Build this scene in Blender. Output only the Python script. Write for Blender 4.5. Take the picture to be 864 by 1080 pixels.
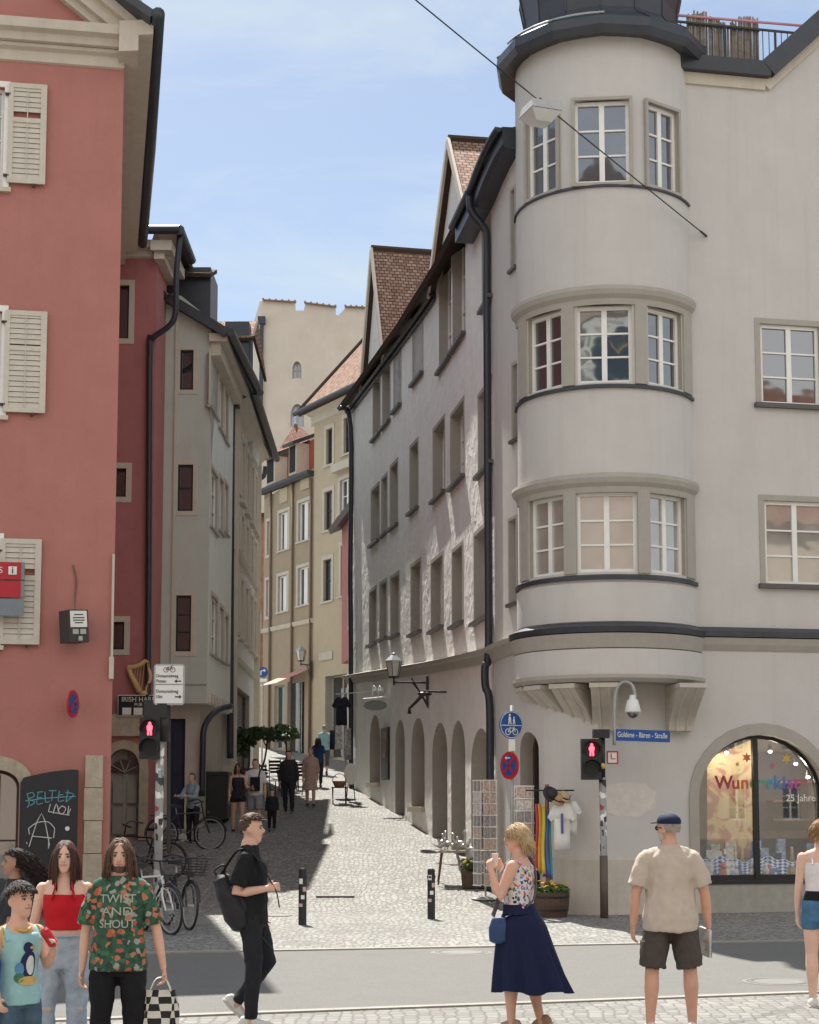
import bpy, bmesh, math, random
from mathutils import Vector, Matrix, noise
from mathutils.geometry import tessellate_polygon
from mathutils.bvhtree import BVHTree
random.seed(7)
R = math.radians
for o in list(bpy.data.objects): bpy.data.objects.remove(o)
S = bpy.context.scene
COL = S.collection

# ------------------------------------------------------------------ camera
FPX, PITCH, EYE = 1728.0, R(6), 1.92
SP, CP = math.sin(PITCH), math.cos(PITCH)
PPY = 842 - FPX*math.tan(PITCH)                 # principal point row (photo pixels)
cam = bpy.data.cameras.new('camera'); camo = bpy.data.objects.new('camera', cam); COL.objects.link(camo)
camo.location = (0, 0, EYE); camo.rotation_euler = (R(90)+PITCH, 0, 0)
cam.sensor_fit = 'HORIZONTAL'; cam.sensor_width = 36; cam.lens = 36*FPX/864
cam.shift_y = (PPY-540)/864; cam.clip_start = .2; cam.clip_end = 3000
S.camera = camo

# ------------------------------------------------------------------ sky and sun
SUN_DIR = Vector((-.295, 1, 0)).normalized()*math.cos(R(57)) + Vector((0, 0, math.sin(R(57))))
W = bpy.data.worlds.new('World'); S.world = W; W.use_nodes = True
nt = W.node_tree; N = nt.nodes; L = nt.links
for n in list(N): N.remove(n)
out = N.new('ShaderNodeOutputWorld'); bg = N.new('ShaderNodeBackground'); sky = N.new('ShaderNodeTexSky')
sky.sky_type = 'NISHITA'; sky.sun_disc = False; sky.sun_elevation = R(57)
sky.sun_rotation = math.atan2(SUN_DIR.x, SUN_DIR.y)
sky.air_density = 1.0; sky.dust_density = .88; sky.ozone_density = .4
tc = N.new('ShaderNodeTexCoord'); mp = N.new('ShaderNodeMapping'); mp.inputs['Scale'].default_value = (1.6, 1.6, 5.5)
mp.inputs['Rotation'].default_value = (.25, .35, .3)
nz = N.new('ShaderNodeTexNoise'); nz.inputs['Scale'].default_value = 2.3; nz.inputs['Detail'].default_value = 9
nz.inputs['Roughness'].default_value = .62; nz.inputs['Distortion'].default_value = .5
rp = N.new('ShaderNodeValToRGB'); rp.color_ramp.elements[0].position = .44; rp.color_ramp.elements[1].position = .70
rp.color_ramp.elements[0].color = (.10, .10, .10, 1); rp.color_ramp.elements[1].color = (.85, .85, .85, 1)
mx = N.new('ShaderNodeMix'); mx.data_type = 'RGBA'; mx.inputs[7].default_value = (5.3, 6.1, 6.5, 1)
L.new(tc.outputs['Generated'], mp.inputs['Vector']); L.new(mp.outputs[0], nz.inputs['Vector'])
L.new(nz.outputs['Fac'], rp.inputs['Fac']); L.new(rp.outputs['Color'], mx.inputs[0])
# bright cloud bank added to the north, behind the viewer, as fill light
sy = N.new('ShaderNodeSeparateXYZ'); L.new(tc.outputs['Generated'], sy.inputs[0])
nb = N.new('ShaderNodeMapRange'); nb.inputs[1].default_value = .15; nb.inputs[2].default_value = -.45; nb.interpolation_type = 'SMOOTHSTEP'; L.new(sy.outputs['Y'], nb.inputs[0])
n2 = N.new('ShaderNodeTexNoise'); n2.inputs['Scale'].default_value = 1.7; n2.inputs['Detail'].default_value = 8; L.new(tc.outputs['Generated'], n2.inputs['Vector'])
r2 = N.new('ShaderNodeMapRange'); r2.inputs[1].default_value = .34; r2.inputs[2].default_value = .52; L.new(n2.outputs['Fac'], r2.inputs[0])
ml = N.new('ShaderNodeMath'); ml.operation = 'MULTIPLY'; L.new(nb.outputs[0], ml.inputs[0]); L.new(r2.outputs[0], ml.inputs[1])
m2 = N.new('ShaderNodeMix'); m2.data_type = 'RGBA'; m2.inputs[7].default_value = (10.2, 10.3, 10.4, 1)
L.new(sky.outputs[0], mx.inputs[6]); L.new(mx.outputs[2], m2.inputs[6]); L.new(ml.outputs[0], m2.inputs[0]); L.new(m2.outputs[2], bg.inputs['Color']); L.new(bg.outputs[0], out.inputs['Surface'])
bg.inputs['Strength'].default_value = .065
sun = bpy.data.lights.new('sun', 'SUN'); suno = bpy.data.objects.new('sun', sun); COL.objects.link(suno)
sun.energy = 4.4; sun.angle = R(.5); sun.color = (1, .95, .87)
suno.rotation_euler = SUN_DIR.to_track_quat('Z', 'Y').to_euler(); suno.location = (-10, 30, 60)
VS = S.view_settings
VS.view_transform = 'Standard'; VS.look = 'None'; VS.exposure = 1.05; VS.gamma = 1; VS.use_curve_mapping = False
S.render.engine = 'CYCLES'

# ------------------------------------------------------------------ picture -> place
def ray(px, py):
    cx = (px-432)/FPX; cy = (PPY-py)/FPX
    return Vector((cx, CP-cy*SP, SP+cy*CP))
def P(px, py, Y):
    d = ray(px, py); t = Y/d.y
    return Vector((d.x*t, Y, EYE+d.z*t))
def gz(Y):                                       # the lane climbs away from the road
    if Y < 27.6: return 0.0
    if Y < 29.2: return .105*(Y-27.6)**2/3.2
    return .084+.105*(min(Y, 66)-29.2)
def G(px, py):
    d = ray(px, py); Y = 5.0; last = None
    while Y < 140:
        t = Y/d.y; z = EYE+d.z*t
        if z <= gz(Y): break
        Y += .02
    return P(px, py, Y)

# ------------------------------------------------------------------ object helpers
def wm(o): return (wm(o.parent) if o.parent else Matrix())@o.matrix_basis
def tag(o, label=None, cat=None, group=None, kind=None):
    if label: o['label'] = label
    if cat: o['category'] = cat
    if group: o['group'] = group
    if kind: o['kind'] = kind
    return o
def empty(name, loc, label=None, cat=None, group=None, rz=0):
    o = bpy.data.objects.new(name, None); COL.objects.link(o); o.location = loc; o.rotation_euler = (0, 0, rz)
    o.empty_display_size = .1
    return tag(o, label, cat, group)
def copy_tree(o, parent=None):
    c = o.copy(); COL.objects.link(c); c.parent = parent
    for ch in [x for x in bpy.data.objects if x.parent == o]: copy_tree(ch, c)
    return c
class MB:
    def __init__(s): s.bm = bmesh.new(); s.uv = s.bm.loops.layers.uv.new('UVMap')
    def poly(s, pts, uvs=None):
        vs = [s.bm.verts.new(p) for p in pts]
        try: f = s.bm.faces.new(vs)
        except ValueError: return None
        if uvs:
            for l, q in zip(f.loops, uvs): l[s.uv].uv = q
        return f
    def box(s, c, size, M=None):
        c = Vector(c); h = [x/2 for x in size]; v = []
        for i in (-1, 1):
            for j in (-1, 1):
                for k in (-1, 1):
                    q = Vector((i*h[0], j*h[1], k*h[2]))
                    v.append(s.bm.verts.new(c+(M@q if M else q)))
        for f in ((0, 1, 3, 2), (4, 6, 7, 5), (0, 4, 5, 1), (2, 3, 7, 6), (0, 2, 6, 4), (1, 5, 7, 3)):
            s.bm.faces.new([v[i] for i in f])
        return s
    def bar(s, a, b, w, h, up=(0, 0, 1)):
        a, b = Vector(a), Vector(b); d = b-a; ln = d.length
        if ln < 1e-6: return s
        d.normalize(); up = Vector(up)
        if abs(d.dot(up)) > .98: up = Vector((0, 1, 0)) if abs(d.y) < .9 else Vector((1, 0, 0))
        x = d.cross(up).normalized(); z = x.cross(d)
        return s.box((a+b)/2, (w, ln, h), Matrix((x, d, z)).transposed())
    def tube(s, pts, r, n=8, caps=True, closed=False):
        pts = [Vector(p) for p in pts]
        if not isinstance(r, (list, tuple)): r = [r]*len(pts)
        rings = []; prev = None; m = len(pts)
        for i, p in enumerate(pts):
            a = pts[(i-1) % m] if (closed or i > 0) else pts[i]; b = pts[(i+1) % m] if (closed or i < m-1) else pts[i]
            d = (b-a); d = d.normalized() if d.length > 1e-9 else Vector((0, 0, 1))
            if prev is None:
                u = d.cross(Vector((0, 0, 1)))
                if u.length < .05: u = d.cross(Vector((0, 1, 0)))
            else: u = prev-d*prev.dot(d)
            u.normalize(); prev = u; w = d.cross(u)
            rr = r[i] if isinstance(r[i], (tuple, list)) else (r[i], r[i])
            rings.append([s.bm.verts.new(p+u*(math.cos(2*math.pi*k/n)*rr[0])+w*(math.sin(2*math.pi*k/n)*rr[1])) for k in range(n)])
        for i in range(m if closed else m-1):
            A, B = rings[i], rings[(i+1) % m]
            for k in range(n):
                s.bm.faces.new((A[k], A[(k+1) % n], B[(k+1) % n], B[k]))
        if caps and not closed: s.bm.faces.new(rings[0][::-1]); s.bm.faces.new(rings[-1])
        return s
    def lathe(s, prof, c, n=24, axis=None, rot=0, cap=True):
        c = Vector(c); M = axis if axis else Matrix.Identity(3); rings = []
        for r, z in prof:
            rings.append([s.bm.verts.new(c+M@Vector((r*math.cos(2*math.pi*k/n+rot), r*math.sin(2*math.pi*k/n+rot), z))) for k in range(n)])
        for A, B in zip(rings, rings[1:]):
            for k in range(n): s.bm.faces.new((A[k], A[(k+1) % n], B[(k+1) % n], B[k]))
        if cap:
            s.bm.faces.new(rings[0][::-1]); s.bm.faces.new(rings[-1])
        return s
    def prism(s, outline, M, d0, d1):            # outline (a,b) in the x,z plane of M, extruded along its y
        A = [M@Vector((a, d0, b)) for a, b in outline]; B = [M@Vector((a, d1, b)) for a, b in outline]
        va = [s.bm.verts.new(p) for p in A]; vb = [s.bm.verts.new(p) for p in B]; n = len(va)
        tri = tessellate_polygon([[Vector((a, b, 0)) for a, b in outline]])
        for t in tri:
            try: s.bm.faces.new([va[i] for i in t]); s.bm.faces.new([vb[i] for i in t][::-1])
            except ValueError: pass
        for i in range(n): s.bm.faces.new((va[i], va[(i+1) % n], vb[(i+1) % n], vb[i]))
        return s
    def ell(s, c, r, M=None, n=12, m=8):
        c = Vector(c); rings = []
        def pt(a, b):
            q = Vector((r[0]*math.cos(a)*math.cos(b), r[1]*math.sin(a)*math.cos(b), r[2]*math.sin(b)))
            return c+(M@q if M else q)
        top = s.bm.verts.new(pt(0, math.pi/2)); bot = s.bm.verts.new(pt(0, -math.pi/2))
        for j in range(1, m):
            b = -math.pi/2+math.pi*j/m
            rings.append([s.bm.verts.new(pt(2*math.pi*k/n, b)) for k in range(n)])
        for A, B in zip(rings, rings[1:]):
            for k in range(n): s.bm.faces.new((A[k], A[(k+1) % n], B[(k+1) % n], B[k]))
        for k in range(n):
            s.bm.faces.new((bot, rings[0][(k+1) % n], rings[0][k])); s.bm.faces.new((top, rings[-1][k], rings[-1][(k+1) % n]))
        return s
    def slab(s, quad, th, uvscale=1):            # a roof plane with thickness; quad = eave a, eave b, ridge b, ridge a
        q = [Vector(p) for p in quad]; n = (q[1]-q[0]).cross(q[3]-q[0]).normalized()
        if n.z < 0: n = -n
        w = (q[1]-q[0]).length; h = (q[3]-q[0]).length
        e = (q[1]-q[0]).normalized()
        uv = [((p-q[0]).dot(e), ((p-q[0])-(e*((p-q[0]).dot(e)))).length) for p in q]
        s.poly(q, uv); b = [p-n*th for p in q]; s.poly(b[::-1])
        for i in range(len(q)):
            j = (i+1) % len(q); s.poly((q[i], b[i], b[j], q[j]))
        return s
    def mesh(s, name):
        me = bpy.data.meshes.new(name); s.bm.to_mesh(me); s.bm.free(); return me
    def build(s, name, m, parent=None, smooth=False, origin=None, normals=True):
        if normals: bmesh.ops.recalc_face_normals(s.bm, faces=s.bm.faces)
        me = s.mesh(name)
        return link(name, me, m, parent, smooth, origin)
def link(name, me, m, parent=None, smooth=False, origin=None):
    o = bpy.data.objects.new(name, me); COL.objects.link(o)
    for q in (m if isinstance(m, (list, tuple)) else [m]): me.materials.append(q)
    if parent:
        o.parent = parent; me.transform(wm(parent).inverted())
    elif origin is not None:
        origin = Vector(origin); me.transform(Matrix.Translation(-origin)); o.location = origin
    if smooth:
        me.polygons.foreach_set('use_smooth', [True]*len(me.polygons))
    return o

# ------------------------------------------------------------------ materials
def nodes(name):
    m = bpy.data.materials.new(name); m.use_nodes = True
    n = m.node_tree.nodes; b = n['Principled BSDF']
    return m, n, m.node_tree.links, b
def mat(name, col, rough=.7, var=.12, vs=3.0, bump=.0, bs=40.0, metal=0, spec=.4, dirt=0, dirtcol=(.2, .17, .13), coat=0):
    m, n, l, b = nodes(name)
    b.inputs['Roughness'].default_value = rough; b.inputs['Metallic'].default_value = metal
    b.inputs['Specular IOR Level'].default_value = spec; b.inputs['Coat Weight'].default_value = coat
    c4 = (*col, 1)
    if var or dirt:
        t = n.new('ShaderNodeTexCoord'); a = n.new('ShaderNodeTexNoise'); a.inputs['Scale'].default_value = vs
        a.inputs['Detail'].default_value = 8; a.inputs['Roughness'].default_value = .65
        l.new(t.outputs['Object'], a.inputs['Vector'])
        r = n.new('ShaderNodeValToRGB'); r.color_ramp.elements[0].position = .3; r.color_ramp.elements[1].position = .7
        r.color_ramp.elements[0].color = (*[x*(1-var) for x in col], 1); r.color_ramp.elements[1].color = (*[min(1, x*(1+var*.8)) for x in col], 1)
        l.new(a.outputs['Fac'], r.inputs['Fac']); last = r.outputs['Color']
        if dirt:
            d = n.new('ShaderNodeTexNoise'); d.inputs['Scale'].default_value = 1.1; d.inputs['Detail'].default_value = 10; d.inputs['Roughness'].default_value = .7
            mpn = n.new('ShaderNodeMapping'); mpn.inputs['Scale'].default_value = (1.4, 1.4, .5)
            l.new(t.outputs['Object'], mpn.inputs['Vector']); l.new(mpn.outputs[0], d.inputs['Vector'])
            dr = n.new('ShaderNodeValToRGB'); dr.color_ramp.elements[0].position = .5; dr.color_ramp.elements[1].position = .78
            dr.color_ramp.elements[1].color = (dirt, dirt, dirt, 1)
            l.new(d.outputs['Fac'], dr.inputs['Fac'])
            sk = n.new('ShaderNodeTexNoise'); sk.inputs['Scale'].default_value = 1.0; sk.inputs['Detail'].default_value = 5; ms_ = n.new('ShaderNodeMapping'); ms_.inputs['Scale'].default_value = (7, 7, .28)
            l.new(t.outputs['Object'], ms_.inputs['Vector']); l.new(ms_.outputs[0], sk.inputs['Vector']); sr = n.new('ShaderNodeMapRange'); sr.inputs[1].default_value = .52; sr.inputs[2].default_value = .78; sr.inputs[4].default_value = dirt*.8; l.new(sk.outputs['Fac'], sr.inputs[0])
            ax = n.new('ShaderNodeMath'); ax.operation = 'MAXIMUM'; l.new(dr.outputs['Color'], ax.inputs[0]); l.new(sr.outputs[0], ax.inputs[1])
            mxn = n.new('ShaderNodeMix'); mxn.data_type = 'RGBA'; mxn.inputs[7].default_value = (*dirtcol, 1)
            l.new(ax.outputs[0], mxn.inputs[0]); l.new(last, mxn.inputs[6]); last = mxn.outputs[2]
        l.new(last, b.inputs['Base Color'])
        if bump:
            k = n.new('ShaderNodeTexNoise'); k.inputs['Scale'].default_value = bs; k.inputs['Detail'].default_value = 6
            l.new(t.outputs['Object'], k.inputs['Vector']); u = n.new('ShaderNodeBump'); u.inputs['Strength'].default_value = bump
            u.inputs['Distance'].default_value = .02; l.new(k.outputs['Fac'], u.inputs['Height']); l.new(u.outputs[0], b.inputs['Normal'])
    else: b.inputs['Base Color'].default_value = c4
    return m
def emit(name, col, st):
    m, n, l, b = nodes(name); b.inputs['Base Color'].default_value = (*col, 1)
    b.inputs['Emission Color'].default_value = (*col, 1); b.inputs['Emission Strength'].default_value = st; return m
def glassm(name, col, rough=.03, spec=.9):
    m, n, l, b = nodes(name); b.inputs['Roughness'].default_value = rough; b.inputs['Specular IOR Level'].default_value = spec
    b.inputs['IOR'].default_value = 2.1
    t = n.new('ShaderNodeTexCoord'); a = n.new('ShaderNodeTexNoise'); a.inputs['Scale'].default_value = 2.2; a.inputs['Detail'].default_value = 1
    l.new(t.outputs['Object'], a.inputs['Vector']); u = n.new('ShaderNodeBump'); u.inputs['Strength'].default_value = .05; u.inputs['Distance'].default_value = .05
    l.new(a.outputs['Fac'], u.inputs['Height']); l.new(u.outputs[0], b.inputs['Normal'])
    r = n.new('ShaderNodeValToRGB'); r.color_ramp.elements[0].color = (*[x*.6 for x in col], 1); r.color_ramp.elements[1].color = (*[min(1, x*1.4) for x in col], 1)
    l.new(a.outputs['Fac'], r.inputs['Fac']); l.new(r.outputs['Color'], b.inputs['Base Color'])
    return m
def cobble(name, cols, joint, scale=9.0, bump=.6, wobble=.35, rnd=.62, sq=.86):
    m, n, l, b = nodes(name); b.inputs['Roughness'].default_value = .75; b.inputs['Specular IOR Level'].default_value = .35
    t = n.new('ShaderNodeTexCoord')
    nw = n.new('ShaderNodeTexNoise'); nw.inputs['Scale'].default_value = .7; l.new(t.outputs['Object'], nw.inputs['Vector'])
    av = n.new('ShaderNodeVectorMath'); av.operation = 'SCALE'; av.inputs['Scale'].default_value = wobble; l.new(nw.outputs['Color'], av.inputs[0])
    ad = n.new('ShaderNodeVectorMath'); ad.operation = 'ADD'; l.new(t.outputs['Object'], ad.inputs[0]); l.new(av.outputs[0], ad.inputs[1])
    fl = n.new('ShaderNodeVectorMath'); fl.operation = 'MULTIPLY'; fl.inputs[1].default_value = (1, sq, 0); l.new(ad.outputs[0], fl.inputs[0])
    v1 = n.new('ShaderNodeTexVoronoi'); v1.feature = 'F1'; v1.inputs['Scale'].default_value = scale; v1.inputs['Randomness'].default_value = rnd
    v2 = n.new('ShaderNodeTexVoronoi'); v2.feature = 'DISTANCE_TO_EDGE'; v2.inputs['Scale'].default_value = scale; v2.inputs['Randomness'].default_value = rnd
    l.new(fl.outputs[0], v1.inputs['Vector']); l.new(fl.outputs[0], v2.inputs['Vector'])
    sx = n.new('ShaderNodeSeparateColor'); l.new(v1.outputs['Color'], sx.inputs[0])
    r = n.new('ShaderNodeValToRGB'); els = r.color_ramp.elements
    els[0].color = (*cols[0], 1); els[1].color = (*cols[-1], 1)
    for i, c in enumerate(cols[1:-1]):
        e = els.new((i+1)/(len(cols)-1)); e.color = (*c, 1)
    l.new(sx.outputs[0], r.inputs['Fac'])
    big = n.new('ShaderNodeTexNoise'); big.inputs['Scale'].default_value = .35; big.inputs['Detail'].default_value = 7; big.inputs['Roughness'].default_value = .7; l.new(t.outputs['Object'], big.inputs['Vector'])
    br = n.new('ShaderNodeMapRange'); br.inputs[1].default_value = .3; br.inputs[2].default_value = .7; br.inputs[3].default_value = .78; br.inputs[4].default_value = 1.12; l.new(big.outputs['Fac'], br.inputs[0])
    mu = n.new('ShaderNodeVectorMath'); mu.operation = 'SCALE'; l.new(r.outputs['Color'], mu.inputs[0]); l.new(br.outputs[0], mu.inputs['Scale'])
    jr = n.new('ShaderNodeMapRange'); jr.inputs[1].default_value = .02; jr.inputs[2].default_value = .11; l.new(v2.outputs['Distance'], jr.inputs[0])
    mxn = n.new('ShaderNodeMix'); mxn.data_type = 'RGBA'; mxn.inputs[6].default_value = (*joint, 1)
    l.new(jr.outputs[0], mxn.inputs[0]); l.new(mu.outputs[0], mxn.inputs[7]); l.new(mxn.outputs[2], b.inputs['Base Color'])
    u = n.new('ShaderNodeBump'); u.inputs['Strength'].default_value = bump; u.inputs['Distance'].default_value = .03
    jb = n.new('ShaderNodeMapRange'); jb.inputs[1].default_value = 0; jb.inputs[2].default_value = .22; jb.interpolation_type = 'SMOOTHSTEP'; l.new(v2.outputs['Distance'], jb.inputs[0])
    add = n.new('ShaderNodeMath'); add.operation = 'ADD'; l.new(jb.outputs[0], add.inputs[0]); l.new(sx.outputs[1], add.inputs[1])
    l.new(add.outputs[0], u.inputs['Height']); l.new(u.outputs[0], b.inputs['Normal'])
    return m
def tiles(name, c1, c2, sx=.18, sy=.16, mortar=(.07, .05, .04)):
    m, n, l, b = nodes(name); b.inputs['Roughness'].default_value = .85; b.inputs['Specular IOR Level'].default_value = .08
    t = n.new('ShaderNodeTexCoord'); k = n.new('ShaderNodeTexBrick'); k.inputs['Scale'].default_value = 1
    k.inputs['Brick Width'].default_value = sx; k.inputs['Row Height'].default_value = sy; k.inputs['Mortar Size'].default_value = .012
    k.inputs['Color1'].default_value = (*c1, 1); k.inputs['Color2'].default_value = (*c2, 1); k.inputs['Mortar'].default_value = (*mortar, 1)
    k.inputs['Bias'].default_value = .1
    l.new(t.outputs['UV'], k.inputs['Vector'])
    nz = n.new('ShaderNodeTexNoise'); nz.inputs['Scale'].default_value = 3; nz.inputs['Detail'].default_value = 6; l.new(t.outputs['UV'], nz.inputs['Vector'])
    mp_ = n.new('ShaderNodeMapRange'); mp_.inputs[3].default_value = .6; mp_.inputs[4].default_value = 1.35; l.new(nz.outputs['Fac'], mp_.inputs[0])
    sc = n.new('ShaderNodeVectorMath'); sc.operation = 'SCALE'; l.new(k.outputs['Color'], sc.inputs[0]); l.new(mp_.outputs[0], sc.inputs['Scale'])
    l.new(sc.outputs[0], b.inputs['Base Color'])
    sep = n.new('ShaderNodeSeparateXYZ'); l.new(t.outputs['UV'], sep.inputs[0])
    md = n.new('ShaderNodeMath'); md.operation = 'MODULO'; md.inputs[1].default_value = sy; l.new(sep.outputs['Y'], md.inputs[0])
    dv = n.new('ShaderNodeMath'); dv.operation = 'DIVIDE'; dv.inputs[1].default_value = -sy; l.new(md.outputs[0], dv.inputs[0])
    ad = n.new('ShaderNodeMath'); ad.operation = 'SUBTRACT'; l.new(dv.outputs[0], ad.inputs[0]); l.new(k.outputs['Fac'], ad.inputs[1])
    u = n.new('ShaderNodeBump'); u.inputs['Strength'].default_value = .9; u.inputs['Distance'].default_value = .04; l.new(ad.outputs[0], u.inputs['Height']); l.new(u.outputs[0], b.inputs['Normal'])
    return m
M = {}
M['pink'] = mat('pink_plaster', (.415, .175, .147), .85, .06, 1.6, .25, 60, dirt=.42, dirtcol=(.34, .15, .125))
M['red'] = mat('dark_red_plaster', (.42, .165, .16), .85, .10, 2, .25, 60, dirt=.3, dirtcol=(.25, .1, .09))
M['cream'] = mat('cream_moulding', (.56, .505, .42), .75, .06, 4, .1, 40, dirt=.25)
M['white'] = mat('white_plaster', (.545, .525, .495), .85, .045, 1.4, .22, 55, dirt=.42, dirtcol=(.44, .41, .355))
M['stone'] = mat('plinth_plaster', (.52, .475, .41), .85, .09, 2.2, .35, 35, dirt=.5, dirtcol=(.36, .31, .24))
M['trim'] = mat('grey_trim', (.38, .355, .31), .8, .07, 4, .12, 50, dirt=.2, dirtcol=(.28, .25, .2))
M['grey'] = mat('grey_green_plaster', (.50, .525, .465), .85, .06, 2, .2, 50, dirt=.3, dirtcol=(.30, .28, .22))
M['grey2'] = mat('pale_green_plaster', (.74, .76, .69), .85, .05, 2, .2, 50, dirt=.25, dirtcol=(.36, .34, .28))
M['ornate'] = mat('pale_grey_plaster', (.62, .61, .56), .8, .07, 3, .15, 40)
M['tan'] = mat('tan_plaster', (.36, .295, .205), .85, .07, 2, .2, 40, dirt=.3, dirtcol=(.38, .27, .15))
M['tan2'] = mat('ochre_plaster', (.48, .40, .28), .85, .06, 2, .2, 40, dirt=.2, dirtcol=(.44, .34, .2))
M['tower'] = mat('tower_plaster', (.55, .49, .41), .9, .08, .8, .3, 8, dirt=.4, dirtcol=(.50, .40, .27))
M['brick'] = mat('old_brick', (.33, .16, .10), .9, .4, 2.5, .5, 12, dirt=.4)
M['wht'] = mat('white_paint', (.80, .79, .75), .45, .05, 6, .0)
M['shut'] = mat('shutter_paint', (.56, .52, .44), .6, .08, 8, .1, 60, dirt=.3, dirtcol=(.42, .38, .3))
M['slate'] = mat('dark_sheet_metal', (.034, .038, .048), .42, .2, 3, .1, 20, spec=.5)
M['iron'] = mat('black_iron', (.012, .012, .014), .4, .1, 10, .05, 60, spec=.5)
M['pipe'] = mat('dark_pipe', (.028, .030, .042), .4, .15, 6, spec=.5)
M['wood'] = mat('dark_wood', (.075, .045, .03), .6, .25, 12, .2, 40)
M['woodl'] = mat('weathered_wood', (.30, .26, .21), .8, .35, 9, .3, 30)
M['door'] = mat('grey_door', (.30, .285, .24), .6, .08, 5)
M['dark'] = mat('dark_interior', (.018, .018, .02), .8, .2, 4)
M['navy'] = mat('dark_blue_door', (.02, .025, .06), .5, .15, 4)
M['tile'] = tiles('roof_tiles', (.21, .115, .082), (.36, .235, .172), .15, .12)
M['tiled'] = tiles('dark_roof_tiles', (.17, .07, .05), (.30, .16, .12), .15, .13)
M['stonew'] = mat('sandstone', (.43, .37, .28), .85, .2, 6, .4, 25, dirt=.4)
M['asph'] = mat('asphalt', (.155, .152, .140), .85, .32, 60, .5, 130, dirt=.55, dirtcol=(.11, .107, .098))
M['cob'] = cobble('cobbles', [(.18, .178, .168), (.25, .246, .23), (.32, .314, .292), (.215, .211, .198)], (.12, .115, .103), 10.5, .5)
M['cob2'] = cobble('large_setts', [(.165, .162, .152), (.21, .205, .19), (.25, .243, .222)], (.12, .115, .103), 8.5, .35, .25, .38, .7)
M['kerb'] = mat('granite_kerb', (.30, .285, .25), .8, .15, 8, .2, 60, dirt=.3)
M['gdark'] = glassm('dark_window_glass', (.022, .026, .032))
M['gmid'] = glassm('curtained_window_glass', (.21, .20, .18))
M['gcurt'] = glassm('lace_curtain_glass', (.30, .285, .25))
M['gblue'] = glassm('blue_window_glass', (.05, .06, .075))
def plain(name, col, rough=.6, metal=0, var=.1, vs=8, **k): 
    if name not in M: M[name] = mat(name, col, rough, var, vs, metal=metal, **k)
    return M[name]

# ------------------------------------------------------------------ facades
class Path:
    def __init__(s, pts):
        s.p = [Vector((x, y)) for x, y in pts]; s.u = [0]
        for a, b in zip(s.p, s.p[1:]): s.u.append(s.u[-1]+(b-a).length)
        s.len = s.u[-1]
    def seg(s, u):
        for i in range(len(s.p)-1):
            if u <= s.u[i+1] or i == len(s.p)-2: return i
    def at(s, u, w=0, v=0):
        i = s.seg(u); d = (s.p[i+1]-s.p[i]).normalized(); q = s.p[i]+d*(u-s.u[i])
        return Vector((q.x+d.y*w, q.y-d.x*w, v))
    def nrm(s, u):                               # smoothed, for sweeps round bends
        a = s.at(max(0, u-.01)); b = s.at(min(s.len, u+.01)); d = (b-a).normalized()
        return Vector((d.y, -d.x, 0))
    def frame(s, u):
        i = s.seg(u); d = (s.p[i+1]-s.p[i]).normalized()
        o = s.at(u); return o, Vector((d.x, d.y, 0)), Vector((d.y, -d.x, 0))
    def uv(s, px, py, w=0):                      # where the sight line of a photo pixel meets the wall
        d = ray(px, py); best = None; n = len(s.p)
        for i in range(n-1):
            a, b = s.p[i], s.p[i+1]; e = (b-a); ln = e.length; e = e/ln; nn = Vector((e.y, -e.x)); a = a+nn*w
            det = d.x*(-e.y)+e.x*d.y
            if abs(det) < 1e-9: continue
            t = (a.x*(-e.y)+e.x*a.y)/det; k = (d.x*a.y-d.y*a.x)/det*1.0
            lo = -1e9 if i == 0 else -1e-6; hi = 1e9 if i == n-2 else ln+1e-6
            if t > 0 and lo <= k <= hi and (best is None or t < best[0]): best = (t, s.u[i]+k)
        t, u = best
        return u, EYE+d.z*t
    def box(s, l, t, r, b):
        cy = (t+b)/2; u0, _ = s.uv(l, cy); u1, _ = s.uv(r, cy)
        _, v1 = s.uv((l+r)/2, t); _, v0 = s.uv((l+r)/2, b)
        return min(u0, u1), max(u0, u1), v0, v1
def arc_pts(u0, u1, v0, v1, rise=None, n=14):
    c = (u0+u1)/2; h = (u1-u0)/2; rise = h if rise is None else rise; sp = v1-rise
    return [(u0, v0), (u1, v0)]+[(c+h*math.cos(math.pi*k/n), sp+rise*math.sin(math.pi*k/n)) for k in range(n+1)]
def rect(u0, u1, v0, v1): return [(u0, v0), (u1, v0), (u1, v1), (u0, v1)]
def sweep(mb, path, u0, u1, prof, v=0, ends=True):  # profile (w, dv) carried along the wall; v number or function of u
    us = [u0]+[u for u in path.u if u0+.01 < u < u1-.01]+[u1]; f = v if callable(v) else (lambda u: v)
    rows = []
    for u in us:
        o = path.at(u); n = path.nrm(u)
        rows.append([mb.bm.verts.new((o.x+n.x*w, o.y+n.y*w, f(u)+dv)) for w, dv in prof])
    k = len(prof)
    for A, B in zip(rows, rows[1:]):
        for i in range(k): mb.bm.faces.new((A[i], A[(i+1) % k], B[(i+1) % k], B[i]))
    if ends: mb.bm.faces.new(rows[0]); mb.bm.faces.new(rows[-1][::-1])
    return mb
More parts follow.
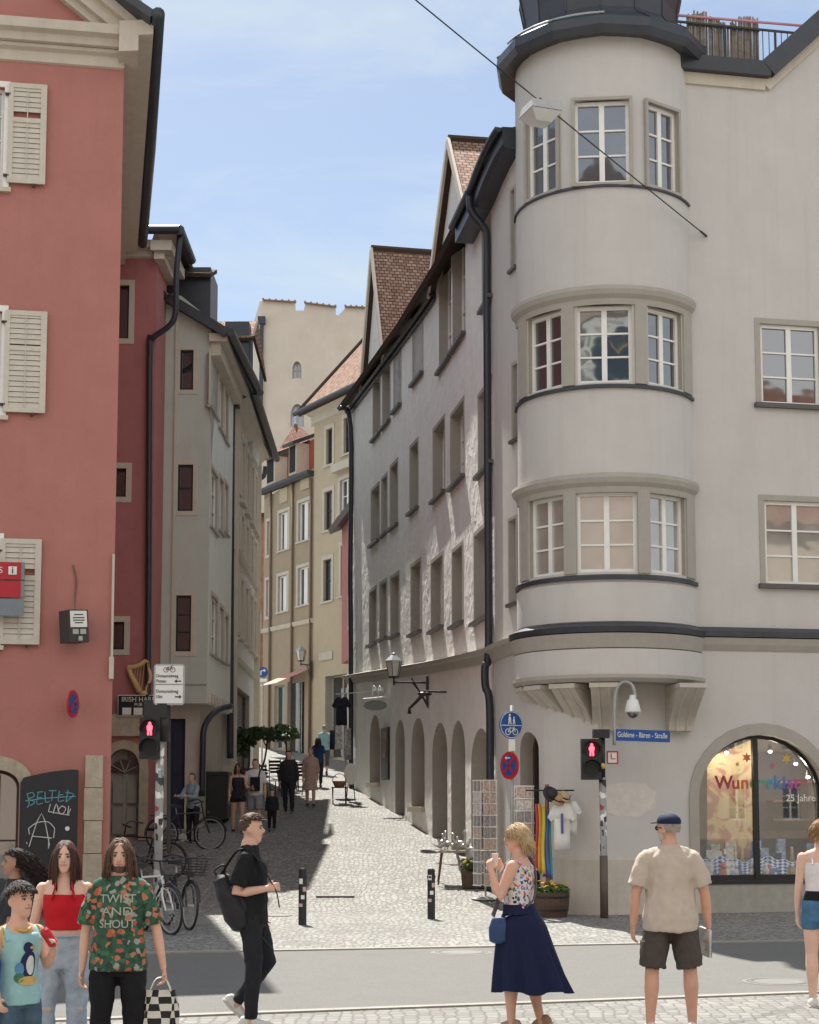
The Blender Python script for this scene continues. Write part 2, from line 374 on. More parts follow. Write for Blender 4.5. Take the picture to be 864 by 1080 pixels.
class Facade:
    def __init__(s, path, house, wallmat, revmat=None):
        s.p, s.h, s.m, s.rm = path, house, wallmat, revmat or wallmat; s.holes = []; s.jobs = []
    def wall(s, outline, extra=None, name='wall', rough=None):
        p = s.p; mb = MB(); bm = mb.bm
        loops = [outline]+[h[0] for h in s.holes]
        flat = [q for lp in loops for q in lp]
        tri = tessellate_polygon([[Vector((a, b, 0)) for a, b in lp] for lp in loops])
        vs = [bm.verts.new((a, b, 0)) for a, b in flat]
        for t in tri:
            try: bm.faces.new([vs[i] for i in t])
            except ValueError: pass
        for u in p.u[1:-1]:
            bmesh.ops.bisect_plane(bm, geom=bm.verts[:]+bm.edges[:]+bm.faces[:], plane_co=(u, 0, 0), plane_no=(1, 0, 0))
        if rough:
            lo = min(a for a, b in outline); hi = max(a for a, b in outline); u = lo
            while u < hi:
                u += rough; bmesh.ops.bisect_plane(bm, geom=bm.verts[:]+bm.edges[:]+bm.faces[:], plane_co=(u, 0, 0), plane_no=(1, 0, 0))
        for v in bm.verts: v.co = p.at(v.co.x, 0, v.co.y)
        for f in bm.faces: f.material_index = 0
        for lp, dep in s.holes:
            n = len(lp)
            c = sum(a for a, b in lp)/n; o, t, nn = p.frame(c)
            for i in range(n):
                (a, b), (a2, b2) = lp[i], lp[(i+1) % n]
                q = [p.at(a, 0, b), p.at(a2, 0, b2)]
                r0 = o+t*(a-c)-nn*dep; r1 = o+t*(a2-c)-nn*dep; r0.z = b; r1.z = b2
                f = mb.poly((q[0], q[1], r1, r0))
                if f: f.material_index = 1
        if extra: extra(mb)
        return mb.build(name, [s.m, s.rm], s.h, normals=False)
    def win(s, u0, u1, v0, v1, dep=.18, cols=2, rows=3, fr=None, gl=None, sur=None, sill=None, arch=None, fw=.055, bar=.028, name='window', hole=True, mull=.09, label=None):
        lp = arc_pts(u0, u1, v0, v1, arch) if arch is not None else rect(u0, u1, v0, v1)
        if hole: s.holes.append((lp, dep))
        s.jobs.append((lp, u0, u1, v0, v1, dep, cols, rows, fr or M['wht'], gl or M['gdark'], sur, sill, arch, fw, bar, name, mull, label))
    def finish(s):
        for (lp, u0, u1, v0, v1, dep, cols, rows, fr, gl, sur, sill, arch, fw, bar, name, mull, label) in s.jobs:
            c = (u0+u1)/2; o, t, n = s.p.frame(c)
            X = Matrix((t, n, Vector((0, 0, 1)))).transposed().to_4x4(); X.translation = Vector((o.x, o.y, 0))
            mb = MB(); d0 = -dep; w = u1-u0
            def b(a0, a1, b0, b1, y0, y1): mb.box(X@Vector(((a0+a1)/2-c, (y0+y1)/2, (b0+b1)/2)), (a1-a0, y1-y0, b1-b0), X.to_3x3())
            yb, yf = d0+.002, d0+.06
            if arch is None:
                b(u0, u0+fw, v0, v1, yb, yf); b(u1-fw, u1, v0, v1, yb, yf); b(u0+fw, u1-fw, v0, v0+fw, yb, yf); b(u0+fw, u1-fw, v1-fw, v1, yb, yf)
            else:
                inn = arc_pts(u0+fw, u1-fw, v0+fw, v1-fw, max(.01, arch-fw*.3)); k = len(lp)
                for i in range(k):
                    A, B, C, D = lp[i], lp[(i+1) % k], inn[(i+1) % k], inn[i]
                    q = [(A, yf), (B, yf), (C, yf), (D, yf)]
                    mb.poly([X@Vector((a-c, y, z)) for (a, z), y in q]); mb.poly([X@Vector((C[0]-c, yf, C[1])), X@Vector((D[0]-c, yf, D[1])), X@Vector((D[0]-c, yb, D[1])), X@Vector((C[0]-c, yb, C[1]))])
            top = v1-fw
            for i in range(1, cols):
                x = u0+w*i/cols; mw = mull/2 if (cols == 2 or i*2 == cols) else bar/2
                b(x-mw, x+mw, v0+fw, top-(0 if arch is None else .02), yb, yf-.004)
            for j in range(1, rows):
                z = v0+fw+(v1-v0-2*fw)*j/rows
                xs = [u0+fw]+[u0+w*i/cols for i in range(1, cols)]+[u1-fw]
                for q in range(cols):
                    e0 = xs[q]+(mull/2 if q else 0); e1 = xs[q+1]-(mull/2 if q < cols-1 else 0)
                    if arch is None or z < v1-arch*.8: b(e0, e1, z-bar/2, z+bar/2, yb, yf-.012)
            wo = mb.build(name, fr, s.h)
            if label: wo['label'] = label
            g = MB(); yg = d0+.018
            g.poly([X@Vector((a-c, yg, z)) for a, z in lp]); g.build('pane', gl, wo)
            if sur:
                sw, pr, sm = sur; q = MB()
                def bb(a0, a1, b0, b1): q.box(X@Vector(((a0+a1)/2-c, (pr-.03)/2, (b0+b1)/2)), (a1-a0, pr+.03, b1-b0), X.to_3x3())
                if arch is None:
                    bb(u0-sw, u0-.002, v0, v1); bb(u1+.002, u1+sw, v0, v1); bb(u0-sw, u1+sw, v1+.002, v1+sw)
                    if not sill: bb(u0-sw, u1+sw, v0-sw, v0-.002)
                else:
                    ou = arc_pts(u0-sw, u1+sw, v0, v1+sw, arch+sw); k = len(lp)
                    for i in range(1, k):
                        A, B, C, D = lp[i], lp[(i+1) % k], ou[(i+1) % k], ou[i]
                        q.poly([X@Vector((a-c, pr, z)) for a, z in (A, B, C, D)])
                        q.poly([X@Vector((C[0]-c, pr, C[1])), X@Vector((D[0]-c, pr, D[1])), X@Vector((D[0]-c, -.03, D[1])), X@Vector((C[0]-c, -.03, C[1]))])
                        q.poly([X@Vector((A[0]-c, pr, A[1])), X@Vector((B[0]-c, pr, B[1])), X@Vector((B[0]-c, -.03, B[1])), X@Vector((A[0]-c, -.03, A[1]))])
                q.build('surround', sm, wo)
            if sill:
                sp, sh, sm = sill; q = MB(); ex = (sur[0] if sur else 0)+.04
                q.box(X@Vector((0, (sp-dep)/2+.03, v0-sh/2+.004)), (w+2*ex, sp+dep-.06, sh), X.to_3x3()); q.build('sill', sm, wo)
def spline(pts, n=6):
    P_ = [Vector(p) for p in pts]; out = []
    for i in range(len(P_)-1):
        a, b, c, d = P_[max(0, i-1)], P_[i], P_[i+1], P_[min(len(P_)-1, i+2)]
        for k in range(n):
            t = k/n; out.append(.5*((2*b)+(c-a)*t+(2*a-5*b+4*c-d)*t*t+(3*b-a-3*c+d)*t**3))
    out.append(P_[-1]); return out
def curve_mesh(body, size, font_ext=.0, align='CENTER', bold=0):
    cu = bpy.data.curves.new('t', 'FONT'); cu.body = body; cu.size = size; cu.align_x = align; cu.align_y = 'CENTER'; cu.extrude = font_ext; cu.offset = bold
    o = bpy.data.objects.new('t', cu); me = bpy.data.meshes.new_from_object(o)
    bpy.data.objects.remove(o); bpy.data.curves.remove(cu); return me
def text(body, size, X, m, parent, name='lettering', ext=.004, sx=1.0, align='CENTER', bold=0):
    """X: 4x4 whose x is the reading direction, z is up, y points into the board"""
    me = curve_mesh(body, size, ext, align, bold); me.transform(Matrix.Diagonal((sx, 1, 1, 1)))
    Q = Matrix(((1, 0, 0, 0), (0, 0, -1, 0), (0, 1, 0, 0), (0, 0, 0, 1)))
    me.transform(X@Q); me.name = name
    return link(name, me, m, parent)
def frameX(o, t, n):                              # n = outward normal of the board; y axis goes inwards
    t = Vector(t).normalized(); n = Vector(n).normalized()
    X = Matrix((t, -n, t.cross(-n))).transposed().to_4x4(); X.translation = o; return X
# ================================================================== ground
def ground():
    mb = MB(); ys = [-60, -30, 0]+[x*.5 for x in range(4, 140)]+[75, 90, 140, 260]
    xs = [-120, -40, -14, -8, -4, 0, 4, 8, 14, 40, 120]
    V = [[mb.bm.verts.new((x, y, gz(y))) for x in xs] for y in ys]
    for a in range(len(ys)-1):
        for b in range(len(xs)-1): mb.bm.faces.new((V[a][b], V[a][b+1], V[a+1][b+1], V[a+1][b]))
    o = mb.build('ground', M['cob'], smooth=True); tag(o, kind='structure')
    def line(pts, x):                            # road edge y as a function of x
        (a, b), (c, d) = pts; return b+(d-b)*(x-a)/(c-a)
    far = [(-3.18, 20.6), (5.6, 22.4)]; near = [(-2.07, 14.8), (4.1, 16.6)]
    def strip(name, f, g, z, m, h=None):
        q = MB(); X = [-60+4*i for i in range(31)]
        for a, b in zip(X, X[1:]):
            pts = [(a, f(a), z), (b, f(b), z), (b, g(b), z), (a, g(a), z)]; q.poly(pts)
            if h:
                q.poly([(a, f(a), z), (b, f(b), z), (b, f(b), z-h), (a, f(a), z-h)]); q.poly([(a, g(a), z), (b, g(b), z), (b, g(b), z-h), (a, g(a), z-h)])
        return tag(q.build(name, m), kind='structure')
    nf = lambda x: line(near, x); ff = lambda x: line(far, x)
    strip('road', nf, ff, .004, M['asph'])
    strip('pavement', lambda x: -28, lambda x: nf(x)-.14, .005, M['cob2'])
    strip('kerb', lambda x: nf(x)-.14, lambda x: nf(x)-.012, .022, M['kerb'], .03)
    strip('kerb', lambda x: ff(x)+.012, lambda x: ff(x)+.15, .022, M['kerb'], .03)
ground()

def gutter(path, u0, u1, z, w, house, name='gutter', r=.085, fascia=.22, m=None):
    m = m or M['slate']; f = z if callable(z) else (lambda u: z); mb = MB()
    pr = [(w-.0, .0)]+[(w+r+r*math.cos(a)*1.0, -r*abs(math.sin(a))*1.25) for a in [math.pi+k*math.pi/8 for k in range(9)]]
    prof = [(w, .02)]+[(w+r-r*math.cos(math.pi*k/8), -r*1.2*math.sin(math.pi*k/8)) for k in range(9)]+[(w+2*r-.02, .0), (w+.02, .0)]
    sweep(mb, path, u0, u1, prof, f); g = mb.build(name, m, house)
    return g
def pipe(pts, house, r=.055, name='downpipe', m=None, clamps=True):
    mb = MB(); mb.tube(spline(pts, 5), r, 10); o = mb.build(name, m or M['pipe'], house, smooth=True)
    return o
def mould(path, u0, u1, z, prof, house, m, name='cornice'):
    mb = MB(); sweep(mb, path, u0, u1, prof, z); return mb.build(name, m, house)
def plainwall(mb, a, b, z0, z1): mb.poly([(a[0], a[1], z0), (b[0], b[1], z0), (b[0], b[1], z1), (a[0], a[1], z1)])

# ================================================================== pink house
def pink_house():
    A, B = (-9.5, 25.66), (-4.815, 26.5); C = (-6.95, 37.6)
    H = empty('pink_house', (-6.5, 27, 0), 'salmon pink plastered house with a cream pediment and pale shutters at the left edge', 'house')
    p = Path([A, B]); U = p.len
    F_ = Facade(p, H, M['pink'])
    zt = p.uv(118, 66)[1]
    # gable outline
    sl = .78; peak_u = U-4.4
    # windows (only their right edges are in the picture)
    for (l, t, r, b) in ((-62, 85, 4, 200), (-64, 322, 1, 441), (-66, 563, -4, 684)):
        u0, u1, v0, v1 = p.box(l, t, r, b)
        F_.win(u0, u1, v0+.05, v1-.08, .16, 2, 4, gl=M['gdark'], sur=(.10, .03, M['wht']), sill=(.08, .07, M['cream']))
    # ground floor arched opening at the very left
    u0, u1, v0, v1 = p.box(-30, 812, 19, 968)
    F_.win(u0, u1, .12, v1, .3, 2, 2, fr=M['wood'], gl=M['gdark'], arch=.25, sur=(.22, .05, M['stonew']), name='shop_door')
    F_.wall([(0, -.2), (U, -.2), (U, zt+.9), (U-.35, zt+.9), (peak_u, zt+.9+sl*4.05), (0, zt+.9)], extra=lambda mb: [plainwall(mb, B, C, -.2, zt+.9), plainwall(mb, A, (-14, 36), -.2, zt+.9), plainwall(mb, C, (-14, 37), -.2, zt+.9)])
    F_.finish()
    # shutters
    for (l, t, r, b) in ((9, 90, 49, 195), (5, 329, 49, 436), (0, 569, 43, 680)):
        u0, u1, v0, v1 = p.box(l, t, r, b); o, tt, n = p.frame((u0+u1)/2); X = frameX(o, tt, n); w, h = u1-u0, v1-v0
        mb = MB(); R3 = X.to_3x3()
        def bx(a0, a1, b0, b1, y0, y1): mb.box(X@Vector(((a0+a1)/2, (y0+y1)/2, (b0+b1)/2)), (a1-a0, y1-y0, b1-b0), R3)
        fw = .075; mid = v0+h*.63
        bx(-w/2, -w/2+fw, v0, v1, -.085, -.045); bx(w/2-fw*1.3, w/2, v0, v1, -.085, -.045)
        for z in (v0, mid-.04, v1-.08): bx(-w/2+fw, w/2-fw*1.3, z, z+.08, -.083, -.047)
        bx(-.012, .004, v0+.08, mid-.04, -.088, -.05); bx(-.012, .004, mid+.04, v1-.08, -.088, -.05)
        sh = mb.build('shutter', M['shut'], H); mb = MB()
        k = 0; z = v0+.08
        while z < v1-.1:
            if not (mid-.07 < z < mid+.06):
                c = X@Vector((-fw*.15, -.062, z+.04)); mb.box(c, (w-2.3*fw, .012, .080), R3@Matrix.Rotation(R(-9), 3, 'X'))
            z += .088
        mb.build('louvre', M['shut'], sh); mb = MB()
        for z in (v0+.12, v1-.2): mb.box(X@Vector((-w/2-.02, -.06, z)), (.09, .05, .035), R3); mb.build('hinge', M['iron'], sh); mb = MB()
        mb.box(X@Vector((.12, -.06, v0-.03)), (.03, .07, .05), R3); mb.build('shutter_catch', M['iron'], sh)
    # cornices
    def zz(py): return p.uv(118, py)[1]
    mould(p, 0, U, 0, [(0, zz(73)), (.05, zz(72)), (.07, zz(62)), (.16, zz(60)), (.18, zz(57)), (0, zz(57))], H, M['cream'])
    mould(p, 0, U+.02, 0, [(0, zz(57)), (.26, zz(56)), (.30, zz(49)), (.42, zz(47)), (.45, zz(38)), (0, zz(36))], H, M['cream'])
    # raking cornice: two mouldings and the verge
    def rake(w0, w1, o0, o1, m, name):
        mb = MB(); o, tt, n = p.frame(U)
        for s_ in (1,):
            a = p.at(U+.35, 0, zz(40)); b = p.at(U+.35-5.2, 0, zz(40)+sl*5.2)
            d = (b-a).normalized(); up = Vector((-d.z*tt.x*-1, -d.z*tt.y*-1, 0)); nn = n; upv = d.cross(nn); 
            if upv.z < 0: upv = -upv
            for (q0, q1, h0, h1) in ((w0, w1, o0, o1),):
                c = [a+nn*q0+upv*h0, a+nn*q1+upv*h0, a+nn*q1+upv*h1, a+nn*q0+upv*h1]; e = [x+(b-a) for x in c]
                for i in range(4): mb.poly((c[i], c[(i+1) % 4], e[(i+1) % 4], e[i]))
                mb.poly(c); mb.poly(e[::-1])
        return mb.build(name, m, H)
    rake(0, .16, -.42, -.30, M['cream'], 'raking_cornice'); rake(0, .3, -.30, -.12, M['cream'], 'raking_cornice'); rake(0, .46, -.12, .10, M['cream'], 'raking_cornice')
    # side eave: soffit boards and roof
    e0 = P(163, 36, 25.95); e1 = P(146, 242, 36.9); zt2 = (e0.z+e1.z)/2
    e0 = Vector((e0.x, e0.y, zt2)); e1 = Vector((e1.x, e1.y, zt2))
    mb = MB(); b0 = Vector((B[0], 26.0, zt2-.35)); b1 = Vector((C[0], C[1]-.7, zt2-.35))
    ze = Vector((0, 0, 1))
    mid0 = b0.lerp(e0, .55); mid1 = b1.lerp(e1, .55)
    for (a, b, za, zb) in ((b0, mid0, -.55, -.30), (mid0, e0-Vector((.02, 0, 0)), -.28, -.16)):
        a1 = b1 if a is b0 else mid1; bb1 = mid1 if a is b0 else e1-Vector((.02, 0, 0))
        A0 = Vector((a.x, a.y, zt2+za)); A1 = Vector((a1.x, a1.y, zt2+za)); B0 = Vector((b.x, b.y, zt2+za)); B1 = Vector((bb1.x, bb1.y, zt2+za))
        T = [Vector((q.x, q.y, zt2-.02)) for q in (A0, B0, B1, A1)]
        mb.poly((A0, B0, B1, A1)); mb.poly(T)
        q = (A0, B0, B1, A1)
        for i in range(4): mb.poly((q[i], q[(i+1) % 4], T[(i+1) % 4], T[i]))
    mb.build('soffit', M['cream'], H)
    mb = MB(); w = Vector((-4.5, .9, 4.5*sl)); out_ = Vector((.06, 0, -.02))
    fr = Vector((0, -.28, 0))
    mb.slab((e0+fr+out_, e1+out_, e1+Vector((-4.6, .9, 3.6)), e0+fr+w), .14)
    mb.build('roof', M['slate'], H)
    mb = MB(); mb.slab((e0+fr+w, e1+Vector((-4.6, .9, 3.6)), e1+Vector((-9, 1.5, 0)), e0+fr+Vector((-9.2, 0, 0))), .14); mb.build('roof', M['tiled'], H)
    # gutter tube along the eave
    mb = MB(); dn = Vector((.10, 0, -.06)); mb.tube([e0+fr+dn, e0.lerp(e1, .5)+dn, e1+dn], .11, 10); mb.build('gutter', M['slate'], H, smooth=True)
    mb = MB(); q0 = e0+Vector((-.25, .1, .25)); mb.tube([q0, q0+Vector((0, 0, .55))], .008, 6); mb.build('lightning_rod', M['iron'], H)
    # stone corner post, plinth
    u0, u1, v0, v1 = p.box(88, 796, 108, 960); mb = MB(); o, tt, n = p.frame((u0+u1)/2); X = frameX(o, tt, n)
    h = v1
    for i in range(5):
        z0 = h*i/5; z1 = h*(i+1)/5-.012; ww = (u1-u0)*(1 if i % 2 else .93); mb.box(X@Vector((0, -.03, (z0+z1)/2)), (ww, .06+.01*(i % 2), z1-z0), X.to_3x3())
    mb.build('corner_stone', M['stonew'], H)
    u0, _, _, _ = p.box(114, 500, 120, 900); mb = MB()
    a = p.at(U-.02, .05, p.uv(116, 693)[1]); b = p.at(U-.02, .05, p.uv(116, 585)[1]); mb.tube([a, b], .022, 8); mb.box(a-Vector((.0, .0, .18)), (.07, .06, .36)); mb.build('conduit', M['cream'], H)
    return p, H
PINK, PINKH = pink_house()

# ================================================================== dark red wing (the pub)
def red_house():
    A, B = (-9.5, 37.5), (-5.955, 37.5); p = Path([A, B]); U = p.len; Y = 37.5
    H = empty('red_house', (-7, 38, gz(37.5)), 'narrow dark red plastered house in shade behind the pink one', 'house')
    F_ = Facade(p, H, M['red'])
    z = lambda py: p.uv(140, py)[1]
    for (l, t, r, b), c, rr in (((108, 301, 136, 357), 1, 1), ((106, 494, 133, 524), 1, 1), ((104, 656, 131, 685), 1, 1)):
        u0, u1, v0, v1 = p.box(l, t, r, b); F_.win(u0, u1, v0, v1, .14, 2 if c > 1 else 2, 1, fr=M['iron'], gl=M['gdark'], sur=(.13, .02, M['cream']), fw=.045, mull=.05)
    u0, u1, v0, v1 = p.box(113, 790, 147, 879)
    F_.win(u0, u1, gz(37.5)+.02, v1, .3, 2, 1, fr=M['door'], gl=M['door'], arch=.42, sur=(.2, .05, M['stonew']), name='arched_door', mull=.1)
    F_.wall([(0, .6), (U, .6), (U, z(262)), (0, z(262))], extra=lambda mb: [plainwall(mb, B, (-5.95, 39.05), .6, z(262)), plainwall(mb, A, (-9.5, 46), .6, z(262))])
    F_.finish()
    # door panels and fan light
    mb = MB(); uc = (u0+u1)/2; o = p.at(uc, -.235, 0)
    for sx in (-1, 1):
        for (za, zb) in ((.15, .75), (.85, 1.35)):
            mb.box((o.x+sx*(u1-u0)*.22, o.y-.01, gz(37.5)+(za+zb)/2), ((u1-u0)*.3, .03, zb-za))
    mb.build('door_panel', M['door'], H)
    mb = MB(); pts = [(-.38, 0)]+[(-.38*math.cos(math.pi*k/10), .3*math.sin(math.pi*k/10)) for k in range(11)]
    pts = pts[1:]; mb.poly([(o.x+a, o.y-.03, gz(37.5)+1.55+b) for a, b in pts]); fl = mb.build('fan_light', M['gdark'], H)
    mb = MB()
    for a in (36, 72, 108, 144): mb.bar((o.x, o.y-.045, gz(37.5)+1.55), (o.x-.38*math.cos(R(a)), o.y-.045, gz(37.5)+1.55+.3*math.sin(R(a))), .02, .02)
    mb.build('glazing_bar', M['door'], fl)
    mb = MB(); mb.box((p.at((u0+u1)/2).x-.1, 37.44, z(765)), (1.5, .1, .5)); mb.build('sandstone_band', M['stonew'], H)
    # eave, roof, gutter
    mould(p, 0, U+.3, z(262), [(0, -.25), (.08, -.22), (.12, -.1), (.3, -.06), (.34, .1), (0, .1)], H, M['cream'])
    mb = MB(); c = (-5.95, 37.5); mb.box((-5.8, 38.2, z(262)-.05), (.5, 2.2, .24)); mb.box((-5.86, 38.2, z(262)-.26), (.24, 2.0, .18)); mb.build('soffit', M['cream'], H)
    zt = z(250)
    mb = MB(); mb.slab([(-9.5, 37.0, zt), (-5.45, 37.0, zt), (-5.6, 39, zt+.75), (-9.5, 39, zt+.75)], .1); mb.build('roof', M['tile'], H)
    mb = MB(); mb.slab([(-5.4, 37.0, zt+.02), (-5.4, 40.5, zt+.02), (-6.9, 41.5, zt+.6), (-6.1, 38.4, zt+.55)], .1); mb.build('roof', M['slate'], H)
    mb = MB(); mb.tube([(-9.5, 36.92, zt-.02), (-5.35, 36.92, zt-.02)], .1, 10); mb.build('gutter', M['slate'], H)
    mb = MB(); mb.tube([(-5.34, 36.9, zt-.03), (-5.34, 39, zt-.06)], .11, 10); mb.build('gutter', M['slate'], H)
    a = Vector((-5.36, 37.1, zt-.1)); q = P(185, 330, 37.2); b = P(178, 344, 37.25); c = P(161, 357, 37.35); d = P(158, 372, 37.38); e = P(156, 760, 37.38)
    pipe([a, P(186, 290, 37.15), q, b, c, d, d.lerp(e, .5), e], H, .07)
    return p, H
REDP, REDH = red_house()

# ================================================================== grey house with the jettied upper floors
def grey_house():
    fa, fb, fc = (-6.3, 39.0), (-4.83, 39.0), (-4.82, 44.2)
    H = empty('grey_house', (-5.6, 40, gz(39)), 'grey green plastered house jettied out over its ground floor beside the lane', 'house')
    p = Path([fa, fb]); U = p.len; z = lambda py: p.uv(200, py)[1]
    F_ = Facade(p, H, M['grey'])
    for (l, t, r, b), rr in (((190, 369, 204, 411), 2), ((187.5, 490, 203.5, 539), 2), ((185.5, 628, 201.5, 687), 3)):
        u0, u1, v0, v1 = p.box(l, t, r, b); F_.win(u0, u1, v0, v1, .1, 1, rr, fr=M['iron'], gl=M['gdark'], sur=(.11, .015, M['cream']), fw=.045)
    zb = z(742); ze = p.uv(236, 352)[1]
    F_.wall([(0, zb), (U, zb), (U, z(338)), (U-.75, z(312)), (0, z(306))]); F_.finish()
    mould(p, .42, U, zb, [(0, 0), (.06, 0), (.06, .42), (.1, .46), (.1, .5), (0, .5)], H, M['grey'])
    mb = MB(); a = P(187, 330, 38.97); b = P(186, 745, 38.97); mb.bar((a.x, 38.97, a.z), (a.x, 38.97, b.z), .06, .05); mb.build('corner_strip', M['cream'], H)
    # lane side
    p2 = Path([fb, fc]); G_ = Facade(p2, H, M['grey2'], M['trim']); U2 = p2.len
    cols_ = [(222, 229.5), (231, 235.5), (236.8, 240.5)]
    tops = [((380, 436), (400, 455), (412, 466)), ((497, 560), (505, 562), (511, 563)), ((630, 692), (641, 697), (650, 700))]
    for row in tops:
        for (l, r), (t, b) in zip(cols_, row):
            u0, u1, v0, v1 = p2.box(l, t, r, b); G_.win(u0, u1, v0, v1, .12, 2, 3, gl=M['gdark'], sur=(.10, .015, M['cream']), sill=(.06, .05, M['trim']))
    G_.wall([(0, zb), (U2, zb), (U2, z(345)), (0, z(338))], extra=lambda mb: [mb.poly([(fb[0], fb[1], zb), (fc[0], fc[1], zb), (-7, 44, zb), (-7, 39, zb)]), plainwall(mb, fc, (-7, 44.2), zb, ze+1)]); G_.finish()
    mb = MB()
    for i in range(9):
        o = p2.at(.3+i*.55, .0, zb+.14); mb.box((o.x+.035, o.y, o.z), (.1, .26, .22))
    mb.build('dentil', M['cream'], H)
    # soffit, roof edge and gutter on the lane side
    e0 = P(240, 349, 38.75); e1 = Vector((-4.22, 44.6, e0.z))
    mb = MB(); mb.box(((e0.x-4.85)/2-.02, 41.7, e0.z-.12), (abs(e0.x+4.85), 5.7, .2)); mb.box((-4.72, 41.6, e0.z-.38), (.24, 5.3, .34)); mb.build('soffit', M['cream'], H)
    rt = P(187, 313, 38.75); rk = P(232, 344, 38.75)
    mb = MB(); mb.slab([(e0.x+.04, 38.72, e0.z+.05), (e1.x+.04, e1.y, e0.z+.05), (rt.x-.2, 44.6, rt.z+.1), (rt.x-.2, 38.72, rt.z+.1)], .22); 
    mb.build('roof', M['slate'], H)
    mb = MB(); mb.slab([(rt.x-.2, 38.6, rt.z), (rt.x-.2, 44.6, rt.z), (-8.5, 44.6, rt.z+3), (-8.5, 38.6, rt.z+3)], .2); mb.build('roof', M['tile'], H)
    mb = MB(); mb.tube([(e0.x+.08, 38.7, e0.z-.04), (e1.x+.08, 44.55, e0.z-.06)], .1, 10); mb.build('gutter', M['slate'], H)
    # dormer
    d0 = P(188, 281, 39.6); d1 = P(220, 284, 39.6); dr = P(219, 305, 39.6); k = d0.z
    mb = MB(); mb.box(((d0.x+d1.x)/2-.2, 40.4, k-.75), (d1.x-d0.x+.5, 1.5, 1.5)); dm = mb.build('dormer', M['slate'], H)
    mb = MB(); mb.slab([(d0.x-.6, 39.45, k-.18), (d1.x+.08, 39.45, k-.22), (d1.x+.02, 41.2, k+.45), (d0.x-.6, 41.2, k+.5)], .1); mb.build('dormer_roof', M['tile'], dm)
    # ground floor set back
    g0 = gz(39.0); p3 = Path([(-6.4, 39.5), (-5.05, 39.5), (-5.02, 44.2)]); K = Facade(p3, H, M['stone'])
    for (l, t, r, b) in ((178, 758, 195, 862),):
        u0, u1, v0, v1 = p3.box(l, t, r, b); K.win(u0, u1, gz(39.5)+.02, v1, .25, 1, 2, fr=M['navy'], gl=M['navy'], name='door')
    K.wall([(0, .6), (p3.len, .6), (p3.len, zb), (0, zb)]); K.finish()
    # curved bracket pipe below the jetty
    pp = [P(243, 745, 40.5), P(232, 748, 40.2), P(221, 757, 39.6), P(215, 770, 39.3), P(214, 790, 39.25), P(213, 840, 39.25)]
    pipe(pp, H, .075)
    a = P(248, 418, 44.1); pipe([P(262, 404, 44.5), P(258, 416, 44.4), P(248, 420, 44.15), P(245, 432, 44.05), P(243.5, 600, 44.05), P(243, 740, 44.05), P(243, 800, 44.05)], H, .09)
    mb = MB(); c = P(247, 424, 44.1); mb.box(c, (.3, .3, .3)); mb.build('rainwater_head', M['pipe'], H)
    return p2, H
GREYP, GREYH = grey_house()

